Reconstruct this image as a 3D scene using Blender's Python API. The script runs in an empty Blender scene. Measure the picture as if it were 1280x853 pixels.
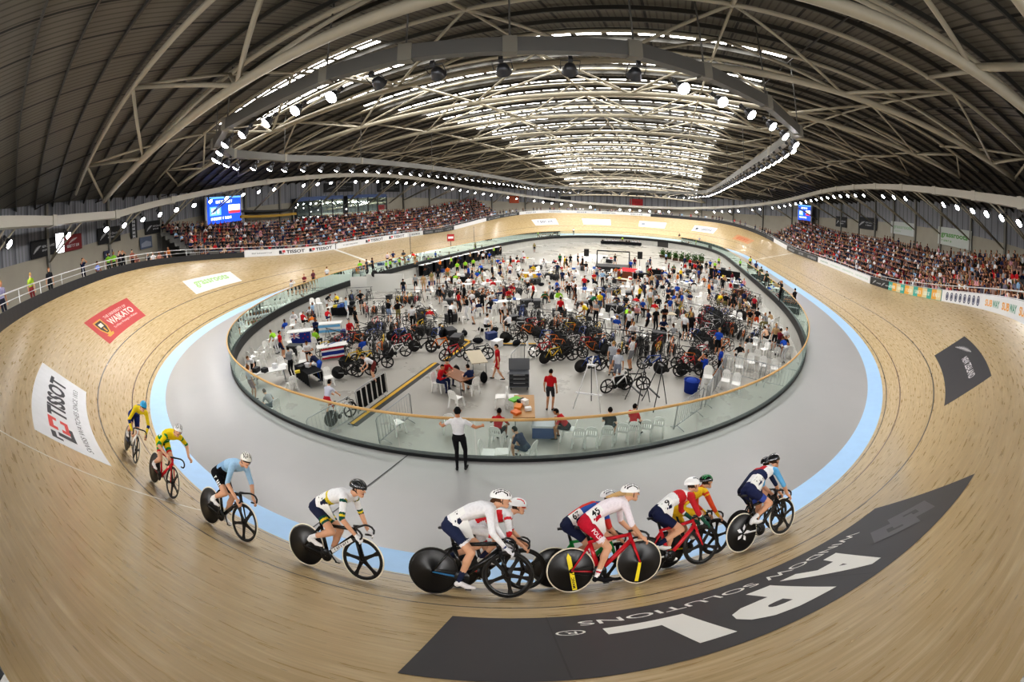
import bpy, bmesh, math, random
import numpy as np
from mathutils import Vector, Matrix, Quaternion
random.seed(7)
rng = np.random.default_rng(11)
SC = bpy.context.scene
COL = SC.collection
PI = math.pi
V = Vector

# ------------------------------------------------------------------ helpers
class MB:
    """collects simple shapes, then links them as ONE mesh object"""
    def __init__(s):
        s.v = []; s.f = []; s.m = []; s.sm = []
    def add(s, vs, fs, mat=0, smooth=False):
        o = len(s.v)
        s.v += [tuple(v) for v in vs]
        for f in fs:
            s.f.append(tuple(i + o for i in f)); s.m.append(mat); s.sm.append(smooth)
        return s
    def box(s, c, size, mat=0, R=None):
        c = V(c); hx, hy, hz = size[0] / 2, size[1] / 2, size[2] / 2
        vs = []
        for z in (-hz, hz):
            for y in (-hy, hy):
                for x in (-hx, hx):
                    p = V((x, y, z))
                    if R is not None: p = R @ p
                    vs.append(c + p)
        return s.add(vs, [(0, 2, 3, 1), (4, 5, 7, 6), (0, 1, 5, 4), (2, 6, 7, 3), (0, 4, 6, 2), (1, 3, 7, 5)], mat)
    def tube(s, pts, r, n=8, mat=0, closed=False, cap=True, smooth=True):
        pts = [V(p) for p in pts]; k = len(pts)
        rs = r if isinstance(r, (list, tuple)) else [r] * k
        vs = []; up = None
        for i, p in enumerate(pts):
            a = pts[i - 1] if (i > 0 or closed) else p
            b = pts[(i + 1) % k] if (i < k - 1 or closed) else p
            t = (b - a).normalized()
            if up is None:
                up = t.orthogonal().normalized()
            u = (up - t * up.dot(t)).normalized(); w = t.cross(u); up = u
            for j in range(n):
                an = 2 * PI * j / n
                vs.append(p + (u * math.cos(an) + w * math.sin(an)) * rs[i])
        fs = []
        for i in range(k if closed else k - 1):
            for j in range(n):
                a = i * n + j; b = i * n + (j + 1) % n
                c = ((i + 1) % k) * n
                fs.append((a, b, c + (j + 1) % n, c + j))
        if cap and not closed:
            fs.append(tuple(range(n - 1, -1, -1))); fs.append(tuple((k - 1) * n + j for j in range(n)))
        return s.add(vs, fs, mat, smooth)
    def lathe(s, prof, n=16, c=(0, 0, 0), axis=(0, 0, 1), mat=0, smooth=True, cap=True):
        """prof: list of (radius, height) along axis"""
        ax = V(axis).normalized(); u = ax.orthogonal().normalized(); w = ax.cross(u); c = V(c)
        vs = []
        for r, h in prof:
            for j in range(n):
                an = 2 * PI * j / n
                vs.append(c + ax * h + (u * math.cos(an) + w * math.sin(an)) * r)
        fs = []
        for i in range(len(prof) - 1):
            for j in range(n):
                fs.append((i * n + j, i * n + (j + 1) % n, (i + 1) * n + (j + 1) % n, (i + 1) * n + j))
        if cap and prof[0][0] > 1e-6: fs.append(tuple(range(n - 1, -1, -1)))
        if cap and prof[-1][0] > 1e-6: fs.append(tuple((len(prof) - 1) * n + j for j in range(n)))
        return s.add(vs, fs, mat, smooth)
    def prism(s, poly, h0, h1, fn, mat=0):
        """extrude a 2-D polygon; fn(a,b,h) -> point"""
        n = len(poly)
        vs = [fn(a, b, h0) for a, b in poly] + [fn(a, b, h1) for a, b in poly]
        fs = [tuple(range(n - 1, -1, -1)), tuple(range(n, 2 * n))]
        for i in range(n):
            j = (i + 1) % n
            fs.append((i, j, n + j, n + i))
        return s.add(vs, fs, mat)
    def ball(s, c, r, mat=0, n=10, k=6, sc=(1, 1, 1)):
        c = V(c); vs = []
        for i in range(k + 1):
            a = PI * i / k
            for j in range(n):
                b = 2 * PI * j / n
                vs.append(c + V((r * sc[0] * math.sin(a) * math.cos(b), r * sc[1] * math.sin(a) * math.sin(b), r * sc[2] * math.cos(a))))
        fs = []
        for i in range(k):
            for j in range(n):
                fs.append((i * n + j, (i + 1) * n + j, (i + 1) * n + (j + 1) % n, i * n + (j + 1) % n))
        return s.add(vs, fs, mat, True)
    def mesh(s, name):
        me = bpy.data.meshes.new(name)
        me.from_pydata(s.v, [], s.f)
        me.polygons.foreach_set('material_index', s.m)
        me.polygons.foreach_set('use_smooth', s.sm)
        me.update()
        return me
    def build(s, name, mats, parent=None, loc=None):
        me = s.mesh(name)
        return link(name, me, mats, parent, loc)

def link(name, me, mats=None, parent=None, loc=None):
    if mats is not None:
        if not isinstance(mats, (list, tuple)): mats = [mats]
        if len(me.materials) == 0:
            for m in mats: me.materials.append(m)
    o = bpy.data.objects.new(name, me); COL.objects.link(o)
    if parent is not None: o.parent = parent
    if loc is not None: o.location = loc
    return o
def setmats(o, mats):
    """per-object materials on shared mesh data"""
    for i, m in enumerate(mats):
        if i < len(o.material_slots):
            o.material_slots[i].link = 'OBJECT'; o.material_slots[i].material = m
def tag(o, label=None, cat=None, group=None, kind=None):
    if label: o['label'] = label
    if cat: o['category'] = cat
    if group: o['group'] = group
    if kind: o['kind'] = kind
    return o
def empty(name, M, label=None, cat=None, group=None):
    o = bpy.data.objects.new(name, None); COL.objects.link(o); o.empty_display_size = .2
    if isinstance(M, Matrix): o.matrix_world = M
    else: o.location = M
    return tag(o, label, cat, group)
def place(x, y, z, rz=0, sc=1):
    return Matrix.Translation((x, y, z)) @ Matrix.Rotation(rz, 4, 'Z') @ Matrix.Scale(sc, 4)
def kids(o): return KIDS.get(o.name, [])
def copy_tree(root, M, name=None):
    """a copy of a thing with copies of its parts and sub-parts"""
    def cp(o, par):
        c = o.copy(); COL.objects.link(c)
        if par is not None: c.parent = par
        for ch in CH.get(o.name, ()): cp(ch, c)
        return c
    CH = {}
    def walk(o):
        CH[o.name] = list(o.children)
        for c in o.children: walk(c)
    if root.name in TREE: CH = TREE[root.name]
    else:
        walk(root); TREE[root.name] = CH
    r = cp(root, None)
    if name: r.name = name
    r.matrix_world = M
    return r
TREE = {}
def frame(o, x, y, z=None):
    """4x4 from origin and axes"""
    if z is None: z = V(x).cross(V(y))
    m = Matrix.Identity(4)
    for i in range(3):
        m[i][0], m[i][1], m[i][2], m[i][3] = x[i], y[i], z[i], o[i]
    return m

# ------------------------------------------------------------------ materials
MATS = {}
def mat(name, col, rough=.5, metal=0., emit=0., noise=0., nscale=20., alpha=1., trans=0., spec=.5, ecol=None, coat=0.):
    if name in MATS: return MATS[name]
    m = bpy.data.materials.new(name); m.use_nodes = True
    nt = m.node_tree; b = nt.nodes['Principled BSDF']
    c = tuple(col) + (1,) if len(col) == 3 else tuple(col)
    b.inputs['Base Color'].default_value = c
    b.inputs['Roughness'].default_value = rough
    b.inputs['Metallic'].default_value = metal
    b.inputs['Specular IOR Level'].default_value = spec
    b.inputs['Coat Weight'].default_value = coat
    if emit > 0:
        b.inputs['Emission Color'].default_value = tuple(ecol) + (1,) if ecol else c
        b.inputs['Emission Strength'].default_value = emit
    if alpha < 1: b.inputs['Alpha'].default_value = alpha
    if trans > 0: b.inputs['Transmission Weight'].default_value = trans
    if noise > 0:
        tc = nt.nodes.new('ShaderNodeTexCoord'); no = nt.nodes.new('ShaderNodeTexNoise')
        no.inputs['Scale'].default_value = nscale; no.inputs['Detail'].default_value = 4
        nt.links.new(tc.outputs['Object'], no.inputs['Vector'])
        mx = nt.nodes.new('ShaderNodeMix'); mx.data_type = 'RGBA'; mx.blend_type = 'MULTIPLY'
        rp = nt.nodes.new('ShaderNodeValToRGB')
        rp.color_ramp.elements[0].color = (1 - noise, 1 - noise, 1 - noise, 1); rp.color_ramp.elements[0].position = .3
        rp.color_ramp.elements[1].color = (1, 1, 1, 1); rp.color_ramp.elements[1].position = .7
        nt.links.new(no.outputs['Fac'], rp.inputs['Fac'])
        mx.inputs[0].default_value = 1; mx.inputs[6].default_value = c
        nt.links.new(rp.outputs['Color'], mx.inputs[7]); nt.links.new(mx.outputs[2], b.inputs['Base Color'])
    MATS[name] = m
    return m
def hexc(h):
    """sRGB hex -> linear"""
    h = h.lstrip('#'); r = []
    for i in (0, 2, 4):
        c = int(h[i:i + 2], 16) / 255
        r.append(c / 12.92 if c <= .04045 else ((c + .055) / 1.055) ** 2.4)
    return tuple(r)
def paint(h, rough=.5, **k):
    return mat('paint_%s_%d' % (h.lstrip('#'), int(rough * 100)), hexc(h), rough, **k)
def cloth(h): return mat('cloth_' + h.lstrip('#'), hexc(h), .85, noise=.12, nscale=35, spec=.2)
def skin(h): return mat('skin_' + h.lstrip('#'), hexc(h), .55, noise=.08, nscale=14, spec=.3)
# ------------------------------------------------------------------ lettering
def _text(txt, bold=0., shear=0., space=1.):
    c = bpy.data.curves.new('lettering', 'FONT'); c.body = txt; c.size = 1; c.offset = bold; c.shear = shear; c.space_character = space; c.resolution_u = 3
    o = bpy.data.objects.new('lettering', c); COL.objects.link(o)
    dg = bpy.context.evaluated_depsgraph_get(); ev = o.evaluated_get(dg); me = ev.to_mesh()
    vs = [(v.co.x, v.co.y) for v in me.vertices]; fs = [tuple(p.vertices) for p in me.polygons]
    ev.to_mesh_clear(); bpy.data.objects.remove(o); bpy.data.curves.remove(c)
    return vs, fs
_TX = {}
def text2d(txt, bold=0., shear=0., space=1.):
    k = (txt, bold, shear, space)
    if k not in _TX: _TX[k] = _text(*k)
    return _TX[k]
def lay(mb, txt, box, fn, mat=0, bold=0., shear=0., space=1., step=.3, keep=False):
    """fit txt into box (x0,y0,x1,y1) and map every vertex with fn(x,y)"""
    vs, fs = text2d(txt, bold, shear, space)
    xs = [v[0] for v in vs]; ys = [v[1] for v in vs]
    x0, x1, y0, y1 = min(xs), max(xs), min(ys), max(ys)
    sx = (box[2] - box[0]) / (x1 - x0); sy = (box[3] - box[1]) / (y1 - y0)
    if keep:
        k = min(abs(sx), abs(sy)); cx, cy = (box[0] + box[2]) / 2, (box[1] + box[3]) / 2
        P = [(cx + (v[0] - (x0 + x1) / 2) * k * (1 if sx > 0 else -1), cy + (v[1] - (y0 + y1) / 2) * k) for v in vs]
    else:
        P = [(box[0] + (v[0] - x0) * sx, box[1] + (v[1] - y0) * sy) for v in vs]
    flat(mb, P, fs, fn, mat, step)
def flat(mb, P, fs, fn, mat=0, step=.3):
    """a flat figure, cut across x so that it can follow a curved surface"""
    bm = bmesh.new(); bv = [bm.verts.new((p[0], p[1], 0)) for p in P]
    for f in fs:
        try: bm.faces.new([bv[i] for i in f])
        except ValueError: pass
    xs = [p[0] for p in P]; a, b = min(xs), max(xs)
    for x in srange(a, b, step)[1:-1] if b - a > step else ():
        bmesh.ops.bisect_plane(bm, geom=bm.verts[:] + bm.edges[:] + bm.faces[:], plane_co=(x, 0, 0), plane_no=(1, 0, 0))
    bm.verts.index_update()
    vs = [fn(v.co.x, v.co.y) for v in bm.verts]; ff = [tuple(v.index for v in f.verts) for f in bm.faces]
    n0 = None
    if ff:
        f = ff[0]; mb.add(vs, ff, mat)
    bm.free()
def poly(mb, pts, fn, mat=0, step=.3): flat(mb, pts, [tuple(range(len(pts)))], fn, mat, step)
def srange(a, b, step):
    n = max(1, int(round((b - a) / step))); return [a + (b - a) * i / n for i in range(n + 1)]
def blk(mb, n, box, fn, mat=0, step=9, slant=0.):
    """a word too far off to read: a row of letter-like bars"""
    x0, y0, x1, y1 = box; w = (x1 - x0) / n; r = random.Random(n * 7 + int(abs(x0) * 50)); h = y1 - y0
    for i in range(n):
        a = x0 + w * (i + .1); b = x0 + w * (i + r.uniform(.7, .88)); k = r.choice((0, 0, 1, 2))
        P = lambda u, v: (a + (b - a) * u + slant * h * v, y0 + h * v)
        poly(mb, [P(0, 0), P(.34, 0), P(.34, 1), P(0, 1)], fn, mat, step)
        if k != 1: poly(mb, [P(.66, 0), P(1, 0), P(1, 1), P(.66, 1)], fn, mat, step)
        y = .0 if k == 0 else (.4 if k == 2 else .78)
        poly(mb, [P(.3, y), P(.7, y), P(.7, y + .22), P(.3, y + .22)], fn, mat, step)
def fern(mb, fn, x0, y0, w, h, mat=0):
    """a silver fern: a curved rib with leaflets"""
    c = [(0, 0), (.25, .35), (.55, .62), (1, .8)]
    def q(t): 
        a = [(1 - t) ** 3, 3 * t * (1 - t) ** 2, 3 * t * t * (1 - t), t ** 3]
        return sum(a[i] * c[i][0] for i in range(4)), sum(a[i] * c[i][1] for i in range(4))
    for i in range(16):
        t = i / 16; X, Y = q(t); X2, Y2 = q(t + .05)
        l = .28 * math.sin(PI * (t * .9 + .08))
        for sg in (1, -1):
            dx, dy = (X2 - X), (Y2 - Y); nx, ny = -dy * sg * 6, dx * sg * 6
            k = l / (math.hypot(nx + dx * 5, ny + dy * 5) + 1e-9)
            tip = (X + (nx + dx * 5) * k, Y + (ny + dy * 5) * k)
            P = [(X, Y), (X2, Y2), tip]
            poly(mb, [(x0 + a * w, y0 + b * h) for a, b in P], fn, mat, 9)
# ------------------------------------------------------------------ bodies: tapered limbs fused into one skin
class Body:
    def __init__(s): s.mb = MB(); s.pr = []
    def cap(s, a, b, ra, rb, reg, n=10):
        a, b = V(a), V(b); d = b - a; L = d.length
        if L < 1e-5: d = V((0, 0, 1e-4)); L = 1e-4
        pr = [(ra * math.cos(t), -ra * math.sin(t)) for t in np.linspace(PI / 2, 0, 4)] + [(rb * math.cos(t), L + rb * math.sin(t)) for t in np.linspace(0, PI / 2, 4)]
        pr[0] = (0, -ra); pr[-1] = (0, L + rb)
        s.mb.lathe(pr, n, a, d, 0)
        s.pr.append(('c', np.array(a), np.array(b), ra, rb, reg))
    def chain(s, pts, rs, regs):
        for i in range(len(pts) - 1): s.cap(pts[i], pts[i + 1], rs[i], rs[i + 1], regs[i] if isinstance(regs, list) else regs)
    def ell(s, c, x, y, z, reg):
        """ellipsoid from three semi-axis vectors"""
        c, x, y, z = V(c), V(x), V(y), V(z); m = MB(); m.ball((0, 0, 0), 1, 0, 14, 9)
        s.mb.add([c + x * v[0] + y * v[1] + z * v[2] for v in m.v], m.f, 0, True)
        s.pr.append(('e', np.array(c), np.array([x / x.length_squared, y / y.length_squared, z / z.length_squared]), (x.length + y.length + z.length) / 3, None, reg))
    def loft(s, rings, reg, n=14):
        """rings: (centre, side vector, depth vector); reg(t, side, depth) -> region"""
        vs = []
        for c, a, d in rings:
            for j in range(n):
                t = 2 * PI * j / n; vs.append(V(c) + V(a) * math.cos(t) + V(d) * math.sin(t))
        fs = [(i * n + j, i * n + (j + 1) % n, (i + 1) * n + (j + 1) % n, (i + 1) * n + j) for i in range(len(rings) - 1) for j in range(n)]
        fs += [tuple(range(n - 1, -1, -1)), tuple((len(rings) - 1) * n + j for j in range(n))]
        s.mb.add(vs, fs, 0, True)
        s.pr.append(('l', [(np.array(c), np.array(a), np.array(d)) for c, a, d in rings], None, None, None, reg))
    def mesh(s, name, regions, voxel=.02, smooth=2):
        me = s.mb.mesh(name); o = bpy.data.objects.new(name, me); COL.objects.link(o)
        m = o.modifiers.new('r', 'REMESH'); m.mode = 'VOXEL'; m.voxel_size = voxel
        if smooth: k = o.modifiers.new('s', 'SMOOTH'); k.iterations = smooth; k.factor = .5
        dg = bpy.context.evaluated_depsgraph_get(); ev = o.evaluated_get(dg)
        out = bpy.data.meshes.new_from_object(ev); out.name = name
        bpy.data.objects.remove(o); bpy.data.meshes.remove(me)
        n = len(out.polygons); C = np.empty(n * 3); out.polygons.foreach_get('center', C); C = C.reshape(-1, 3)
        best = np.full(n, 1e9); idx = np.zeros(n, int); T = np.zeros((len(s.pr), n)); SD = np.zeros((len(s.pr), n)); DD = np.zeros((len(s.pr), n))
        for i, p in enumerate(s.pr):
            if p[0] == 'c':
                a, b, ra, rb = p[1:5]; ab = b - a; t = np.clip(((C - a) @ ab) / max(ab @ ab, 1e-12), 0, 1)
                d = np.linalg.norm(C - a - t[:, None] * ab, axis=1) - (ra + (rb - ra) * t)
            elif p[0] == 'e':
                q = (C - p[1]) @ p[2].T; r = np.linalg.norm(q, axis=1); d = (r - 1) * p[3] * .8; t = q[:, 0]; SD[i] = q[:, 1]; DD[i] = q[:, 2]
            else:
                R = p[1]; d = np.full(n, 1e9); t = np.zeros(n)
                for k in range(len(R) - 1):
                    c0, a0, d0 = R[k]; c1, a1, d1 = R[k + 1]; ab = c1 - c0; tt = np.clip(((C - c0) @ ab) / (ab @ ab), 0, 1)
                    cc = c0 + tt[:, None] * ab; aa = a0 + tt[:, None] * (a1 - a0); de = d0 + tt[:, None] * (d1 - d0)
                    u = ((C - cc) * aa).sum(1) / (aa ** 2).sum(1); w = ((C - cc) * de).sum(1) / (de ** 2).sum(1)
                    ax = ((C - cc) @ (ab / np.linalg.norm(ab)))
                    r = np.sqrt(u * u + w * w); dd = (r - 1) * np.minimum(np.linalg.norm(aa, axis=1), np.linalg.norm(de, axis=1)); dd = np.where(dd < 0, dd, dd) + np.abs(ax) * .9
                    m = dd < d; d = np.where(m, dd, d); t = np.where(m, (k + tt) / (len(R) - 1), t); SD[i] = np.where(m, u, SD[i]); DD[i] = np.where(m, w, DD[i])
            T[i] = t; m = d < best; best = np.where(m, d, best); idx = np.where(m, i, idx)
        mi = np.zeros(n, np.int32)
        for f in range(n):
            i = idx[f]; reg = s.pr[i][5]
            if callable(reg): reg = reg(T[i, f], SD[i, f], DD[i, f])
            mi[f] = regions.index(reg)
        out.materials.clear()
        for r in regions: out.materials.append(None)
        out.polygons.foreach_set('material_index', mi); out.polygons.foreach_set('use_smooth', [True] * n); out.update()
        return out
def ik(a, b, l1, l2, hint):
    """the middle joint of a two-bone limb from a to b"""
    a, b, hint = V(a), V(b), V(hint); d = b - a; L = min(d.length, (l1 + l2) * .999); u = d.normalized()
    x = (l1 * l1 - l2 * l2 + L * L) / (2 * L); h = math.sqrt(max(l1 * l1 - x * x, 0)); p = (hint - u * hint.dot(u)).normalized()
    return a + u * x + p * h
def head(B, c, fwd, up, sc=1., face='skin', hair='hair', cover=True):
    """skull, jaw, nose, ears; hair as a region of the skull"""
    f, u = V(fwd).normalized(), V(up); u = (u - f * u.dot(f)).normalized(); sd = u.cross(f); c = V(c)
    def reg(t, y, z):     # t: forward, y: side, z: up (unit)
        return hair if cover and (z > .35 or (t < .05 and z > -.45)) else face
    B.ell(c, f * .098 * sc, sd * .077 * sc, u * .108 * sc, reg)
    B.cap(c + f * .03 * sc - u * .06 * sc, c + f * .062 * sc - u * .088 * sc, .055 * sc, .035 * sc, face)
    B.cap(c + f * .09 * sc + u * .002 * sc, c + f * .112 * sc - u * .028 * sc, .009 * sc, .014 * sc, face)
    for g in (-1, 1): B.cap(c + sd * .078 * g * sc - u * .015 * sc, c + sd * .084 * g * sc + u * .015 * sc, .014 * sc, .016 * sc, face)
    return f, sd, u
def fist(B, w, d, pal, r=.009, reg='glove', curl=1., thumb=None):
    """hand: palm from wrist w along d; pal = direction the fingers close towards"""
    d, pal = V(d).normalized(), V(pal).normalized(); sd = d.cross(pal).normalized(); w = V(w)
    k = w + d * .085
    B.cap(w, w + d * .05, .026, .03, reg); B.cap(w + d * .05 - sd * .02, k - sd * .026, .022, .017, reg); B.cap(w + d * .05 + sd * .02, k + sd * .026, .022, .017, reg)
    for i, (o, l) in enumerate(((-.033, .9), (-.011, 1.), (.011, .95), (.033, .78))):
        a = k + sd * o; b = a + (d * (1 - .35 * curl) + pal * .6 * curl).normalized() * .042 * l
        c = b + (d * (.5 - 1.1 * curl) + pal).normalized() * .03 * l; e = c + (-d * curl + pal * .4 + d * (1 - curl)).normalized() * .022 * l
        B.chain([a, b, c, e], [r * 1.15, r, r * .95, r * .85], reg)
    t = thumb if thumb is not None else 1
    a = w + d * .03 + sd * .026 * t; b = a + (d * .6 + sd * .6 * t + pal * .5).normalized() * .04; c = b + (d * .8 + pal * .5 * curl).normalized() * .03
    B.chain([a, b, c], [r * 1.5, r * 1.25, r], reg)
# ------------------------------------------------------------------ velodrome geometry
LT, LC, BMAX, BMIN, SHP, W, T2 = 33.446, 32.834, 43.585, 15.755, 1.07, 7.0, 125.0
def _half(n=1000):
    s = np.linspace(-T2 / 2, T2 / 2, 2 * n + 1); a = np.abs(s)
    u = np.clip((LC / 2 + LT - a) / LT, 0, 1); k = PI / (LC + LT) * u; ds = s[1] - s[0]
    th = np.concatenate([[0], np.cumsum((k[1:] + k[:-1]) / 2 * ds)]); th -= th[n]
    c, d = np.cos(th), np.sin(th)
    x = np.concatenate([[0], np.cumsum((c[1:] + c[:-1]) / 2 * ds)]); y = np.concatenate([[0], np.cumsum((d[1:] + d[:-1]) / 2 * ds)])
    x -= x[n]; y -= y[n]
    w = u ** SHP; w = w * w * (3 - 2 * w)
    return s, x, y, np.sin(th), -np.cos(th), np.radians(BMIN + (BMAX - BMIN) * w)
_s, _x, _y, _nx, _ny, _b = _half()
TL = 2 * float(_y[-1])                     # whole length of the inner line, apex to apex
_S = np.concatenate([_s, _s[1:] + T2])
_X = np.concatenate([_x, -_x[1:]]); _Y = np.concatenate([_y, TL - _y[1:]])
_NX = np.concatenate([_nx, -_nx[1:]]); _NY = np.concatenate([_ny, -_ny[1:]]); _B = np.concatenate([_b, _b[1:]])
def base(s):
    s = (s + T2 / 2) % (2 * T2) - T2 / 2
    f = lambda a: float(np.interp(s, _S, a))
    n = V((f(_NX), f(_NY), 0)).normalized()
    return V((f(_X), f(_Y), 0)), n, f(_B)
def trk(s, t, h=0.):
    """a point of the banked track: s along, t up the slope, h above the boards"""
    P, n, b = base(s); c, d = math.cos(b), math.sin(b)
    return P + n * (c * t - d * h) + V((0, 0, d * t + c * h))
def trk_frame(s):
    P, n, b = base(s); c, d = math.cos(b), math.sin(b)
    return V((-n.y, n.x, 0)), n * c + V((0, 0, d)), -n * d + V((0, 0, c))
def rim(s, o=0., z=0.):
    """a point o metres outside the rim of the track, z above it"""
    P, n, b = base(s)
    return P + n * (W * math.cos(b) + o) + V((0, 0, W * math.sin(b) + z))
def rimz(s): return W * math.sin(base(s)[2])
def inner(s, o, z):
    """a point o metres inside the inner edge, at height z"""
    P, n, b = base(s); return P - n * o + V((0, 0, z))
BS = math.radians(14.4); BW = .751; FO = 4.214; FZ = -.27; FH = 1.21; IZ = -1.8
CAMP = V((9.114, -3.033, 5.743))
def srange(a, b, step):
    n = max(1, int(round((b - a) / step))); return [a + (b - a) * i / n for i in range(n + 1)]
def strip(name, ss, cols, mats, uv=None, closed=False, parent=None, smooth=True, flip=False):
    """a strip mesh: cols are functions s -> point, uv are (s -> v) values"""
    vs = []; k = len(cols); n = len(ss)
    for s in ss:
        for c in cols: vs.append(c(s))
    fs = []
    for i in range(n - 1 + (1 if closed else 0)):
        j = (i + 1) % n
        for a in range(k - 1):
            q = (i * k + a, j * k + a, j * k + a + 1, i * k + a + 1)
            fs.append(q[::-1] if flip else q)
    me = bpy.data.meshes.new(name); me.from_pydata(vs, [], fs)
    if uv is not None:
        l = me.uv_layers.new(name='UVMap'); d = []
        for f in fs:
            for vi in f: d += [ss[vi // k], uv[vi % k]]
        if closed:                                   # unwrap the closing quads
            pass
        l.data.foreach_set('uv', d)
    me.polygons.foreach_set('use_smooth', [smooth] * len(fs)); me.update()
    return link(name, me, mats, parent)
S0, S1 = -T2 / 2, 1.5 * T2
ALL = srange(S0, S1, .5)

def wood_material():
    m = bpy.data.materials.new('track_boards'); m.use_nodes = True
    nt = m.node_tree; N = nt.nodes; L = nt.links; b = N['Principled BSDF']
    def node(t, **kw):
        n = N.new(t)
        for k, v in kw.items(): setattr(n, k, v)
        return n
    uv = node('ShaderNodeUVMap'); uv.uv_map = 'UVMap'
    sep = node('ShaderNodeSeparateXYZ'); L.new(uv.outputs[0], sep.inputs[0])
    def math_(op, a, b_=None, c=None):
        n = node('ShaderNodeMath', operation=op)
        for i, q in enumerate((a, b_, c)):
            if q is None: continue
            if isinstance(q, (int, float)): n.inputs[i].default_value = q
            else: L.new(q, n.inputs[i])
        return n.outputs[0]
    def mix(fac, a, c, mode='MIX'):
        n = node('ShaderNodeMix', data_type='RGBA', blend_type=mode)
        for i, q in ((0, fac), (6, a), (7, c)):
            if isinstance(q, (int, float)): n.inputs[i].default_value = q
            elif isinstance(q, tuple): n.inputs[i].default_value = q + (1,)
            else: L.new(q, n.inputs[i])
        return n.outputs[2]
    u, v = sep.outputs[0], sep.outputs[1]
    row = math_('FLOOR', math_('DIVIDE', v, .045))
    # plank tone: one random value for each batten and each length of it
    off = node('ShaderNodeTexWhiteNoise', noise_dimensions='1D'); L.new(row, off.inputs['W'])
    seg = math_('FLOOR', math_('ADD', math_('DIVIDE', u, 3.4), math_('MULTIPLY', off.outputs['Value'], 9.)))
    cmb = node('ShaderNodeCombineXYZ'); L.new(seg, cmb.inputs[0]); L.new(row, cmb.inputs[1])
    wn = node('ShaderNodeTexWhiteNoise', noise_dimensions='2D'); L.new(cmb.outputs[0], wn.inputs['Vector'])
    # grain stretched along the boards
    sc = node('ShaderNodeMapping'); sc.inputs['Scale'].default_value = (.35, 16., 1); L.new(uv.outputs[0], sc.inputs['Vector'])
    g = node('ShaderNodeTexNoise'); g.inputs['Scale'].default_value = 2.2; g.inputs['Detail'].default_value = 6; g.inputs['Roughness'].default_value = .7
    L.new(sc.outputs[0], g.inputs['Vector'])
    col = mix(wn.outputs['Value'], hexc('bba479'), hexc('cfb88f'))
    col = mix(math_('MULTIPLY', g.outputs['Fac'], .8), col, hexc('a48c65'))
    # scuffed pale patches, drawn out along the riding direction
    s2 = node('ShaderNodeMapping'); s2.inputs['Scale'].default_value = (1.3, 12., 1); L.new(uv.outputs[0], s2.inputs['Vector'])
    g2 = node('ShaderNodeTexNoise'); g2.inputs['Scale'].default_value = 1.3; g2.inputs['Detail'].default_value = 5; L.new(s2.outputs[0], g2.inputs['Vector'])
    r2 = node('ShaderNodeValToRGB'); r2.color_ramp.elements[0].position = .5; r2.color_ramp.elements[1].position = .72; L.new(g2.outputs['Fac'], r2.inputs[0])
    col = mix(math_('MULTIPLY', r2.outputs[0], .6), col, hexc('dccbaa'))
    # nail plugs and dark dents
    s3 = node('ShaderNodeMapping'); s3.inputs['Scale'].default_value = (3.2, 13., 1); L.new(uv.outputs[0], s3.inputs['Vector'])
    vo = node('ShaderNodeTexVoronoi'); vo.inputs['Scale'].default_value = 1.6; L.new(s3.outputs[0], vo.inputs['Vector'])
    dots = math_('LESS_THAN', vo.outputs['Distance'], .13)
    keep = math_('GREATER_THAN', node_sep(N, L, vo.outputs['Color']), .74)
    hi = math_('GREATER_THAN', v, 2.9)
    col = mix(math_('MULTIPLY', math_('MULTIPLY', math_('MULTIPLY', dots, keep), hi), .42), col, hexc('43352a'))
    # joint lines between battens
    fr = math_('FRACT', math_('DIVIDE', v, .045))
    jl = math_('LESS_THAN', fr, .09)
    col = mix(math_('MULTIPLY', jl, .13), col, hexc('5c4630'))
    # painted lines
    def line(c0, w, colr, col):
        a = math_('LESS_THAN', math_('ABSOLUTE', math_('SUBTRACT', v, c0)), w / 2)
        return mix(a, col, colr)
    col = line(.2, .045, hexc('2b2a2c'), col)
    col = line(.9, .045, hexc('4a2a26'), col)
    col = line(2.5, .05, hexc('33363f'), col)
    L.new(col, b.inputs['Base Color'])
    rr = math_('ADD', math_('MULTIPLY', g2.outputs['Fac'], .22), .19)
    L.new(rr, b.inputs['Roughness']); b.inputs['Specular IOR Level'].default_value = .45
    return m
def node_sep(N, L, sock):
    n = N.new('ShaderNodeSeparateColor'); L.new(sock, n.inputs[0]); return n.outputs[0]
WOOD = wood_material()
tcols = [(lambda s, t=t: trk(s, t)) for t in np.linspace(0, W, 15)]
tag(strip('track_floor', ALL, tcols, WOOD, uv=list(np.linspace(0, W, 15))), kind='structure')
BLUE = mat('blue_band_paint', hexc('a9cdf2'), .35, noise=.06, nscale=3)
tag(strip('blue_band_floor', ALL, [lambda s: inner(s, BW * math.cos(BS), -BW * math.sin(BS)), lambda s: inner(s, 0, 0)], BLUE), kind='structure')
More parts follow.
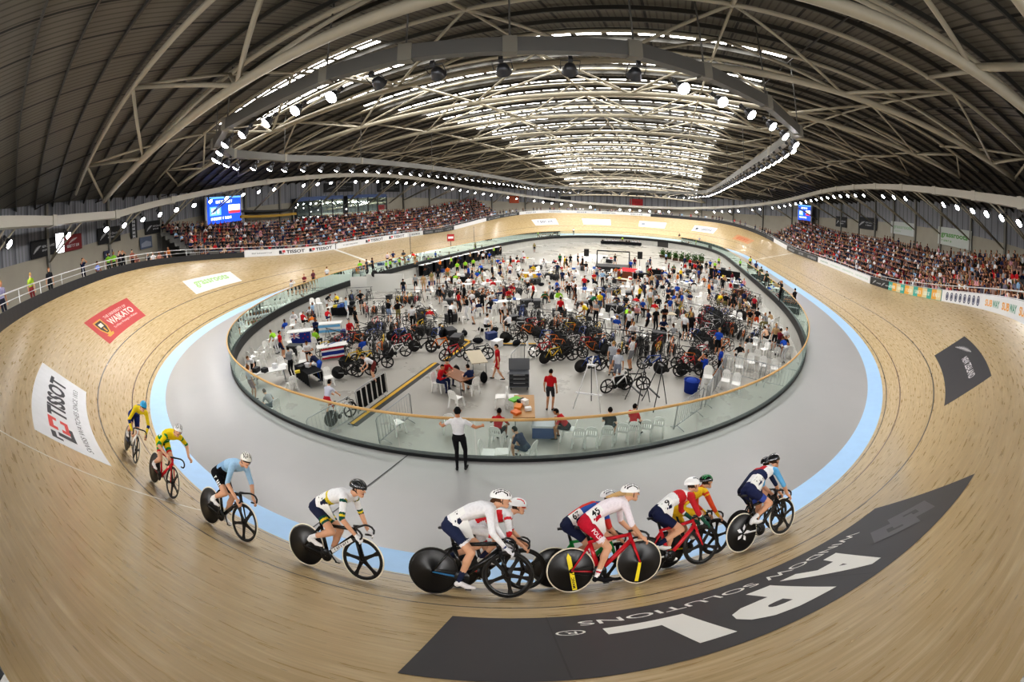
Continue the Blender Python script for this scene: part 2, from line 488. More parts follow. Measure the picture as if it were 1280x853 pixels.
def grey_floor(name, a, b_, rough, scale=.5, dr=.1):
    m = bpy.data.materials.new(name); m.use_nodes = True; nt = m.node_tree; bs = nt.nodes['Principled BSDF']
    tc = nt.nodes.new('ShaderNodeTexCoord'); no = nt.nodes.new('ShaderNodeTexNoise'); no.inputs['Scale'].default_value = scale; no.inputs['Detail'].default_value = 7; no.inputs['Roughness'].default_value = .6
    nt.links.new(tc.outputs['Object'], no.inputs['Vector'])
    mx = nt.nodes.new('ShaderNodeMix'); mx.data_type = 'RGBA'; mx.inputs[6].default_value = hexc(a) + (1,); mx.inputs[7].default_value = hexc(b_) + (1,)
    nt.links.new(no.outputs['Fac'], mx.inputs[0]); nt.links.new(mx.outputs[2], bs.inputs['Base Color'])
    mr = nt.nodes.new('ShaderNodeMapRange'); mr.inputs[3].default_value = rough - dr; mr.inputs[4].default_value = rough + dr
    nt.links.new(no.outputs['Fac'], mr.inputs[0]); nt.links.new(mr.outputs[0], bs.inputs['Roughness'])
    MATS[name] = m
    return m
SAFE = grey_floor('safety_zone_paint', '9c9c9c', 'a7a6a5', .3, .5, .015)
o1 = BW * math.cos(BS); z1 = -BW * math.sin(BS)
tag(strip('safety_zone_floor', ALL, [lambda s: inner(s, FO, FZ), lambda s: inner(s, 2.4, FZ + .03), lambda s: inner(s, o1, z1)], SAFE), kind='structure')
# joints across the safety zone
jt = MB()
for s in (3.2,):
    a, b_ = inner(s, o1 + .02, z1 + .004), inner(s + .9, FO - .05, FZ + .006)
    d = (b_ - a).normalized(); w_ = d.cross(V((0, 0, 1))) * .018
    jt.add([a - w_, a + w_, b_ + w_, b_ - w_], [(0, 1, 2, 3)])
tag(jt.build('floor_joint_line', paint('3c3c3c')), kind='structure')
# infield: lower concrete floor and its retaining wall
CONC = grey_floor('infield_concrete', '9a9791', 'b7b4ad', .28, .35, .04)
fl = [inner(s, FO, IZ) for s in srange(S0, S1, 1.5)[:-1]]
me = bpy.data.meshes.new('infield_floor'); bm = bmesh.new(); bm.faces.new([bm.verts.new(v) for v in fl]); bmesh.ops.triangulate(bm, faces=bm.faces); bm.to_mesh(me); bm.free()
tag(link('infield_floor', me, CONC), kind='structure')
RW = mat('retaining_wall_paint', hexc('b9b8b3'), .6, noise=.1, nscale=1.5)
tag(strip('infield_wall', ALL, [lambda s: inner(s, FO, FZ - .4), lambda s: inner(s, FO, IZ)], RW), kind='structure')
# white lines across the boards
def cross_line(name, s, w, h, t0, t1):
    ts = np.linspace(t0, t1, 8)
    vs = [trk(s + d, t, h) for t in ts for d in (-w / 2, w / 2)]
    mb = MB(); mb.add(vs, [(2 * i, 2 * i + 1, 2 * i + 3, 2 * i + 2) for i in range(7)])
    tag(mb.build(name, paint('e9e6de', .5)), kind='structure')
cross_line('track_marking_line', 1.75, .06, .003, 1.1, 7)
cross_line('track_marking_line', -48.6, .5, .004, 0, 7)
cross_line('track_marking_line', 76.4, .5, .004, 0, 7)
# ------------------------------------------------------------------ glass fence round the infield
def glass_material(name, tint, gl=.1):
    m = bpy.data.materials.new(name); m.use_nodes = True; nt = m.node_tree; nt.nodes.remove(nt.nodes['Principled BSDF'])
    tr = nt.nodes.new('ShaderNodeBsdfTransparent'); tr.inputs[0].default_value = tint + (1,)
    g = nt.nodes.new('ShaderNodeBsdfGlossy'); g.inputs['Roughness'].default_value = .03; g.inputs[0].default_value = (.85, 1, .95, 1)
    fr = nt.nodes.new('ShaderNodeFresnel'); fr.inputs[0].default_value = 1.45
    mx = nt.nodes.new('ShaderNodeMixShader'); nt.links.new(fr.outputs[0], mx.inputs[0]); nt.links.new(tr.outputs[0], mx.inputs[1]); nt.links.new(g.outputs[0], mx.inputs[2])
    df = nt.nodes.new('ShaderNodeBsdfDiffuse'); df.inputs[0].default_value = (.62, .8, .74, 1)
    m2 = nt.nodes.new('ShaderNodeMixShader'); m2.inputs[0].default_value = gl; nt.links.new(mx.outputs[0], m2.inputs[1]); nt.links.new(df.outputs[0], m2.inputs[2])
    nt.links.new(m2.outputs[0], nt.nodes['Material Output'].inputs[0]); MATS[name] = m
    return m
GLASS = glass_material('fence_glass', (.88, .96, .93), .06)
fence = empty('glass_fence', inner(0, FO, FZ), 'clear glass balustrade with a pale wooden handrail round the whole infield', 'fence')
def rel(o, f): return lambda *a: f(*a) - o.location
F0 = fence.location.copy()
NP = 98; step = 2 * T2 / NP
pan = []
for i in range(NP):
    a = S0 + i * step + .012; b = S0 + (i + 1) * step - .012
    mb = MB(); vs = []
    ks = srange(a, b, .6)
    for s in ks:
        for o in (FO,):
            for z in (FZ - .02, FZ + FH - .05): vs.append(inner(s, o, z) - F0)
    n = len(ks); fs = []
    for k in range(n - 1):
        q = 2 * k; w = q + 2
        fs += [(q, w, w + 1, q + 1)]
    mb.add(vs, fs, 0, False)
    mb.build('glass_panel', GLASS, fence)
RAILW = mat('handrail_wood', hexc('cfa76a'), .4, noise=.15, nscale=30)
def ring(mb, cols, ss, mat=0, smooth=True):
    k = len(cols); vs = [c(s) for s in ss for c in cols]; n = len(ss); fs = []
    for i in range(n - 1):
        for a in range(k):
            b = (a + 1) % k
            fs.append((i * k + a, i * k + b, (i + 1) * k + b, (i + 1) * k + a))
    mb.add(vs, fs, mat, smooth)
mb = MB(); ring(mb, [lambda s, a=a: inner(s, FO + .038 * math.cos(a), FZ + FH - .02 + .038 * math.sin(a)) - F0 for a in np.linspace(0, 2 * PI, 9)[:-1]], ALL)
mb.build('handrail', RAILW, fence)
mb = MB(); 
for z0, z1_, o0, o1_ in ((FZ - .55, FZ + .1, FO + .02, FO + .1),):
    ring(mb, [lambda s: inner(s, FO + .1, FZ - .42) - F0, lambda s: inner(s, FO - .05, FZ - .42) - F0, lambda s: inner(s, FO - .05, FZ + .1) - F0, lambda s: inner(s, FO + .1, FZ + .1) - F0], ALL, smooth=False)
mb.build('kick_board', mat('kick_board_black', hexc('1d2022'), .5, noise=.2, nscale=4), fence)
CLAMP = paint('50585a', .3, metal=.7)
# ------------------------------------------------------------------ boards and rail at the rim
def board(s0, s1, h, col, label, group=None, draw=None, trim='8a8a8a', z0=.0):
    ss = srange(s0, s1, .5); c = rim((s0 + s1) / 2)
    r = empty('advertising_board', c, label, 'advertising board', group)
    mb = MB(); ring(mb, [lambda s: rim(s, 0, z0) - c, lambda s: rim(s, .06, z0) - c, lambda s: rim(s, .06, h) - c, lambda s: rim(s, 0, h) - c], ss, 0, False)
    k = len(mb.v) - 4
    mb.f += [(0, 1, 2, 3), (k + 3, k + 2, k + 1, k)]; mb.m += [0, 0]; mb.sm += [False, False]
    mb.build('panel', mat('board_' + col, hexc(col), .45, noise=.05, nscale=2), r)
    if draw:
        mats, f = draw
        mb = MB(); fn = lambda x, y, l=0: rim(s1 - x, -.006 - l, y) - c
        f(mb, fn, s1 - s0, h); mb.build('lettering', [paint(m) for m in mats], r)
    return r
def tissot_board(n):
    def f(mb, fn, L, h):
        for i in range(n):
            x0 = L * (i + .5) / n - 2.2
            if n == 3 and i == 0:
                blk(mb, 12, (x0 + .8, h * .38, x0 + 3.8, h * .6), fn, 2); continue
            poly(mb, [(x0, h * .2), (x0 + .75, h * .2), (x0 + .75, h * .32), (x0 + .42, h * .32), (x0 + .42, h * .75), (x0 + .02, h * .75), (x0 + .02, h * .64), (x0, h * .6)], fn, 0)
            poly(mb, [(x0 + .5, h * .4), (x0 + .95, h * .4), (x0 + .95, h * .78), (x0 + .5, h * .78)], fn, 1)
            lay(mb, 'TISSOT', (x0 + 1.1, h * .22, x0 + 4.0, h * .76), fn, 0, bold=.03)
    return ['1b1d2a', 'c53a3c', '7a8084'], f
def words_board(txts, cols, y0=.25, y1=.7, bold=.02, fill=.75):
    def f(mb, fn, L, h):
        n = len(txts)
        for i, t in enumerate(txts):
            w = L / n * fill; x = L * (i + .5) / n
            w2 = min(w, len(t) * .42); blk(mb, len(t), (x - w2 / 2, h * y0, x + w2 / 2, h * y1), fn, i % len(cols))
    return cols, f
def fern_board(n):
    def f(mb, fn, L, h):
        for i in range(n):
            x = L * (i + .3) / n; fern(mb, fn, x, h * .2, .75, h * .62, 0)
            blk(mb, 8, (x + .85, h * .35, x + 1.8, h * .5), fn, 0)
    return ['d8dade'], f
def oval_board(mb, fn, L, h):
    for i in range(8):
        x = .55 + (i + .5) * (5.6 / 8)
        pts = lambda a, b: [(x + a * math.cos(t), h * .5 + b * math.sin(t)) for t in np.linspace(0, 2 * PI, 17)[:-1]]
        poly(mb, pts(.24, h * .36), fn, 0)
        ring_pts = pts(.17, h * .26); in_pts = pts(.13, h * .2)
        N = len(ring_pts)
        fs = [(j, (j + 1) % N, N + (j + 1) % N, N + j) for j in range(N)]
        lift = lambda X, Y: fn(X, Y, .004)
        flat(mb, ring_pts + in_pts, fs, lift, 1, 9)
BLK = '1e1f22'; WHT = 'dfe0e2'
board(-34.4, -20, .5, BLK, 'long matt black padded board at the rim beneath the scoreboard', trim=None)
board(-20, -5, .5, BLK, 'matt black padded board at the rim behind the red crest advertisement')
board(-5, 6.4, .5, BLK, 'matt black padded board at the rim nearest the camera')
board(-48.7, -34.5, .7, WHT, 'white board with two watch brand names, beside the end of the black padding', draw=tissot_board(3))
board(-65.3, -48.9, .7, WHT, 'white board with two watch brand names, beyond the finish line', draw=tissot_board(3))
board(-69.8, -65.4, .7, 'c9ccce', 'pale grey board with black word, between white and black boards', draw=words_board(['XXXXXX'], ['30343a']))
board(-80.4, -69.9, .7, '2a2c30', 'dark board with three grey words along the stand', draw=words_board(['XXXXXXX', 'XXXXXXXX', 'XXXXX'], ['8d9196']))
board(-91.0, -80.5, .7, WHT, 'plain white board past the dark one on the scoreboard stand side')
board(-100, -91.1, .7, '33363a', 'dark grey board where the far bend begins', draw=words_board(['XXXXXXXXX', 'XXXXXXXXX'], ['a6a9ac']))
board(-128.5, -100.1, .7, 'd5d7d8', 'long white board with small grey words round the far bend', draw=words_board(['XXXXXX', 'XXXXXXX', 'XXXXX', 'XXXXXXXXX', 'XXXXXX'], ['7f858c'], fill=.5))
board(90.4, 121.4, .7, '26282b', 'long black padded board round the far bend')
board(87.2, 90.3, .7, '3a3c40', 'short dark board at the far end of the crowded stand')
board(80.3, 87.1, .7, WHT, 'plain white board far along the crowded stand')
board(64.4, 80.2, .7, '303236', 'dark board with grey words below the crowd, past the pale green words', draw=words_board(['XXXXXXXX', 'XXXXXX', 'XXXXXXXXX'], ['a9acb0']))
def green_words(mb, fn, L, h):
    lay(mb, 'grassroots', (1.0, h * .25, 3.9, h * .7), fn, 0, bold=.02)
    for i in range(3): blk(mb, 12, (5 + i * 3.9, h * .35, 8.3 + i * 3.9, h * .6), fn, 1)
board(47.7, 64.3, .7, WHT, 'long white board with pale green words below the crowd', draw=(['8fa6a0', 'a9c2b4'], green_words))
board(43.7, 47.6, .7, '1f2023', 'black board with two white fern emblems below the crowd', draw=fern_board(2))
def teal(mb, fn, L, h):
    n = 12
    for i in range(n):
        x0, x1 = L * i / n, L * (i + 1) / n
        if i % 3 != 0: poly(mb, [(x0, .02), (x1, .02), (x1, h - .02), (x0, h - .02)], fn, 0 if i % 3 == 1 else 1)
    for i in range(6):
        blk(mb, 6, (L * (i + .15) / 6, h * .3, L * (i + .85) / 6, h * .66), lambda X, Y: fn(X, Y, .004), 2)
board(33.9, 43.6, .7, '3fa79c', 'teal and orange striped board with pale words below the crowd', draw=(['e3a53b', 'd8c9a0', 'e8efe6'], teal))
def ovals(mb, fn, L, h):
    oval_board(mb, fn, L, h)
    for i in range(3):
        x = 6.9 + i * 2.5
        lay(mb, 'SUB', (x, h * .28, x + 1.05, h * .72), fn, 2, bold=.03); lay(mb, 'WAY', (x + 1.1, h * .28, x + 2.1, h * .72), fn, 3, bold=.03)
board(19.5, 33.8, .7, WHT, 'white board with dark ovals and orange and green lettering', draw=(['2c3050', 'c9ccd8', 'e8a13c', '2f8a6c'], ovals))
# tubular rail on posts
TUBE = paint('d9dadb', .35, metal=.3)
def rim_rail(name, s0, s1, label):
    c = rim((s0 + s1) / 2); r = empty(name, c, label, 'railing')
    for nm, z, rad in (('top_rail', 1.02, .028), ('lower_rail', .74, .018)):
        mb = MB(); mb.tube([rim(s, .14, z) - c for s in srange(s0, s1, .5)], rad, 6); mb.build(nm, TUBE, r)
    ps = srange(s0, s1, 2.4)
    for s in ps:
        mb = MB(); mb.tube([rim(s, .14, -.2) - c, rim(s, .14, 1.02) - c], .022, 6); mb.build('post', TUBE, r)
rim_rail('rim_railing', -68, -3, 'white tubular railing along the rim above the black padded boards')
rim_rail('rim_railing', 18, 90, 'white tubular railing in front of the crowded stand with dark wall banners')
rim_rail('rim_railing', 90.5, 181, 'thin tubular railing round the far bend')
# ------------------------------------------------------------------ advertisements laid on the boards
def decal(s0, s1, t0, t1, col, label, mats, draw, h=.004, rough=.5):
    c = trk((s0 + s1) / 2, (t0 + t1) / 2, h)
    r = empty('track_advertisement', c, label, 'advertisement')
    ss = srange(s0, s1, .25); ts = srange(t0, t1, .5)
    vs = [trk(s, t, h) - c for s in ss for t in ts]; k = len(ts)
    mb = MB(); mb.add(vs, [(i * k + j, (i + 1) * k + j, (i + 1) * k + j + 1, i * k + j + 1) for i in range(len(ss) - 1) for j in range(k - 1)], 0, True)
    mb.build('base_sheet', mat('decal_' + col, hexc(col), rough, noise=.06, nscale=3), r)
    if draw:
        mb = MB(); fn = lambda x, y: trk(s1 - x, y, h + .003) - c
        draw(mb, fn); mb.build('lettering', [paint(m) for m in mats], r)
    return r
def d_tissot(mb, fn):
    # x runs from the s1 edge; t is given directly
    X = lambda s: .55 - s
    def b(pts, m): poly(mb, [(X(s), t) for s, t in pts], fn, m)
    b([(.32, 4.5), (-.1, 4.5), (-.1, 4.36), (.2, 4.36), (.2, 4.2), (.32, 4.2)], 0)
    b([(.05, 4.28), (-.18, 4.28), (-.18, 3.9), (-.75, 3.9), (-.75, 3.78), (.05, 3.78)], 0)
    b([(-.3, 4.5), (-1.1, 4.5), (-1.1, 4.24), (-.9, 4.24), (-.9, 4.36), (-.5, 4.36), (-.5, 4.24), (-.3, 4.24)], 1)
    b([(-.3, 4.12), (-.5, 4.12), (-.5, 4.0), (-.9, 4.0), (-.9, 4.12), (-1.1, 4.12), (-1.1, 3.88), (-.3, 3.88)], 1)
    lay(mb, 'TISSOT', (X(-1.25), 3.84, X(-4.5), 4.5), fn, 0, bold=.035)
    lay(mb, 'SWISS WATCHES SINCE 1853', (X(.2), 3.36, X(-4.55), 3.54), fn, 2)
decal(-5.1, .55, 3.0, 5.0, 'e4e5e8', 'white track advertisement with a watch brand name and a red cross emblem', ['20222e', 'd8423c', '55585c'], d_tissot)
def d_waikato(mb, fn):
    lay(mb, 'THE UNIVERSITY OF', (2.0, 4.3, 4.9, 4.5), fn, 0)
    lay(mb, 'WAIKATO', (2.0, 3.72, 5.2, 4.2), fn, 0, bold=.02)
    lay(mb, 'Te Whare Wananga o Waikato', (2.0, 3.4, 5.2, 3.6), fn, 0)
    poly(mb, [(.55, 4.5), (1.6, 4.5), (1.6, 3.9), (1.3, 3.45), (1.08, 3.3), (.85, 3.45), (.55, 3.9)], fn, 1)
    up = lambda X, Y: fn(X, Y) + V((0, 0, .003))
    poly(mb, [(.68, 4.4), (1.47, 4.4), (1.47, 3.92), (1.22, 3.55), (.93, 3.55), (.68, 3.92)], up, 2)
    up2 = lambda X, Y: fn(X, Y) + V((0, 0, .006))
    poly(mb, [(.85, 4.25), (1.3, 4.25), (1.3, 4.0), (.85, 4.0)], up2, 0)
    poly(mb, [(1.0, 3.92), (1.15, 3.92), (1.15, 3.62), (1.0, 3.62)], up2, 1)
    poly(mb, [(.6, 3.42), (1.55, 3.42), (1.4, 3.26), (.75, 3.26)], up, 1)
decal(-17.25, -11.55, 3.0, 4.85, 'b8403f', 'red track advertisement with a university name and a crest', ['ecd9cf', 'c99a3d', '23211f'], d_waikato)
def d_grass(mb, fn): lay(mb, 'grassroots', (.9, 3.4, 5.4, 4.35), fn, 0, bold=.03)
decal(-30.4, -24.1, 2.85, 4.6, 'e9eae4', 'white track advertisement with one pale green word', ['a9cf8a'], d_grass)
def d_apl(mb, fn):
    X = lambda s: 12.42 - s
    lay(mb, 'A', (X(10.66), 3.8, X(9.86), 4.76), fn, 0, bold=.05)
    lay(mb, 'P', (X(9.75), 3.8, X(9.03), 4.76), fn, 0, bold=.05)
    lay(mb, 'L', (X(8.88), 3.8, X(8.24), 4.76), fn, 0, bold=.05)
    lay(mb, 'WINDOW SOLUTIONS', (X(11.35), 3.42, X(8.1), 3.6), fn, 0, bold=.006)
    ring_ = [(X(8.0) + .11 * math.cos(a), 3.84 + .09 * math.sin(a)) for a in np.linspace(0, 2 * PI, 17)[:-1]]
    rin = [(X(8.0) + .09 * math.cos(a), 3.84 + .072 * math.sin(a)) for a in np.linspace(0, 2 * PI, 17)[:-1]]
    flat(mb, ring_ + rin, [(j, (j + 1) % 16, 16 + (j + 1) % 16, 16 + j) for j in range(16)], fn, 0, 9)
    lay(mb, 'R', (X(8.045), 3.8, X(7.955), 3.89), fn, 0)
    # two linked lozenges
    for (a, t) in ((11.62, 4.28), (11.22, 4.28)):
        o = [(X(a) - .42, t), (X(a), t - .4), (X(a) + .42, t), (X(a), t + .4)]; i_ = [(X(a) - .14, t), (X(a), t - .14), (X(a) + .14, t), (X(a), t + .14)]
        flat(mb, o + i_, [(j, (j + 1) % 4, 4 + (j + 1) % 4, 4 + j) for j in range(4)], (lambda x, y: fn(x, y)) if a > 11.4 else (lambda x, y: fn(x, y) + V((0, 0, .002))), 1, 9)
    for sx in (7.88, 10.0):
        poly(mb, [(X(sx), 3.1), (X(sx) + .012, 3.1), (X(sx) + .012, 5.0), (X(sx), 5.0)], lambda x, y: fn(x, y) - V((0, 0, .002)), 2)
decal(7.05, 12.42, 3.1, 5.02, '3b3a3d', 'charcoal track advertisement for window solutions with big white letters', ['ebeae4', '605f63', '2a2a2c'], d_apl)
def d_nz(mb, fn):
    fern(mb, fn, .7, 4.1, 1.9, .55, 0)
    lay(mb, 'NEW ZEALAND', (2.7, 4.0, 5.4, 4.28), fn, 0, bold=.015)
decal(18.44, 25.0, 3.0, 4.85, '3c3b3e', 'dark grey track advertisement with a white fern emblem', ['d5d3d4'], d_nz)
def far_word(t, c):
    return lambda mb, fn: blk(mb, len(t), (1.1, 3.75, 5.0, 4.45), fn, 0, .3, .15)
decal(142.0, 148.1, 3.0, 5.0, 'e6e6e6', 'white far bend advertisement with dark blue word, first of the row before the plain one', ['54586e'], far_word('XXXXXX', 0))
decal(129.8, 136.0, 3.1, 5.1, 'e8eaea', 'white far bend advertisement with very pale green word', ['c7dcd6'], far_word('XXXXXXXXXX', 0))
def d_round(mb, fn):
    poly(mb, [(.95 + .42 * math.cos(a), 4.2 + .42 * math.sin(a)) for a in np.linspace(0, 2 * PI, 17)[:-1]], fn, 0)
    blk(mb, 9, (1.7, 3.85, 5.4, 4.45), fn, 0, .3)
decal(117.6, 123.6, 3.2, 5.2, 'e6e7e8', 'white far bend advertisement with a round grey emblem before its word', ['8a9098'], d_round)
decal(104.9, 111.0, 3.4, 5.3, 'e6e7e8', 'white far bend advertisement with slanted dark grey word', ['4b5058'], lambda mb, fn: (poly(mb, [(1.0 + .38 * math.cos(a), 4.3 + .38 * math.sin(a)) for a in np.linspace(0, 2 * PI, 17)[:-1]], fn, 0), blk(mb, 6, (1.6, 3.95, 5.0, 4.7), fn, 0, .3, .25)))
decal(91.6, 98.3, 3.2, 4.9, 'cf9a72', 'faint red lettered advertisement on the far boards', ['c8562f'], lambda mb, fn: blk(mb, 7, (.9, 3.6, 5.0, 4.5), fn, 0, .3, .2))
# ------------------------------------------------------------------ hall: stands, walls, roof
def bank01(s): return (math.degrees(base(s)[2]) - BMIN) / (BMAX - BMIN)
def wo(s): return 7.0 + 5.2 * (1 - bank01(s))                 # wall offset from the rim
def wallp(s, z, o=0.): 
    P, n, b = base(s); return P + n * (W * math.cos(b) + wo(s) + o) + V((0, 0, z))
def zb(y): return 14.7 - 3.9 * ((y - 50) / 46) ** 2           # lower chord of the roof trusses
def zroof(x, y): return zb(y) + 3.0 - .0030 * x * x
CONCR = mat('concourse_concrete', hexc('8b8a86'), .7, noise=.15, nscale=1.5)
tag(strip('concourse_floor', ALL, [lambda s: rim(s, .02, -.12), lambda s: rim(s, wo(s) + .1, -.12)], CONCR, smooth=False), kind='structure')
# terraces
ROWS = 9; RD = .82; RH = .43
def tier(s, r): return rim(s, 2.0 + r * RD, 0.1 + r * RH)
def terrace(name, s0, s1):
    cols = []
    for r in range(ROWS):
        cols.append(lambda s, r=r: rim(s, 1.6 + r * RD, .1 + (r - 1) * RH)); cols.append(lambda s, r=r: rim(s, 1.6 + r * RD, .1 + r * RH))
    cols.append(lambda s: rim(s, 1.6 + ROWS * RD, .1 + (ROWS - 1) * RH)); cols.append(lambda s: rim(s, 1.6 + ROWS * RD, -.1))
    tag(strip(name, srange(s0, s1, 1), cols, CONCR, smooth=False), kind='structure')
terrace('grandstand_floor', -97, -30); terrace('grandstand_floor', 30, 92)
# walls
LOWW = mat('wall_cream', hexc('a8a294'), .7, noise=.08, nscale=.8)
def clad():
    m = mat('wall_cladding', hexc('8e9096'), .55)
    nt = m.node_tree; b = nt.nodes['Principled BSDF']; uv = nt.nodes.new('ShaderNodeUVMap'); uv.uv_map = 'UVMap'
    sp = nt.nodes.new('ShaderNodeSeparateXYZ'); nt.links.new(uv.outputs[0], sp.inputs[0])
    def M(op, a, v):
        n = nt.nodes.new('ShaderNodeMath'); n.operation = op; nt.links.new(a, n.inputs[0]); n.inputs[1].default_value = v; return n.outputs[0]
    f = M('FRACT', M('DIVIDE', sp.outputs[0], 1.1), 0); g = M('LESS_THAN', f, .22)
    f2 = M('FRACT', M('DIVIDE', sp.outputs[0], .275), 0); g2 = M('LESS_THAN', f2, .3)
    mx = nt.nodes.new('ShaderNodeMix'); mx.data_type = 'RGBA'; nt.links.new(g, mx.inputs[0]); mx.inputs[6].default_value = hexc('93959b') + (1,); mx.inputs[7].default_value = hexc('74767d') + (1,)
    m2 = nt.nodes.new('ShaderNodeMix'); m2.data_type = 'RGBA'; m2.blend_type = 'MULTIPLY'; m2.inputs[0].default_value = .35
    nt.links.new(mx.outputs[2], m2.inputs[6]); nt.links.new(g2, m2.inputs[7]); 
    inv = M('SUBTRACT', g2, 0); 
    iv = nt.nodes.new('ShaderNodeMath'); iv.operation = 'SUBTRACT'; iv.inputs[0].default_value = 1; nt.links.new(g2, iv.inputs[1]); nt.links.new(iv.outputs[0], m2.inputs[7])
    nt.links.new(m2.outputs[2], b.inputs['Base Color'])
    return m
CLAD = clad()
def ztop(s):
    P = wallp(s, 0); return zroof(P.x, P.y) + .05
def split(s):
    return rimz(s) + 2.6 + 4.6 * (1 - bank01(s))
def wall(name, s0, s1):
    ss = srange(s0, s1, 1.0)
    lo = strip(name, ss, [lambda s: wallp(s, rimz(s) - 3), lambda s: wallp(s, split(s))], LOWW); tag(lo, kind='structure')
    hi = strip(name, ss, [lambda s: wallp(s, split(s)), lambda s: wallp(s, ztop(s))], CLAD, uv=[0, 1]); tag(hi, kind='structure')
wall('wall_left', -82, -4.5); wall('wall_right', 17, 82); wall('wall_far', 82, 168)
STEEL = mat('cream_steel', hexc('b3ab98'), .45, noise=.05, nscale=2)
STEELD = mat('column_steel', hexc('85837c'), .5)
# columns against the wall and raking struts up to the eaves beam
def ringp(s, o=3.2):
    P = rim(s, o); z = zb(P.y) - .0012 * P.x ** 2 - 1.25; return V((P.x, P.y, max(z, 9.1) if P.y < 25 else z))
# eaves beam: a polygonal box beam all round, carried by the struts
NSEG = 40
EB = [ringp(S0 + 2 * T2 * (i + .5) / NSEG) for i in range(NSEG)]
mb = MB()
def boxbeam(mb, pts, w, h, closed=True, mat=0):
    n = len(pts); vs = []
    for i, p in enumerate(pts):
        a = pts[i - 1] if closed or i else p; b = pts[(i + 1) % n] if closed or i < n - 1 else p
        t = (b - a); t.z = 0; t.normalize(); d = V((t.y, -t.x, 0)) * w / 2
        k = 1.0
        vs += [p - d + V((0, 0, -h / 2)), p + d + V((0, 0, -h / 2)), p + d + V((0, 0, h / 2)), p - d + V((0, 0, h / 2))]
    fs = []
    for i in range(n if closed else n - 1):
        j = (i + 1) % n
        for a in range(4):
            b = (a + 1) % 4; fs.append((i * 4 + a, i * 4 + b, j * 4 + b, j * 4 + a))
    mb.add(vs, fs, mat)
near_open = [p for p in EB]
boxbeam(mb, EB, .5, .55)
for p, q in zip(EB, EB[1:] + EB[:1]):
    mb.box((p + V((0, 0, .0))), (.62, .62, .66), 0, Matrix.Rotation(math.atan2(q.y - p.y, q.x - p.x), 3, 'Z'))
tag(mb.build('eaves_beam', mat('eaves_beam_paint', hexc('b9b5ab'), .45)), kind='structure')
ci = 0
for s in list(np.arange(-80.5, -5, 6.25)) + list(np.arange(19.5, 170, 6.25)):
    s = float(s); mb = MB()
    a, b_ = wallp(s, rimz(s) - .2, -.15), wallp(s, ztop(s), -.15)
    mb.box((a + b_) / 2, (.26, .3, (b_ - a).z), 0, Matrix.Rotation(math.atan2(base(s)[1].y, base(s)[1].x), 3, 'Z'))
    tag(mb.build('wall_column', STEELD), kind='structure')
    mb = MB(); c = wallp(s, rimz(s) + 6.0, -1.9) if -75 < s < -40 else wallp(s, split(s) - .5, -.35)
    for d in (-.5, .5): mb.tube([c, ringp(s + d) + V((0, 0, -.2))], .075, 6)
    tag(mb.build('strut_beam', STEEL), kind='structure')
# roof
def roof_mat():
    m = mat('roof_deck', hexc('6e695f'), .6); nt = m.node_tree; b = nt.nodes['Principled BSDF']
    tc = nt.nodes.new('ShaderNodeTexCoord'); sp = nt.nodes.new('ShaderNodeSeparateXYZ'); nt.links.new(tc.outputs['Object'], sp.inputs[0])
    def M(op, a, v):
        n = nt.nodes.new('ShaderNodeMath'); n.operation = op; nt.links.new(a, n.inputs[0]); n.inputs[1].default_value = v; return n.outputs[0]
    g = M('LESS_THAN', M('FRACT', M('DIVIDE', sp.outputs[0], .32), 0), .25)
    g2 = M('LESS_THAN', M('FRACT', M('DIVIDE', sp.outputs[0], 2.1), 0), .06)
    mx = nt.nodes.new('ShaderNodeMix'); mx.data_type = 'RGBA'; nt.links.new(g, mx.inputs[0]); mx.inputs[6].default_value = hexc('6f6a60') + (1,); mx.inputs[7].default_value = hexc('575249') + (1,)
    m2 = nt.nodes.new('ShaderNodeMix'); m2.data_type = 'RGBA'; nt.links.new(g2, m2.inputs[0]); nt.links.new(mx.outputs[2], m2.inputs[6]); m2.inputs[7].default_value = hexc('292724') + (1,)
    nt.links.new(m2.outputs[2], b.inputs['Base Color']); return m
xs = list(np.linspace(-46, 46, 47)); ys = list(np.linspace(-15, 122, 92))
vs = [(x, y, zroof(x, y)) for y in ys for x in xs]; k = len(xs)
me = bpy.data.meshes.new('roof'); me.from_pydata(vs, [], [(j * k + i, j * k + i + 1, (j + 1) * k + i + 1, (j + 1) * k + i) for j in range(len(ys) - 1) for i in range(k - 1)])
me.polygons.foreach_set('use_smooth', [True] * len(me.polygons))
tag(link('ceiling', me, roof_mat()), kind='structure')
# purlins, running across the hall
PUR = mat('purlin_steel', hexc('46443f'), .5)
yp = [-14 + 1.75 * i for i in range(77)]
for q in range(0, 77, 7):
    mb = MB()
    for y in yp[q:q + 7]:
        pts = [V((x, y, zroof(x, y) - .17)) for x in np.linspace(-45, 45, 25)]
        boxbeam(mb, pts, .08, .24, closed=False)
    tag(mb.build('purlin_beam', PUR), kind='structure')
# thin ties along the hall under the purlins
mb = MB()
for x in (-36, -30, -24, -17.5, 16, 24, 30, 36):
    mb.tube([V((x, y, zroof(x, y) - .3)) for y in np.linspace(-14, 115, 40)], .045, 5)
tag(mb.build('roof_tie_beam', mat('tie_dark', hexc('2f2d2a'), .5)), kind='structure')
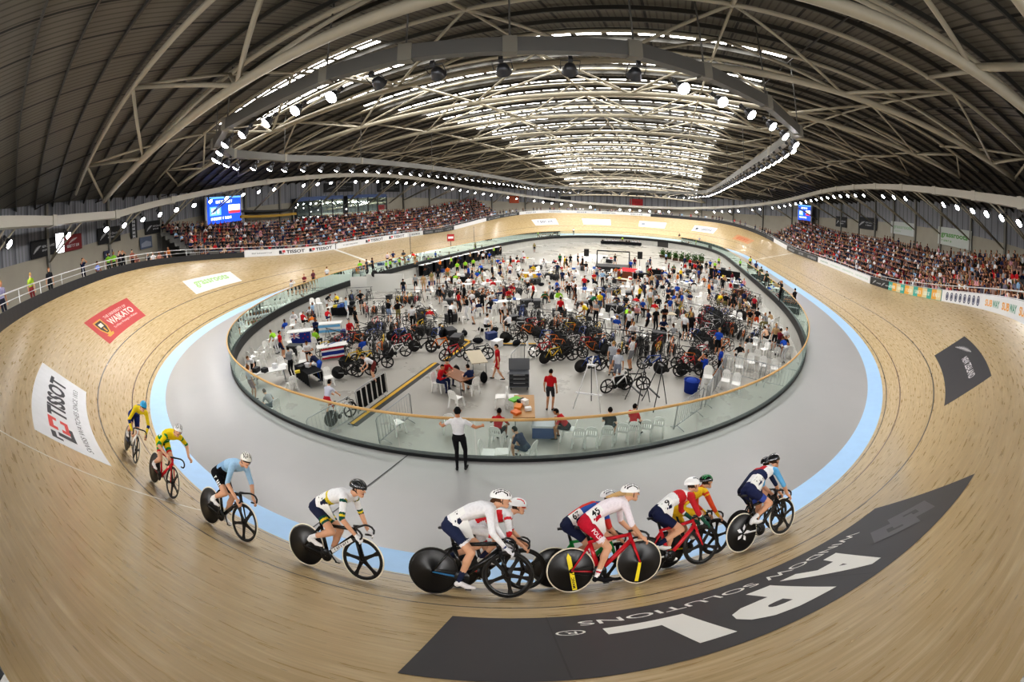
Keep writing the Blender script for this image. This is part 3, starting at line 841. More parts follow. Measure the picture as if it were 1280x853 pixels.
# skylight strips between the purlins
SKY = mat('skylight_sheet', (1, 1, 1), .5, emit=13.0, ecol=(1, .985, .95))
wi = 0
for i, y in enumerate(yp[:-1]):
    if not (9 < y < 104) or i % 5 in (1, 4): continue
    x0, x1 = (-19, -4) if y < 16 else (-15.5, 15)
    mb = MB(); x = x0
    for yy in (y + .5, y + 1.22):
        x = x0
        while x < x1 - .2:
            w = 1.35
            P = [V((a, b, zroof(a, b) - .015)) for a, b in ((x, yy - .17), (x + w, yy - .17), (x + w, yy + .17), (x, yy + .17))]
            mb.add(P, [(3, 2, 1, 0)]); x += w + .32
    wi += 1
    tag(mb.build('window_%d' % wi, SKY), kind='structure')
# trusses: straight lower chord, two arched upper chords, triangulated webs
def zbx(x, y): return zb(y) - .0012 * x * x
def truss(y, r, hw, first=False):
    mb = MB(); lo = lambda x: V((x, y, zbx(x, y))); up = lambda x, sg: V((x, y + sg * 2.6, zroof(x, y + sg * 2.6) - .55))
    xs = [-3.4 + 10.2 * k for k in range(-4, 5)]; xs = [-hw] + [x for x in xs if abs(x) < hw - 2] + [hw]
    dense = srange(-hw, hw, 2.5); mb.tube([lo(x) for x in dense], r, 8)
    for sg in (-1, 1):
        mb.tube([up(x, sg) for x in dense], r * .7, 7)
        for i in range(len(xs) - 1):
            xm = (xs[i] + xs[i + 1]) / 2
            mb.tube([lo(xs[i]), up(xm, sg)], r * .5, 6); mb.tube([up(xm, sg), lo(xs[i + 1])], r * .5, 6)
    for i in range(len(xs) - 1):
        xm = (xs[i] + xs[i + 1]) / 2
        mb.tube([up(xm, -1), up(xm, 1)], r * .45, 6)
        if y < 100: mb.tube([up(xm, 1), V((xm, y + 7.0, zroof(xm, y + 7.0) - .55))], r * .5, 6)
    tag(mb.build('roof_truss_beam', STEEL), kind='structure')
def halfw(y):
    best = 0
    for p, q in zip(EB, EB[1:] + EB[:1]):
        if (p.y - y) * (q.y - y) <= 0 and p.y != q.y: best = max(best, abs(p.x + (q.x - p.x) * (y - p.y) / (q.y - p.y)))
    return best
for y in (4.6, 14, 23, 33, 43, 53, 63, 73, 83, 93, 102):
    truss(y, .2 if y < 5 else .16, halfw(y))
# the tube that passes close over the camera, and long diagonals beside it
mb = MB(); mb.tube([V((9.5, -2.2, 10.2)), V((12.5, -.3, 10.0)), V((19, 1.5, 9.6)), V((26, 3.2, 8.9))], .2, 8)
tag(mb.build('roof_beam', STEEL), kind='structure')
# ------------------------------------------------------------------ lighting gantry and floodlights
GP = [(-12.6, 9.0), (-8.6, 7.4), (-1.5, 7.2), (1.6, 7.6), (4.6, 8.7), (8.2, 9.8), (10.5, 11.6), (13.4, 14.6), (16.2, 19.0), (16.6, 27), (16.8, 40), (17, 54), (17, 66), (16.5, 78), (13, 89), (6, 93.5), (-6, 93.5), (-13, 89), (-17, 78), (-17.5, 66), (-17.5, 54), (-17.3, 40), (-17, 27), (-17.2, 18), (-15.5, 12)]
GZ = 11.0
GP = [V((x, y, GZ if y < 60 else GZ - .5 * (y - 60) / 35)) for x, y in GP]
gc = V((0, 50, GZ)); gantry = empty('lighting_gantry', gc, 'grey oval lighting gantry hung from the roof trusses over the infield edge', 'lighting gantry')
GREY = mat('gantry_paint', hexc('6c6b68'), .4)
mb = MB(); boxbeam(mb, [p - gc for p in GP], .38, .52); mb.build('beam', GREY, gantry)
mb = MB()
for p in GP: mb.box(p - gc, (.44, .44, .62), 0, Matrix.Rotation(.4, 3, 'Z'))
mb.build('joint_collar', mat('collar_paint', hexc('8a867c'), .5), gantry)
for p in GP:
    mb = MB(); mb.tube([p - gc + V((0, 0, .3)), V((p.x, p.y, zroof(p.x, p.y) - .1)) - gc], .035, 6); mb.build('hanger_rod', GREY, gantry)
CAN = paint('55565a', .3, metal=.6)
def lamp_mesh():
    body = MB(); body.lathe([(.06, .3), (.14, .27), (.2, .12), (.235, 0), (.245, -.02)], 16)
    lens = MB(); lens.lathe([(.22, -.012), (.205, -.055), (.14, -.1), (0, -.122)], 16)
    yoke = MB(); yoke.tube([(-.27, 0, .1), (-.27, 0, .46), (.27, 0, .46), (.27, 0, .1)], .018, 5); yoke.box((0, 0, .52), (.12, .16, .14))
    return body.mesh('lamp_housing'), lens.mesh('lamp_lens'), yoke.mesh('lamp_yoke')
LB, LL, LY = lamp_mesh()
LIT = mat('lamp_lens_lit', (1, 1, 1), .3, emit=38., ecol=(1, .97, 1))
OFF = paint('8c8d90', .12, metal=.8)
for me_, ms in ((LB, CAN), (LL, LIT), (LY, CAN)): me_.materials.append(ms)
def floodlight(p, aim, lit, group, label, power=0., sc=1.):
    d = (aim - p).normalized(); z = -d; x = z.cross(V((0, 0, 1))).normalized(); y = z.cross(x)
    r = empty('floodlight', frame(p, x, y, z), label, 'floodlight', group)
    if sc != 1: r.scale = (sc, sc, sc)
    link('housing', LB, None, r)
    l = link('lens', LL, None, r)
    if not lit: setmats(l, [OFF])
    yk = link('yoke', LY, None, r); yk.matrix_local = Matrix.Rotation(0, 4, 'X')
    if power:
        L = bpy.data.lights.new('flood_lamp', 'SPOT'); L.energy = power; L.spot_size = math.radians(135); L.spot_blend = .8; L.shadow_soft_size = .25; L.color = (1, .985, .96)
        o = bpy.data.objects.new('lamp_light', L); COL.objects.link(o); o.parent = r; o.location = (0, 0, -.06)
    return r
def along(P, step, closed=True):
    out = []; acc = 0; n = len(P)
    for i in range(n if closed else n - 1):
        a, b = P[i], P[(i + 1) % n]; L = (b - a).length; d = (-acc) % step if acc else 0
        t = d
        while t < L: out.append(a + (b - a) * (t / L)); t += step
        acc = (acc + L) % step
    return out
def aim_at(p, out):
    """a spot on the boards or the infield facing the lamp"""
    s = min(range(-62, 188, 2), key=lambda q: (trk(q, 3.5).xy - p.xy).length)
    return trk(s, 3.0) if out else inner(s, 12, IZ)
POW = 1150.
i = 0
for p in along(GP, 1.95):
    q = p + V((0, 0, -.92)); front = p.y < 10.5 and -.5 < p.x < 8.9
    lab = 'unlit grey floodlight under the gantry beam nearest the camera' if front else 'round lit floodlight hanging under the oval gantry'
    tgt = aim_at(p, True)
    if front: tgt = inner(0, 30, IZ)
    floodlight(q, tgt, not front, 'unlit floodlights on the near gantry beam' if front else 'lit floodlights along the oval gantry', lab, 0 if front else (POW * (1.0 if p.x < -6 else 1.7) if p.y < 13 else (0 if i % 2 else POW)), 1.05)
    i += 1
i = 0
for p in along(EB, 2.6):
    q = p + V((0, 0, -1.0))
    s = min(range(-62, 188, 2), key=lambda k: (trk(k, 3.5).xy - p.xy).length)
    jt_ = rng.uniform(0, 1)
    behind = q.y < 0 and q.x > -16
    if jt_ < .18 and not behind: i += 1; continue
    floodlight(q, trk(s, 1.0) + V((rng.uniform(-2, 2), rng.uniform(-2, 2), 0)), True, 'lit floodlights under the eaves beam', 'round lit floodlight hanging under the cream eaves beam', POW * .7 if behind else (POW * .55 if i % 2 == 0 else 0), 1.05)
    i += 1
# world: fill light added through the end wall left unbuilt behind the camera
wd = bpy.data.worlds.new('fill_light'); SC.world = wd; wd.use_nodes = True
wd.node_tree.nodes['Background'].inputs[0].default_value = (.93, .96, 1, 1); wd.node_tree.nodes['Background'].inputs[1].default_value = 1.9
# ------------------------------------------------------------------ track bicycles (x forward, y left, z up, rear tyre touches the origin)
RA, FA, BB = V((0, 0, .335)), V((.962, 0, .335)), V((.385, 0, .28))
def oval(mb, p, q, d0, d1, w0, w1, mat=0, n=10):
    """an aero tube: elliptical section, deep in the bike's plane"""
    p, q = V(p), V(q); t = (q - p).normalized(); y = V((0, 1, 0)); y = (y - t * y.dot(t)).normalized(); dp = t.cross(y)
    vs = []
    for c, d, w in ((p, d0, w0), (q, d1, w1)):
        for j in range(n):
            a = 2 * PI * j / n; vs.append(c + dp * d / 2 * math.cos(a) + y * w / 2 * math.sin(a))
    mb.add(vs, [(j, (j + 1) % n, n + (j + 1) % n, n + j) for j in range(n)] + [tuple(range(n - 1, -1, -1)), tuple(range(n, 2 * n))], mat, True)
def tyre_mesh():
    mb = MB(); pr = [(.322 + .0115 * math.cos(a), .0115 * math.sin(a)) for a in np.linspace(-PI, PI, 9)]
    mb.lathe(pr, 40, (0, 0, 0), (0, 1, 0), cap=False); return mb.mesh('tyre')
def disc_mesh():
    mb = MB(); mb.lathe([(0, -.034), (.03, -.032), (.035, -.024), (.29, -.011), (.314, -.009), (.314, .009), (.29, .011), (.035, .024), (.03, .032), (0, .034)], 40, (0, 0, 0), (0, 1, 0)); return mb.mesh('disc_wheel')
def rim_mesh():
    mb = MB(); mb.lathe([(.262, 0), (.272, -.009), (.3, -.011), (.314, -.009), (.314, .009), (.3, .011), (.272, .009), (.262, 0)], 40, (0, 0, 0), (0, 1, 0), cap=False)
    mb.lathe([(0, -.045), (.018, -.045), (.032, -.03), (.034, 0), (.032, .03), (.018, .045), (0, .045)], 14, (0, 0, 0), (0, 1, 0)); return mb.mesh('spoke_wheel')
def spoke_mesh():
    mb = MB(); vs = []; R = [(.02, .034, .02), (.09, .024, .013), (.2, .02, .011), (.275, .034, .014)]
    for r, hw, th in R: vs += [(-hw, -th, r), (hw, -th, r), (hw * 1.15, 0, r), (hw, th, r), (-hw, th, r), (-hw * 1.15, 0, r)]
    mb.add(vs, [(i * 6 + j, i * 6 + (j + 1) % 6, i * 6 + 6 + (j + 1) % 6, i * 6 + 6 + j) for i in range(3) for j in range(6)]); return mb.mesh('spoke')
TYM, DIM, RIM_, SPM = tyre_mesh(), disc_mesh(), rim_mesh(), spoke_mesh()
for m_ in (TYM, DIM, RIM_, SPM): m_.materials.append(None)
CARB = mat('carbon', hexc('1b1b1d'), .3, noise=.25, nscale=9)
def wheel(parent, c, disc, tyre, name, rot=0., col=None):
    w = link(name, DIM if disc else RIM_, None, parent, c); setmats(w, [col or CARB]); w.rotation_euler = (0, rot, 0)
    t = link('tyre', TYM, None, w); setmats(t, [tyre])
    if not disc:
        for k in range(5):
            s = link('spoke', SPM, None, w); setmats(s, [col or CARB]); s.rotation_euler = (0, 2 * PI * k / 5, 0)
    return w
def bike(M, label, main, second, tyre, group=None, crank=0., front_disc=False, rear_disc=True, rot=.3, steer=0., name='track_bicycle', hub_pts=True, spare=False):
    r = empty(name, M, label, 'bicycle', group)
    mb = MB(); S1 = V((.262, 0, .745)); H1, H0 = V((.822, 0, .79)), V((.858, 0, .665))
    oval(mb, BB, S1, .075, .05, .034, .03, 0); oval(mb, H0 + V((-.01, 0, .01)), BB, .072, .07, .045, .05, 0); oval(mb, S1 + V((.01, 0, -.02)), H1 + V((-.005, 0, -.03)), .045, .055, .03, .036, 0)
    oval(mb, H0, H1, .06, .055, .045, .042, 0)
    for g in (-1, 1):
        oval(mb, BB + V((-.02, .03 * g, 0)), RA + V((.0, .058 * g, 0)), .034, .022, .016, .014, 1)
        oval(mb, S1 + V((0, .02 * g, -.06)), RA + V((.0, .058 * g, 0)), .036, .02, .016, .013, 0)
    mb.tube([BB + V((0, -.045, 0)), BB + V((0, .045, 0))], .028, 10, 1)
    mb.build('frame', [main, second], r)
    mb = MB()
    for g in (-1, 1):
        oval(mb, H0 + V((.003, .03 * g, -.01)), FA + V((0, .052 * g, 0)), .05, .024, .018, .014, 0)
    oval(mb, H0 + V((0, 0, .0)), H0 + V((.012, 0, -.04)), .06, .05, .075, .08, 0); mb.build('fork', main, r)
    mb = MB(); oval(mb, S1 + V((.005, 0, -.02)), V((.218, 0, .93)), .045, .038, .026, .024, 0); mb.build('seatpost', CARB, r)
    mb = MB(); vs = []
    for x, hw, z in ((.075, .062, .955), (.11, .07, .958), (.17, .058, .95), (.24, .03, .948), (.32, .021, .947), (.35, .012, .94)): vs += [(x, -hw, z - .012), (x, -hw * .7, z + .004), (x, 0, z), (x, hw * .7, z + .004), (x, hw, z - .012), (x, 0, z - .035)]
    mb.add(vs, [(i * 6 + j, i * 6 + (j + 1) % 6, i * 6 + 6 + (j + 1) % 6, i * 6 + 6 + j) for i in range(5) for j in range(6)] + [(5, 4, 3, 2, 1, 0), tuple(30 + j for j in range(6))], 0, True); mb.build('saddle', paint('1a1a1c', .5), r)
    mb = MB(); oval(mb, V((.815, 0, .81)), V((.925, 0, .822)), .034, .03, .034, .034); mb.build('stem', CARB, r)
    mb = MB()
    pts = [(.925, 0, .822), (.925, .08, .822), (.93, .14, .82), (.965, .175, .81), (1.01, .186, .79), (1.045, .19, .75), (1.04, .192, .705), (1.005, .194, .675), (.955, .195, .668), (.905, .196, .665)]
    mb.tube([V((x, -y, z)) for x, y, z in pts[::-1]] + [V(p) for p in pts[1:]], .0155, 8); mb.build('handlebar', paint('18181a', .45), r)
    wheel(r, RA, rear_disc, tyre, 'rear_wheel', rot); wheel(r, FA, front_disc, tyre, 'front_wheel', rot)
    mb = MB(); c = BB + V((0, -.05, 0)); mb.lathe([(.03, -.004), (.098, -.004), (.1, 0), (.098, .004), (.03, .004), (.03, -.004)], 28, c, (0, 1, 0), cap=False)
    for k in range(5): a = 2 * PI * k / 5 + crank; mb.box(c + V((math.cos(a), 0, math.sin(a))) * .045, (.07, .008, .018), 0, Matrix.Rotation(-a, 3, 'Y'))
    mb.build('chainring', paint('3a3b3d', .3, metal=.8), r)
    mb = MB(); y = -.05
    for zc, d in ((1, 1), (-1, 1)):
        mb.box(((BB.x) / 2, y, (BB.z + .335) / 2 + zc * .062), (.388, .008, .008), 0, Matrix.Rotation(math.atan2(.335 - BB.z + (-.035) * zc, .385), 3, 'Y'))
    mb.lathe([(.0, -.005), (.032, -.005), (.032, .005), (0, .005)], 14, RA + V((0, y, 0)), (0, 1, 0)); mb.build('chain', paint('2a2a2b', .35, metal=.8), r)
    for g, a in ((-1, crank), (1, crank + PI)):
        e = BB + V((math.cos(a), 0, math.sin(a))) * .168
        mb = MB(); oval(mb, BB + V((0, .062 * g, 0)), e + V((0, .068 * g, 0)), .034, .024, .014, .012); ca = mb.build('crank_arm', paint('242527', .35), r)
        mb = MB(); mb.box(e + V((0, .11 * g, 0)), (.075, .065, .016)); mb.build('pedal', paint('2c2c2e', .5), ca)
    return r
def pedal(crank, g):
    a = crank + (0 if g < 0 else PI); return BB + V((math.cos(a), 0, math.sin(a))) * .168 + V((0, .11 * g, 0))
# ------------------------------------------------------------------ racing cyclists
from mathutils.bvhtree import BVHTree
def helmet(parent, c, f, sd, u, base_c, vent_c, style='road', strap=True):
    mb = MB(); n, k = 36, 16; vs = []; c = V(c) + V(u) * .018 - V(f) * .008
    for i in range(k + 1):
        a = (PI * .56) * i / k
        for j in range(n):
            b = 2 * PI * j / n; cb = math.cos(b)
            L = .128 if cb > 0 else .158 - .02 * abs(math.sin(b))
            z = math.cos(a) * .112
            if i == k: z += .012 * max(0, cb)
            vs.append(c + V(f) * L * math.sin(a) * cb + V(sd) * .094 * math.sin(a) * math.sin(b) + V(u) * z)
    fs = []; ms = []
    for i in range(k):
        for j in range(n):
            fs.append((i * n + j, (i + 1) * n + j, (i + 1) * n + (j + 1) % n, i * n + (j + 1) % n))
            aa = (PI * .56) * (i + .5) / k; bb = 2 * PI * (j + .5) / n; y_ = abs(math.sin(aa) * math.sin(bb)); x_ = math.sin(aa) * math.cos(bb)
            vent = (.14 < y_ < .27 or .43 < y_ < .55 or .7 < y_ < .8) and -.75 < x_ < .85 and i < 13 if style == 'road' else (.5 < y_ < .68 and -.2 < x_ < .7)
            ms.append(1 if vent else 0)
    o = len(mb.v); mb.v += [tuple(v) for v in vs]; mb.f += fs; mb.m += ms; mb.sm += [True] * len(fs)
    h = mb.build('helmet', [mat('helmet_' + base_c, hexc(base_c), .25, coat=.5), mat('helmet_' + vent_c, hexc(vent_c), .35)], parent)
    if strap:
        mb = MB(); ch = V(c) + V(f) * .045 - V(u) * .115
        for g in (-1, 1): mb.tube([V(c) + V(sd) * .088 * g - V(u) * .01 + V(f) * .02, V(c) + V(sd) * .075 * g - V(u) * .07 + V(f) * .02, ch], .006, 4)
        mb.build('strap', paint('161616', .7), h)
    return h
def surf_patch(bvh, o, d, ux, uy, w, h, nx=6, ny=5, lift=.006):
    """a patch that lies on a body: rays from o+grid along d"""
    vs = []
    for j in range(ny):
        for i in range(nx):
            p = o + ux * w * (i / (nx - 1) - .5) + uy * h * (j / (ny - 1) - .5)
            hit = bvh.ray_cast(p, d)
            q = hit[0] if hit[0] is not None else p + d * .3
            vs.append(q - d * lift)
    return vs, [(j * nx + i, j * nx + i + 1, (j + 1) * nx + i + 1, (j + 1) * nx + i) for j in range(ny - 1) for i in range(nx - 1)]
def wrap_text(mb, bvh, txt, o, d, ux, uy, w, h, m=0, lift=.009, bold=.02):
    def fn(x, y):
        p = o + ux * x + uy * y; hit = bvh.ray_cast(p, d)
        return (hit[0] if hit[0] is not None else p + d * .3) - d * lift
    lay(mb, txt, (-w / 2, -h / 2, w / 2, h / 2), fn, m, bold=bold, step=.03)
def wrap_bars(mb, bvh, txt, o, d, ux, uy, w, h, m=0, lift=.009, bold=.02):
    def fn(x, y):
        p = o + ux * x + uy * y; hit = bvh.ray_cast(p, d)
        return (hit[0] if hit[0] is not None else p + d * .3) - d * lift
    blk(mb, len(txt), (-w / 2, -h / 2, w / 2, h / 2), fn, m, .03)
def rider(M, label, crank, kit, hel, number=None, pose='drops', look=0., hair=None, glasses=None, text=None, size=1., tuck=0.):
    B = Body(); q = dict(kit)
    S = lambda k: q.get(k)
    dz = -tuck
    hipc = V((.225, 0, .99)); sh = V((.735, 0, 1.215 + dz)); nk = V((.775, 0, 1.285 + dz)); hc = V((.885, 0, 1.36 + dz))
    Y, X_ = V((0, 1, 0)), V((1, 0, 0))
    sp = [hipc + V((-.055, 0, -.03)), hipc + V((0, 0, .02)), V((.36, 0, 1.115 + dz * .4)), V((.50, 0, 1.185 + dz * .7)), V((.63, 0, 1.22 + dz)), V((.735, 0, 1.232 + dz)), nk]
    hw = [.10, .155, .142, .158, .178, .15, .06]; hd = [.07, .108, .098, .112, .116, .095, .058]
    rings = []
    for i, c in enumerate(sp):
        t = (sp[min(i + 1, 6)] - sp[max(i - 1, 0)]).normalized(); dp = V((-t.z, 0, t.x))
        rings.append((c, Y * hw[i], dp * hd[i]))
    B.loft(rings, q['torso'])
    B.cap(nk - V((.03, 0, .03)), hc - V((.03, 0, .06)), .06, .05, 'skin')
    yaw = Matrix.Rotation(look, 3, 'Z'); f = yaw @ V((.97, 0, -.14)); 
    f, sd, u = head(B, hc, f, (0.1, 0, 1), 1.0, 'skin', 'hair')
    hands = {}
    for g in (-1, 1):
        s_ = sh + Y * .165 * g
        if pose == 'drops': w = V((.945, .196 * g, .735)); hd_, pal = V((.75, -.02 * g, -.55)), V((.25, -.35 * g, -.75))
        elif pose == 'tops': w = V((.885, .15 * g, .875)); hd_, pal = V((.75, -.1 * g, -.5)), V((-.2, 0, -1))
        else: w = V((.93, .2 * g, .84)); hd_, pal = V((.9, -.12 * g, -.25)), V((0.1, -.25 * g, -1))
        if pose == 'sling' and g == 1: w = V((.8, .42, .86)); hd_, pal = V((.2, .75, -.6)), V((.3, -.5, -.5))
        e = ik(s_, w, .305, .275, V((-.25, .75 * g, -.5)))
        B.cap(s_ - Y * .03 * g, s_ + (e - s_) * .15, .066, .058, q['sleeve'])
        B.cap(s_, e, .056, .043, q['sleeve']); B.cap(e, w, .043, .028, q['fore']); fist(B, w, hd_, pal, .0095, q.get('glove', 'skin'), 1., -g)
        hp = hipc + Y * .085 * g + V((.01, 0, -.01)); pd = pedal(crank, g); an = pd + V((-.125, -.012 * g, .105)); kn = ik(hp, an, .435, .435, V((1, .12 * g, .2)))
        B.cap(hp, kn, .088, .056, q['thigh']); B.cap(hp + V((-.02, 0, .0)), hp + (kn - hp) * .35, .098, .08, q['thigh'] if not callable(q['thigh']) else q['thigh'](.1, 0, 0))
        B.cap(kn, kn + (an - kn) * .32 + V((-.012, 0, 0)), .054, .057, 'skin'); B.cap(kn + (an - kn) * .3, an, .052, .034, q['shin'])
        toe = pd + V((.075, 0, .026)); B.cap(an + V((-.01, 0, -.025)), pd + V((-.01, 0, .035)), .038, .036, q['shoe']); B.cap(pd + V((-.02, 0, .032)), toe, .038, .026, q['shoe']); B.cap(an + V((-.03, 0, -.045)), an + V((-.02, 0, -.055)), .034, .032, q['shoe'])
    regs = ['skin', 'hair', 'a', 'b', 'c', 'd', 'e', 'g', 'h']
    me = B.mesh('rider_body', regs, .0125, 3)
    pal_ = q['colours']
    ms = [skin(pal_.get('skin', 'd9a88a')), cloth(pal_.get('hair', '3a2a1e'))] + [cloth(pal_.get(k, 'ffffff')) for k in regs[2:]]
    for i, m in enumerate(ms): me.materials[i] = m
    o = link('person', me); o.matrix_world = M; tag(o, label, 'person', None)
    helmet(o, hc, f, sd, u, hel[0], hel[1], hel[2] if len(hel) > 2 else 'road')
    bvh = BVHTree.FromPolygons([v.co for v in me.vertices], [tuple(p.vertices) for p in me.polygons])
    if glasses:
        mb = MB(); vs = []
        for a in np.linspace(-1.15, 1.15, 9):
            p = hc + f * (.1 * math.cos(a) + .008) + sd * .084 * math.sin(a)
            vs += [p + u * .028, p - u * .016]
        mb.add(vs, [(2 * i, 2 * i + 2, 2 * i + 3, 2 * i + 1) for i in range(8)]); mb.build('glasses', mat('visor_' + glasses, hexc(glasses), .12), o)
    else:
        for g in (-1, 1):
            mb = MB(); mb.ball(hc + f * .089 + sd * .032 * g + u * .004, .012, 0, 8, 5); mb.build('eye', paint('241a16', .3), o)
    mb = MB(); p = hc + f * .09 - u * .062; mb.tube([p - sd * .022 - f * .012, p + f * .004, p + sd * .022 - f * .012], .006, 5); mb.build('mouth', paint('a0584e', .5), o)
    if hair == 'ponytail':
        mb = MB(); p = hc - f * .09 - u * .02; mb.tube([p, p - f * .08 + u * .0, p - f * .18 - u * .035, p - f * .27 - u * .06], [.028, .036, .03, .012], 8); mb.build('ponytail', cloth(pal_.get('hair')), o)
    if hair == 'bun':
        mb = MB(); mb.ball(hc - f * .105 - u * .055, .045); mb.build('hair_bun', cloth(pal_.get('hair')), o)
    if number:
        d = V((.15, .62, -.77)).normalized(); c0 = V((.34, -.11, 1.13 + dz * .4)) - d * .3
        ux = V((.78, 0, .5)); ux = (ux - d * ux.dot(d)).normalized(); uy = d.cross(ux).normalized() * 1
        if uy.z < 0: uy = -uy
        mb = MB(); vs, fs = surf_patch(bvh, c0, d, ux, uy, .2, .17); mb.add(vs, fs, 0, True)
        (wrap_text if number[0] != 'x' else wrap_bars)(mb, bvh, number, c0, d, ux, uy, .11 if len(number) > 1 else .06, .1, 1)
        mb.build('race_number', [paint('f2f2f0', .7), paint('1c1c1e', .7)], o)
    if text:
        hp = hipc + Y * -.085; pd = pedal(crank, -1); an = pd + V((-.125, .012, .105)); kn = ik(hp, an, .435, .435, V((1, -.12, .2)))
        t = (kn - hp).normalized(); d = V((0, 1, -.15)).normalized(); uy = d.cross(t).normalized(); uy = -uy if uy.x < 0 else uy
        mb = MB(); (wrap_text if text[0][0] != 'x' else wrap_bars)(mb, bvh, text[0], (hp + kn) / 2 + t * .01 - d * .3, d, t, uy, .25, .06, 0); mb.build('lettering', paint(text[1], .7), o)
    return o
def torso(bands, belly=None, split=.26, low='c'):
    """bands along the spine above the waist; below it the shorts"""
    def f(t, s, d):
        if t < split + (.13 if d < -.1 else 0): return low
        if belly and d < -.2: return belly
        for lim, k in bands:
            if t < lim: return k if not isinstance(k, tuple) else (k[0] if abs(s) < .55 else k[1])
        return bands[-1][1] if not isinstance(bands[-1][1], tuple) else bands[-1][1][0]
    return f
def cut(ths):
    """regions along a limb: [(limit, key), ...]"""
    def f(t, s, d):
        for lim, k in ths:
            if t < lim: return k
        return ths[-1][1]
    return f
SH = lambda c='c', hem=None: cut([(.55, c), (.68, hem or c), (2, 'skin')])
SHIN = lambda k='d': cut([(.55, 'skin'), (2, k)])
def kit(**k):
    d = dict(torso=torso([(2, 'a')]), sleeve='a', fore='skin', thigh=SH(), shin=SHIN(), shoe='e', glove='skin'); d.update(k); return d
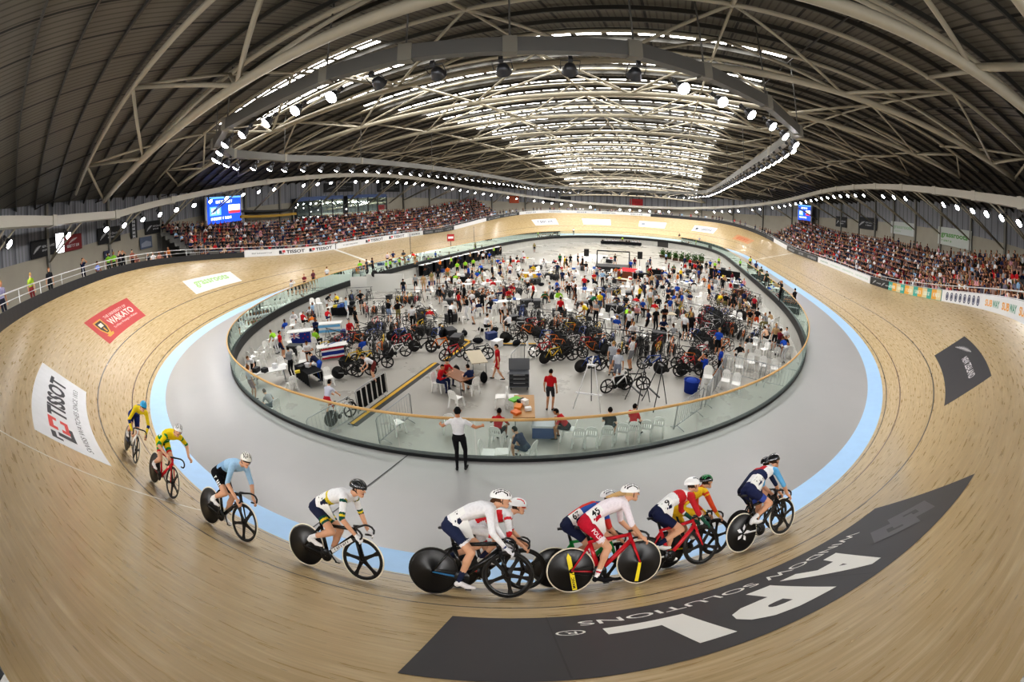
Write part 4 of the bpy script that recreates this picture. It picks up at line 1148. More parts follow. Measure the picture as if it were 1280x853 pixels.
RID = [
 # s, t, heading, lean, crank, kit, helmet, number, options, bike(main, second, tyre, front disc), labels
 (-1.42, 1.96, 0.2, -8, 1.9, kit(torso=torso([(.5, 'c'), (.75, ('b', 'a')), (2, 'a')]), sleeve='a', fore=cut([(.35, 'c'), (.7, 'a'), (2, 'a')]), colours=dict(a='e8cf2e', b='2b4fa8', c='26356e', d='e8e8e8', e='f0f0f0')), ('2fa8dc', '1d6f9f'), None, dict(glasses='1c1c1c'), ('eeeeee', '30508c', 'e9e4d8', False),
  'last cyclist of the line in blue and yellow kit with a bright blue helmet', 'white track bicycle ridden by the last cyclist of the line'),
 (.57, 1.90, 0, -8.6, 2.6, kit(torso=torso([(.42, 'h'), (.62, ('b', 'a')), (2, 'a')]), sleeve=cut([(.75, 'a'), (2, 'b')]), thigh=cut([(.28, 'a'), (.56, 'b'), (.66, 'g'), (2, 'skin')]), shin=SHIN('d'), colours=dict(a='f0d51f', b='2f8a4a', c='2f8a4a', d='f2f2f2', e='f4f4f4', g='c8322e', h='dfe6dc')), ('f1f1f1', '26262a'), None, dict(pose='sling', look=-.3), ('c5202c', '8a1a22', 'e2dccb', False),
  'cyclist in yellow and green kit with one arm off the bars', 'red track bicycle ridden by the cyclist in yellow and green'),
 (2.66, 1.79, 0, -9.7, 2.0, kit(torso=torso([(.5, ('a', 'b')), (2, 'a')]), sleeve=cut([(.9, 'a'), (2, 'a')]), shin=SHIN('e'), colours=dict(a='a9cdeb', b='8fb4d8', c='17181d', d='f0f0f0', e='f4f4f4')), ('f0efe8', '1f1f20'), None, dict(look=-.35, glasses='2a2020', text=('xxx', 'e8e8e8')), ('1c1d20', '26282c', 'e6e0cf', False),
  'cyclist in a light blue jersey and black shorts with a white helmet striped black', 'black track bicycle with pale tyres ridden by the cyclist in light blue'),
 (4.70, 1.62, .3, -12, 2.3, kit(torso=torso([(.34, 'a'), (.4, 'b'), (.47, 'g'), (2, 'a')]), sleeve=cut([(.7, 'a'), (.8, 'b'), (.9, 'g'), (2, 'b')]), thigh=cut([(.42, 'c'), (.5, 'b'), (.58, 'g'), (.66, 'b'), (2, 'skin')]), shin=SHIN('d'), glove='d', colours=dict(a='f1f1f3', b='1d5247', c='2a3049', d='efeff2', e='f3f3f3', g='e6cf3a')), ('25272b', '4a4d4a'), 'xx', dict(look=-.1), ('1d1e20', '26272a', 'efe9d6', False),
  'cyclist in white jersey with green and yellow bands and a black helmet', 'black track bicycle with a white lettered down tube'),
 (6.60, 1.74, 0, -8, -1.0, kit(torso=torso([(2, 'a')], split=.2), sleeve='a', fore=cut([(.86, 'a'), (.93, 'b'), (2, 'a')]), thigh=cut([(.62, 'c'), (.7, 'a'), (2, 'skin')]), shin=cut([(.5, 'skin'), (2, 'c')]), glove='d', colours=dict(a='f0eff2', b='3c4a78', c='2b3350', d='e9e9ee', e='f2eff0', hair='5a3d28')), ('f4f4f4', '1b1b1d'), 'x', dict(hair='bun'), ('191a1c', '2c6fa0', '26241f', False),
  'cyclist in long white sleeves and navy shorts on the near side', 'black and blue track bicycle ridden by the cyclist in long white sleeves'),
 (6.78, .9, 0, -7, 1.0, kit(torso=torso([(.45, ('a', 'b')), (.6, 'a'), (.72, ('a', 'b')), (2, 'a')]), sleeve=cut([(.85, 'a'), (2, 'b')]), thigh=cut([(.6, 'a'), (.68, 'b'), (2, 'skin')]), colours=dict(a='f0eef0', b='d8323a', c='e6e4e8', d='2a2c48', e='e8e8e8')), ('f0f0f0', 'c62f36', 'aero'), None, dict(glasses='a8341f', tuck=.05), ('202124', 'c23434', '2b2925', False),
  'cyclist in white and red jersey half hidden behind the one in long white sleeves', 'dark track bicycle half hidden behind the black and blue one'),
 (8.15, .9, 0, -8, 2.4, kit(torso=torso([(.45, ('a', 'b')), (.7, ('a', 'b')), (2, ('b', 'a'))]), sleeve=cut([(.6, 'b'), (2, 'a')]), colours=dict(a='d8453f', b='3c62ae', c='262c49', d='e0e0e0', e='e8e8e8')), ('f2f2f2', '6a6f78'), '67', dict(), ('2a8f4a', 'dfe3e0', 'e6e0cf', False),
  'cyclist in red and blue jersey behind the ponytailed cyclist', 'track bicycle with a green seat tube behind the red bicycle with yellow wheel stripes'),
 (8.32, 1.45, 0, -8, -1.15, kit(torso=torso([(.62, 'a'), (2, 'a')], split=.24), sleeve=cut([(2, 'a')]), thigh=cut([(.58, 'c'), (.7, 'a'), (2, 'skin')]), shin=cut([(.62, 'skin'), (.72, 'd'), (.8, 'c'), (2, 'd')]), colours=dict(a='f3e9ef', b='e8e8ee', c='c5243c', d='f2eef0', e='1b1b20', hair='c9a878')), ('f3f3f3', '222225'), '45', dict(hair='ponytail', pose='drops', text=('POLSKA', 'f3e6ea')), ('c3212f', '9c1c28', 'e6dcc8', True),
  'cyclist with a fair ponytail in white jersey and red shorts', 'red track bicycle with yellow stripes on both disc wheels'),
 (9.49, 1.05, 0, -8, 2.2, kit(torso=torso([(.55, 'a'), (.72, ('b', 'b')), (2, 'a')]), sleeve=cut([(.25, 'b'), (2, 'b')]), fore=cut([(.2, 'b'), (.3, 'a'), (2, 'g')]), thigh=cut([(.66, 'c'), (2, 'skin')]), shin=cut([(.5, 'skin'), (2, 'c')]), glove='g', colours=dict(a='eeeeef', b='c53038', c='23294a', d='e4e4e6', e='efefef', g='2e5f4f')), ('f2f2f2', '202022', 'aero'), '19', dict(tuck=.02), ('d12a35', 'e8e8e8', '24231f', False),
  'cyclist in white, red and green long sleeves with navy shorts', 'red and white track bicycle with black spoked front wheel'),
 (10.08, .5, 0, -8, 1.0, kit(torso=torso([(.55, 'b'), (2, ('b', 'a'))]), sleeve=cut([(.3, 'a'), (.6, 'b'), (2, 'b')]), fore=cut([(.5, 'b'), (2, 'a')]), thigh=cut([(.66, 'a'), (2, 'skin')]), colours=dict(a='efc52f', b='dc5632', c='e6cf3a', d='e8e8e8', e='e8e8e8')), ('1d1f20', '3ba05e'), None, dict(), ('1d1e20', 'd8c32e', '26241f', False),
  'cyclist in red and yellow kit with a black helmet', 'black and yellow track bicycle ridden by the cyclist in red and yellow'),
 (11.10, 1.25, -.3, -9.4, 2.2, kit(torso=torso([(.42, 'a'), (.55, 'c'), (.68, ('b', 'a')), (2, 'a')]), sleeve=cut([(2, 'g')]), fore='skin', thigh=cut([(.3, 'c'), (.66, 'h'), (2, 'skin')]), shin=SHIN('d'), colours=dict(a='efeff2', b='c22f3a', c='2a3157', d='f0f0f2', e='ececee', g='6db4e4', h='4a5fb4')), ('22242a', 'e8e8ea', 'aero'), 'xx', dict(), ('1a1a1c', 'e4e4e6', 'eae3d0', False),
  'leading cyclist in a white, navy and red jersey with light blue sleeves', 'leading black track bicycle with a white emblem on its rear disc'),
 (11.62, .5, 0, -8, 1.2, kit(torso=torso([(.6, 'a'), (2, 'b')]), sleeve='a', colours=dict(a='2a3350', b='c03a40', c='22283f', d='30344a', e='2a2a2c')), ('1f2024', '3a3c42'), None, dict(), ('1c1d20', '2a2c30', '24231f', False),
  'cyclist in dark kit and black helmet almost hidden behind the leader', 'dark track bicycle almost hidden behind the leader'),
]
def track_pose(s, t, hd, lean):
    tg, out, nor = trk_frame(s); hd, lean = math.radians(hd), math.radians(lean)
    F = tg * math.cos(hd) + out * math.sin(hd); side = nor.cross(F); U = nor * math.cos(lean) + side * math.sin(lean); L = U.cross(F)
    c = trk(s, t)
    # rest both tyres on the curved boards
    f2 = trk_frame(s + .48)[0]; 
    a, b_ = trk(s, t), None
    for ds in (.962,):
        P = c + F * .962; best = min((trk(s + .7 + .02 * i, t + .01 * j) for i in range(30) for j in range(-12, 13)), key=lambda q: (q - P).length)
        F = (best - c).normalized()
    L = U.cross(F).normalized(); U = F.cross(L).normalized()
    return frame(c + nor * .001, F, L, U)
for (s, t, hd, lean, crank, kt, hel, num, opt, bk, lab, blab) in RID:
    M = track_pose(s, t, hd, lean)
    b_ = bike(M, blab, paint(bk[0], .25), paint(bk[1], .3), paint(bk[2], .6), None, crank, bk[3], True, rng.uniform(0, 1.2))
    rider(M, lab, crank, kt, hel, num, **opt)
    fw_ = [c for c in b_.children if c.name.startswith(('rear_wheel', 'front_wheel'))]
    if bk[3]:            # yellow stripes with a wheel maker's name
        for w in fw_:
            rear = w.name.startswith('rear'); mb = MB(); w.rotation_euler = (0, 0, 0)
            R_ = Matrix.Rotation(math.radians(-8 if rear else -170), 3, 'Y')
            fn = lambda x, y: R_ @ V((y, -(.034 - .06 * min(.29, math.hypot(x, y)) + .004), x))
            P = [(-.3, -.03), (-.3, .035), (.2, .03), (.26, 0), (.2, -.03)] if rear else [(0, -.022), (0, .022), (.29, .028), (.29, -.028)]
            flat(mb, P, [tuple(range(len(P)))], fn, 0, .04)
            if rear: lay(mb, 'MAVIC', (-.27, -.02, -.1, .02), lambda x, y: fn(x, y) + V((0, -.003, 0)), 1, bold=.03, step=.04)
            mb.build('wheel_stripe', [paint('f2dc24', .5), paint('1c1c1c', .5)], w)
    if lab.startswith('leading'):
        mb = MB(); w = [c for c in fw_ if c.name.startswith('rear')][0]; w.rotation_euler = (0, 0, 0)
        fn = lambda x, y: V((x, -(.034 - .06 * min(.29, math.hypot(x, y)) + .008), y))
        for k in range(5):
            a = k * 1.2566; P = [(.02 * math.cos(a), .02 * math.sin(a)), (.11 * math.cos(a - .35), .11 * math.sin(a - .35)), (.15 * math.cos(a), .15 * math.sin(a)), (.09 * math.cos(a + .3), .09 * math.sin(a + .3))]
            poly(mb, P, fn, 0, 9)
        mb.build('wheel_emblem', paint('e9e9ec', .5), w)
    if 'lettered down tube' in blab:
        mb = MB(); a, c = V((.50, 0, .375)), V((.80, 0, .60)); t_ = (c - a).normalized(); n_ = V((-t_.z, 0, t_.x))
        fn = lambda x, y: a + t_ * x + n_ * y + V((0, -.0262, 0)); poly(mb, [(-.04, -.028), (.38, -.028), (.38, .028), (-.04, .028)], fn, 0)
        blk(mb, 7, (.02, -.016, .33, .016), lambda x, y: fn(x, y) + V((0, -.002, 0)), 1); mb.build('down_tube_lettering', [paint('e6e6e6', .5), paint('2a2a2c', .5)], b_)
# ------------------------------------------------------------------ people of the infield: a few poses, shared by copies
PREG = ['skin', 'hair', 'top', 'fore', 'bottom', 'calf', 'shoe']
def person_mesh(pose, voxel=.02, seed=0):
    B = Body(); r = random.Random(seed); X = V((1, 0, 0)); F = V((0, 1, 0)); U = V((0, 0, 1))   # faces +y
    sit = pose in ('sit', 'sit_lean', 'sit_table'); lean = {'lean': .95, 'bend': 1.1, 'sit_lean': .75, 'sit_table': .35, 'walk': .06, 'rail': .05, 'sit': -.05, 'pedal': .6}.get(pose, .02)
    pz = .46 if sit else (.93 if pose != 'pedal' else .98); pel = V((0, -.06 if pose in ('lean', 'bend') else 0, pz + (.06 if sit else 0)))
    td = (F * math.sin(lean) + U * math.cos(lean)); 
    def sp(l, k=0): return pel + (F * math.sin(lean * (l / .5) ** .5 if l else 0) + U * math.cos(lean * (l / .5) ** .5 if l else 0)) * l
    L = [-.07, .03, .16, .28, .40, .47, .53]; hw = [.10, .155, .138, .155, .175, .13, .06]; hd = [.08, .108, .095, .11, .112, .09, .056]
    rings = []
    for l, a, d in zip(L, hw, hd):
        c = pel + td * l; dp = (F * math.cos(lean) - U * math.sin(lean)); rings.append((c, X * a, dp * d))
    B.loft(rings, lambda t, s, d: 'bottom' if t < .27 else 'top')
    nk = pel + td * .52; hd_dir = (F * math.sin(lean * .55) + U * math.cos(lean * .55)); hc = nk + hd_dir * .155 + F * .02
    B.cap(nk - td * .03, nk + hd_dir * .09, .056, .052, 'skin'); look = {'fold': 0, 'lean': -.5, 'bend': -.6, 'sit_lean': -.3}.get(pose, -.1)
    head(B, hc, F * math.cos(look) + U * math.sin(look) + X * r.uniform(-.25, .25), U, 1.02)
    for g in (-1, 1):
        s_ = pel + td * .43 + X * .175 * g; hint = V((.5 * g, -.8, -.1))
        if pose in ('stand', 'walk', 'hips'): 
            sw = .12 * g if pose == 'walk' else .02
            w = s_ + V((.07 * g, sw + .03, -.53))
            if pose == 'hips': w = pel + V((.17 * g, .05, .1)); hint = V((1 * g, -.5, 0))
        elif pose == 'fold': w = pel + td * .26 + V((-.09 * g, .19, .02 * g)); hint = V((.6 * g, 0, -1))
        elif pose == 'photo': w = hc + V((.07 * g, .16, -.03)); hint = V((.7 * g, .1, -1))
        elif pose == 'rail': w = pel + V((.50 * g, .30, .17)); hint = V((.6 * g, -.6, -.6))
        elif pose in ('lean', 'bend'): w = s_ + V((.02 * g, .22, -.43 if pose == 'lean' else -.5))
        elif pose == 'pedal': w = s_ + V((.02 * g, .36, -.4)); hint = V((.5 * g, 0, -.6))
        elif pose == 'sit': w = V((.1 * g, .3, .66)); hint = V((.6 * g, -.6, -.3))
        else: w = V((.13 * g, .42, .74)); hint = V((.7 * g, -.3, -.5))
        e = ik(s_, w, .29, .255, hint)
        B.cap(s_ - X * .02 * g, s_ + (e - s_) * .2, .062, .055, 'top'); B.cap(s_, e, .054, .041, cut([(.6, 'top'), (2, 'fore')])); B.cap(e, w, .041, .028, 'fore')
        d = (w - e).normalized(); fist(B, w, d, V((-.5 * g, .6, -.4)) - d * d.dot(V((-.5 * g, .6, -.4))), .0105, 'skin', .45, g)
        hp = pel + X * .088 * g + V((0, 0, -.02))
        if sit: an = V((.13 * g, .40 + (.06 * r.uniform(-1, 1)), .08)); kh = V((.15 * g, .5, 1))
        elif pose == 'walk': an = V((.09 * g, .26 * g, .085 if g > 0 else .12)); kh = V((.05 * g, 1, 0))
        elif pose == 'pedal': an = V((.11 * g, .13 + .1 * g, .3 - .14 * g)); kh = V((.1 * g, 1, .2))
        else: an = V((.10 * g, .02 * g, .08)); kh = V((.08 * g, 1, 0))
        kn = ik(hp, an, .435, .43, kh)
        B.cap(hp, kn, .088, .056, cut([(.8, 'bottom'), (2, 'calf')])); B.cap(kn, kn + (an - kn) * .35 - F * .012, .053, .055, 'calf'); B.cap(kn + (an - kn) * .3, an, .052, .035, 'calf')
        fx = F + X * .18 * g; B.cap(an - F * .03 + V((0, 0, -.035)), an + fx * .06 + V((0, 0, -.042)), .04, .036, 'shoe'); B.cap(an + fx * .05 + V((0, 0, -.044)), an + fx * .15 + V((0, 0, -.05)), .038, .028, 'shoe')
    return B.mesh('person_' + pose, PREG, voxel, 2)
POSES = {k: person_mesh(k, .02, i) for i, k in enumerate(('stand', 'walk', 'fold', 'hips', 'photo', 'lean', 'bend', 'rail', 'sit', 'sit_lean', 'sit_table', 'pedal'))}
def spectator_mesh(k, voxel):
    """simple seated or standing onlooker for the stands"""
    B = Body(); r = random.Random(50 + k); st = k >= 4; X = V((1, 0, 0)); F = V((0, 1, 0)); U = V((0, 0, 1))
    pz = .48 if not st else .9; le = r.uniform(-.05, .3) if not st else 0; td = F * math.sin(le) + U * math.cos(le); pel = V((0, 0, pz))
    B.loft([(pel + td * l, X * a, (F * math.cos(le) - U * math.sin(le)) * d) for l, a, d in ((-.08, .12, .09), (.05, .17, .12), (.25, .17, .115), (.42, .19, .11), (.5, .08, .07))], lambda t, s, d: 'bottom' if t < .2 else 'top')
    hc = pel + td * .68; B.cap(pel + td * .48, hc, .06, .06, 'skin'); head(B, hc, F + X * r.uniform(-.5, .5), U, 1.08)
    for g in (-1, 1):
        s_ = pel + td * .42 + X * .19 * g
        if k == 1: w = hc + V((.06 * g, .22, -.05))
        elif k == 3: w = hc + V((.16 * g, .12, .12))
        elif st: w = s_ + V((.06 * g, .1, -.5))
        else: w = V((.1 * g, .3, pz + .16))
        e = ik(s_, w, .29, .27, V((.7 * g, -.5, -.5))); B.cap(s_, e, .06, .048, 'top'); B.cap(e, w, .045, .036, 'fore'); B.cap(w, w + (w - e).normalized() * .08, .04, .03, 'skin')
        hp = pel + X * .09 * g; an = V((.1 * g, .38 if not st else 0, .07)); kn = ik(hp, an, .43, .43, V((.1 * g, .8, .7)))
        B.cap(hp, kn, .09, .06, 'bottom'); B.cap(kn, an, .058, .04, 'calf'); B.cap(an, an + F * .14, .045, .035, 'shoe')
    return B.mesh('spectator', PREG, voxel, 1)
SPEC = [spectator_mesh(k, .045) for k in range(6)]
SPEC_LO = [spectator_mesh(k, .075) for k in range(6)]
SKINS = ['e0b090', 'd29c78', 'c98f6c', 'b07850', 'e6bb9d', '8c5a3c']; HAIRS = ['1c1613', '2c1f18', '4a3324', '6b4a2e', 'b08d5a', '8e8a86']
COLN = {'white': 'e9e9ec', 'black': '1d1d20', 'red': 'c4232c', 'navy': '232d52', 'blue': '2a54b4', 'pale blue': '9fc0e0', 'green': '1f6b41', 'yellow': 'e3c531', 'grey': '9a9c9f', 'lime': '9fd63f', 'orange': 'dd7a2e', 'tan': 'b99b74', 'pink': 'd9a0a8', 'maroon': '6d2230', 'dark green': '24382e', 'brown': '5b4030', 'khaki': '8d8455', 'bare': None}
def colours(o, top, bottom, fore='skin', calf='skin', hair=None, shoe='2a2a2c', sk=None):
    sk = skin(sk or random.choice(SKINS)); T = sk if top == 'bare' else cloth(COLN.get(top, top)); Bm = cloth(COLN.get(bottom, bottom))
    setmats(o, [sk, cloth(hair or random.choice(HAIRS)), T, sk if fore == 'skin' else T, Bm, sk if calf == 'skin' else Bm, paint(shoe, .6)])
def gpx(px, py, z=IZ):
    """the point at height z that a photograph pixel looks at"""
    a, b = px - 640, -(py - 426.5); rr = math.hypot(a, b) + 1e-9; th = 2 * math.asin(min(.999, rr / 1066.67))
    d = (r1 * (a / rr) + u1 * (b / rr)) * math.sin(th) + fw * math.cos(th)
    return CAMP + d * ((z - CAMP.z) / d.z)
pt, yw, rl = math.radians(17.7874), math.radians(-21.1659), math.radians(-.6138)
fw = V((math.sin(yw) * math.cos(pt), math.cos(yw) * math.cos(pt), -math.sin(pt))); r0 = V((math.cos(yw), -math.sin(yw), 0)); u0 = r0.cross(fw)
r1 = r0 * math.cos(rl) + u0 * math.sin(rl); u1 = -r0 * math.sin(rl) + u0 * math.cos(rl)
def face(P, h):
    """heading: 0 looks away from the photographer, 90 to the right, 180 towards"""
    d = math.atan2(P.y - CAMP.y, P.x - CAMP.x); return d - PI / 2 - math.radians(h)
def person(pose, P, h, label, top, bottom, group=None, name='person', sc=1., **k):
    o = bpy.data.objects.new(name, POSES[pose]); COL.objects.link(o)
    o.matrix_world = place(P.x, P.y, P.z, face(P, h), sc); tag(o, label, 'person', group)
    colours(o, top, bottom, **k); return o
def clampin(P, m=.35):
    """keep a point of the infield inside its wall"""
    s = min(np.arange(-62, 188, .5), key=lambda q: (inner(float(q), FO, 0).xy - P.xy).length_squared); b, n, _ = base(float(s)); d = (b.xy - P.xy).dot(n.xy) - FO
    return P if d > m else P - n * (m - d)
OCC = []
def free(P, r):
    for q, s in OCC:
        if (P.xy - q.xy).length < r + s: return False
    return True
def take(P, r): OCC.append((P.copy(), r))
# ------------------------------------------------------------------ things of the infield
PLW = mat('white_plastic', hexc('f4f3f0'), .35)
def part(root, name, mb, m): return mb.build(name, m, root)
def hide(o): return o
def proto_chair():
    r = empty('plastic_chair', (0, 0, 0)); mb = MB()                      # faces +y
    vs = []; N = 7
    for j in range(N):
        for i in range(N):
            x = (i / (N - 1) - .5); y = (j / (N - 1) - .5); vs.append((x * (.43 - .05 * (.5 - y)), y * .42, .445 - .025 * math.cos(PI * x) * math.cos(PI * y) - (.03 if j == N - 1 else 0)))
    vs += [(v[0], v[1], v[2] - .022) for v in vs]; n = N * N
    fs = [(j * N + i, j * N + i + 1, (j + 1) * N + i + 1, (j + 1) * N + i) for j in range(N - 1) for i in range(N - 1)]
    fs += [tuple(n + q for q in f[::-1]) for f in fs]
    bd = [i for i in range(N)] + [j * N + N - 1 for j in range(1, N)] + [(N - 1) * N + i for i in range(N - 2, -1, -1)] + [j * N for j in range(N - 2, 0, -1)]
    fs += [(bd[i], n + bd[i], n + bd[(i + 1) % len(bd)], bd[(i + 1) % len(bd)]) for i in range(len(bd))]
    mb.add(vs, fs, 0, False); part(r, 'seat', mb, PLW)
    mb = MB(); fn = lambda x, z, h: V((x, -.2 - (z - .44) * .2 - h, z))
    # outer hoop and upright slats
    hoop = [(-.2, .43), (-.205, .62), (-.19, .74), (-.13, .82), (0, .845), (.13, .82), (.19, .74), (.205, .62), (.2, .43)]
    inn = [(-.155, .43), (-.16, .62), (-.15, .71), (-.1, .765), (0, .785), (.1, .765), (.15, .71), (.16, .62), (.155, .43)]
    for i in range(8): mb.prism([hoop[i], hoop[i + 1], inn[i + 1], inn[i]], -.012, .012, fn)
    for x in (-.105, -.035, .035, .105): mb.prism([(x - .028, .44), (x + .028, .44), (x + .025, .775), (x - .025, .775)], -.008, .008, fn)
    mb.prism([(-.15, .68), (.15, .68), (.12, .77), (-.12, .77)], -.009, .009, fn)
    mb.prism([(-.155, .43), (.155, .43), (.155, .5), (-.155, .5)], -.01, .01, fn); part(r, 'backrest', mb, PLW)
    for sx in (-1, 1):
        for sy in (-1, 1):
            mb = MB(); mb.prism([(-.03, -.022), (.03, -.022), (.03, .022), (-.03, .022)], 0, 1, lambda a, b, h, sx=sx, sy=sy: V((sx * (.225 - .04 * h) + a, sy * (.23 - .05 * h) + b, .43 * h)))
            part(r, 'leg', mb, PLW)
    return r
def proto_table(col='d9d7d2', cover=None):
    r = empty('folding_table', (0, 0, 0)); mb = MB(); mb.box((0, 0, .73), (1.8, .75, .035)); part(r, 'table_top', mb, paint(col, .45))
    for sx in (-1, 1):
        mb = MB(); mb.tube([(sx * .78, -.3, 0), (sx * .74, -.3, .71)], .016, 6); part(r, 'leg', mb, paint('7b7d80', .35, metal=.6))
        mb = MB(); mb.tube([(sx * .78, .3, 0), (sx * .74, .3, .71)], .016, 6); part(r, 'leg', mb, paint('7b7d80', .35, metal=.6))
    if cover:
        mb = MB(); mb.box((0, 0, .752), (1.84, .79, .012))
        for y in (-.395, .395):
            pts = np.linspace(-.92, .92, 25); vs = [(x, y * (1 + .05 * math.sin(k * 1.7) * t), .752 - t * .62) for t in (0, .5, 1) for k, x in enumerate(pts)]
            mb.add(vs, [(a * 25 + i, a * 25 + i + 1, (a + 1) * 25 + i + 1, (a + 1) * 25 + i) for a in range(2) for i in range(24)], 0, True)
        part(r, 'cover', mb, cloth(cover))
    return r
def proto_barrier():
    r = empty('crowd_barrier', (0, 0, 0)); mb = MB(); g = paint('aaadb0', .35, metal=.7)
    mb.tube([(-1.1, 0, .12), (-1.1, 0, 1.02), (-1.02, 0, 1.1), (1.02, 0, 1.1), (1.1, 0, 1.02), (1.1, 0, .12)], .019, 6); mb.tube([(-1.1, 0, .2), (1.1, 0, .2)], .017, 6); part(r, 'frame', mb, g)
    for i in range(13):
        mb = MB(); mb.tube([(-1.02 + .17 * i, 0, .2), (-1.02 + .17 * i, 0, 1.09)], .008, 5); part(r, 'bar', mb, g)
    for x in (-.8, .8):
        mb = MB(); mb.tube([(x, -.3, .012), (x, 0, .14), (x, .3, .012)], .016, 6); part(r, 'foot', mb, g)
    return r
def proto_rack():
    """a trestle: two A-frames and the bar on which bikes hang by their saddles"""
    r = empty('bike_rack', (0, 0, 0)); g = paint('3a3b3e', .4, metal=.5)
    for x in (-1.2, 1.2):
        mb = MB(); mb.tube([(x, -.45, 0), (x, 0, 1.18), (x, .45, 0)], .02, 6); mb.tube([(x, -.25, .5), (x, .25, .5)], .015, 5); part(r, 'trestle', mb, g)
    mb = MB(); mb.tube([(-1.35, 0, 1.18), (1.35, 0, 1.18)], .022, 6); part(r, 'bar', mb, g); return r
def proto_simple_bike():
    """a far bicycle in one mesh: slots frame, tyre, disc"""
    mb = MB(); S1 = V((.262, 0, .745)); H1, H0 = V((.822, 0, .79)), V((.858, 0, .665))
    for a, b, d in ((BB, S1, .05), (H0, BB, .06), (S1, H1, .045), (H0, H1, .05), (H0, FA, .035), (BB, RA, .025), (S1, RA, .025)): oval(mb, a, b, d, d * .8, .035, .035, 0, 6)
    oval(mb, S1, V((.218, 0, .93)), .03, .03, .03, .03, 1, 6); mb.box((.2, 0, .95), (.26, .1, .04), 1)
    mb.tube([(.9, -.195, .665), (1.03, -.19, .7), (1.03, -.185, .78), (.93, -.1, .822), (.93, .1, .822), (1.03, .185, .78), (1.03, .19, .7), (.9, .195, .665)], .018, 5, 1)
    for c in (RA, FA): 
        mb.lathe([(.305, -.011), (.335, -.009), (.335, .009), (.305, .011), (.305, -.011)], 20, c, (0, 1, 0), 1, cap=False)
    mb.lathe([(0, -.03), (.305, -.01), (.305, .01), (0, .03)], 20, RA, (0, 1, 0), 2)
    for k in range(5):
        a = 2 * PI * k / 5; mb.box(FA + V((math.cos(a), 0, math.sin(a))) * .155, (.31, .02, .045), 2, Matrix.Rotation(-a, 3, 'Y'))
    me = mb.mesh('bicycle'); [me.materials.append(None) for _ in range(3)]; return me
SBIKE = proto_simple_bike()
def proto_case():
    r = empty('equipment_case', (0, 0, 0)); mb = MB(); mb.box((0, 0, .28), (.9, .55, .5)); part(r, 'body', mb, paint('27282b', .5))
    mb = MB(); mb.box((0, 0, .56), (.92, .57, .07)); part(r, 'lid', mb, paint('38393c', .45))
    for x in (-.3, .3): mb = MB(); mb.box((x, -.29, .5), (.08, .03, .07)); part(r, 'latch', mb, paint('b0b2b4', .3, metal=.9))
    return r
def proto_bag():
    r = empty('sports_bag', (0, 0, 0)); mb = MB(); mb.ball((0, 0, .17), .2, 0, 14, 8, (1.6, .85, .85)); part(r, 'body', mb, cloth('1f2126'))
    mb = MB(); mb.tube([(-.2, 0, .3), (-.12, 0, .42), (.12, 0, .42), (.2, 0, .3)], .012, 5); part(r, 'strap', mb, cloth('2d2f35')); return r
CHAIR, TABLE, TABLEW, BARR, RACK, CASE, BAG = proto_chair(), proto_table('bfb39b'), proto_table('e2e2e0'), proto_barrier(), proto_rack(), proto_case(), proto_bag()
TABLEK = proto_table('d0d0d0', '1b1c1f')
USED = set()
def put(proto, P, rz, label, cat, group=None, tilt=None):
    M = place(P.x, P.y, P.z, rz)
    if tilt is not None: M = M @ tilt
    if proto.name not in USED: USED.add(proto.name); r = proto; TREE[proto.name] = tree_of(proto); r.matrix_world = M
    else: r = copy_tree(proto, M)
    for k in ('label', 'category', 'group'):
        if k in r: del r[k]
    return tag(r, label, cat, group)
def tree_of(root):
    d = {}
    def w(o):
        d[o.name] = list(o.children); [w(c) for c in o.children]
    w(root); return d
def chair(px, py, h, label='white plastic chair among the team tables', group='white plastic chairs among the team tables', P=None, z=IZ):
    P = clampin(P or gpx(px, py, z), .55); take(P, .28); return put(CHAIR, P, face(P, h), label, 'chair', group)
BK = [('1d1e20', '26272a'), ('c2222c', '1d1d20'), ('e8e8e8', '1d1d20'), ('2a4d9c', '1d1d20'), ('e0be2a', '1d1d20'), ('1d1e20', 'd9d9d9'), ('e07a26', '202022')]
NEARBIKE = [None]
def pit_bike(P, rz, col, label, group=None, lean=0., near=False, lift=0.):
    M = place(P.x, P.y, P.z + lift, rz) @ Matrix.Rotation(lean, 4, 'X')
    if near:
        return bike(M, label, paint(BK[col][0], .3), paint(BK[col][1], .3), paint('1c1c1c', .6), group, rng.uniform(0, 6), False, bool(rng.integers(0, 2)), rng.uniform(0, 1), name='bicycle')
    o = bpy.data.objects.new('bicycle', SBIKE); COL.objects.link(o); o.matrix_world = M; tag(o, label, 'bicycle', group)
    setmats(o, [paint(BK[col][0], .3), paint('1a1a1b', .6), paint('232325', .4)]); return o
# ---- people one can pick out
P_ = []
def pp(pose, px, py, h, label, top, bottom, z=IZ, seat=None, **k):
    P = clampin(gpx(px, py, z), .4); take(P, .3)
    if seat:
        chair(0, 0, h + 0, 'white plastic chair under the ' + seat, None, P=P.copy())
        P = P + V((math.cos(face(P, h) + PI / 2), math.sin(face(P, h) + PI / 2), 0)) * .02
    return person(pose, P, h, label, top, bottom, **k)
MP = gpx(577, 588, FZ + .02)
man = person('rail', MP, 0, 'man in white shirt, black trousers and cap leaning on the wooden handrail', 'white', 'black', calf='bottom', hair='17181a', shoe='151515')
_q = min(np.arange(-10, 20, .1), key=lambda q: (inner(float(q), FO - .45, 0).xy - MP.xy).length); _n = base(float(_q))[1]; man.location = inner(float(_q), FO - .45, FZ + .006); man.rotation_euler.z = math.atan2(_n.y, _n.x) + PI / 2
pp('stand', 687, 513, 15, 'man in red shirt and charcoal shorts walking away past the work table', 'red', '3a3b3f', hair='17120f', shoe='1b1b1d')
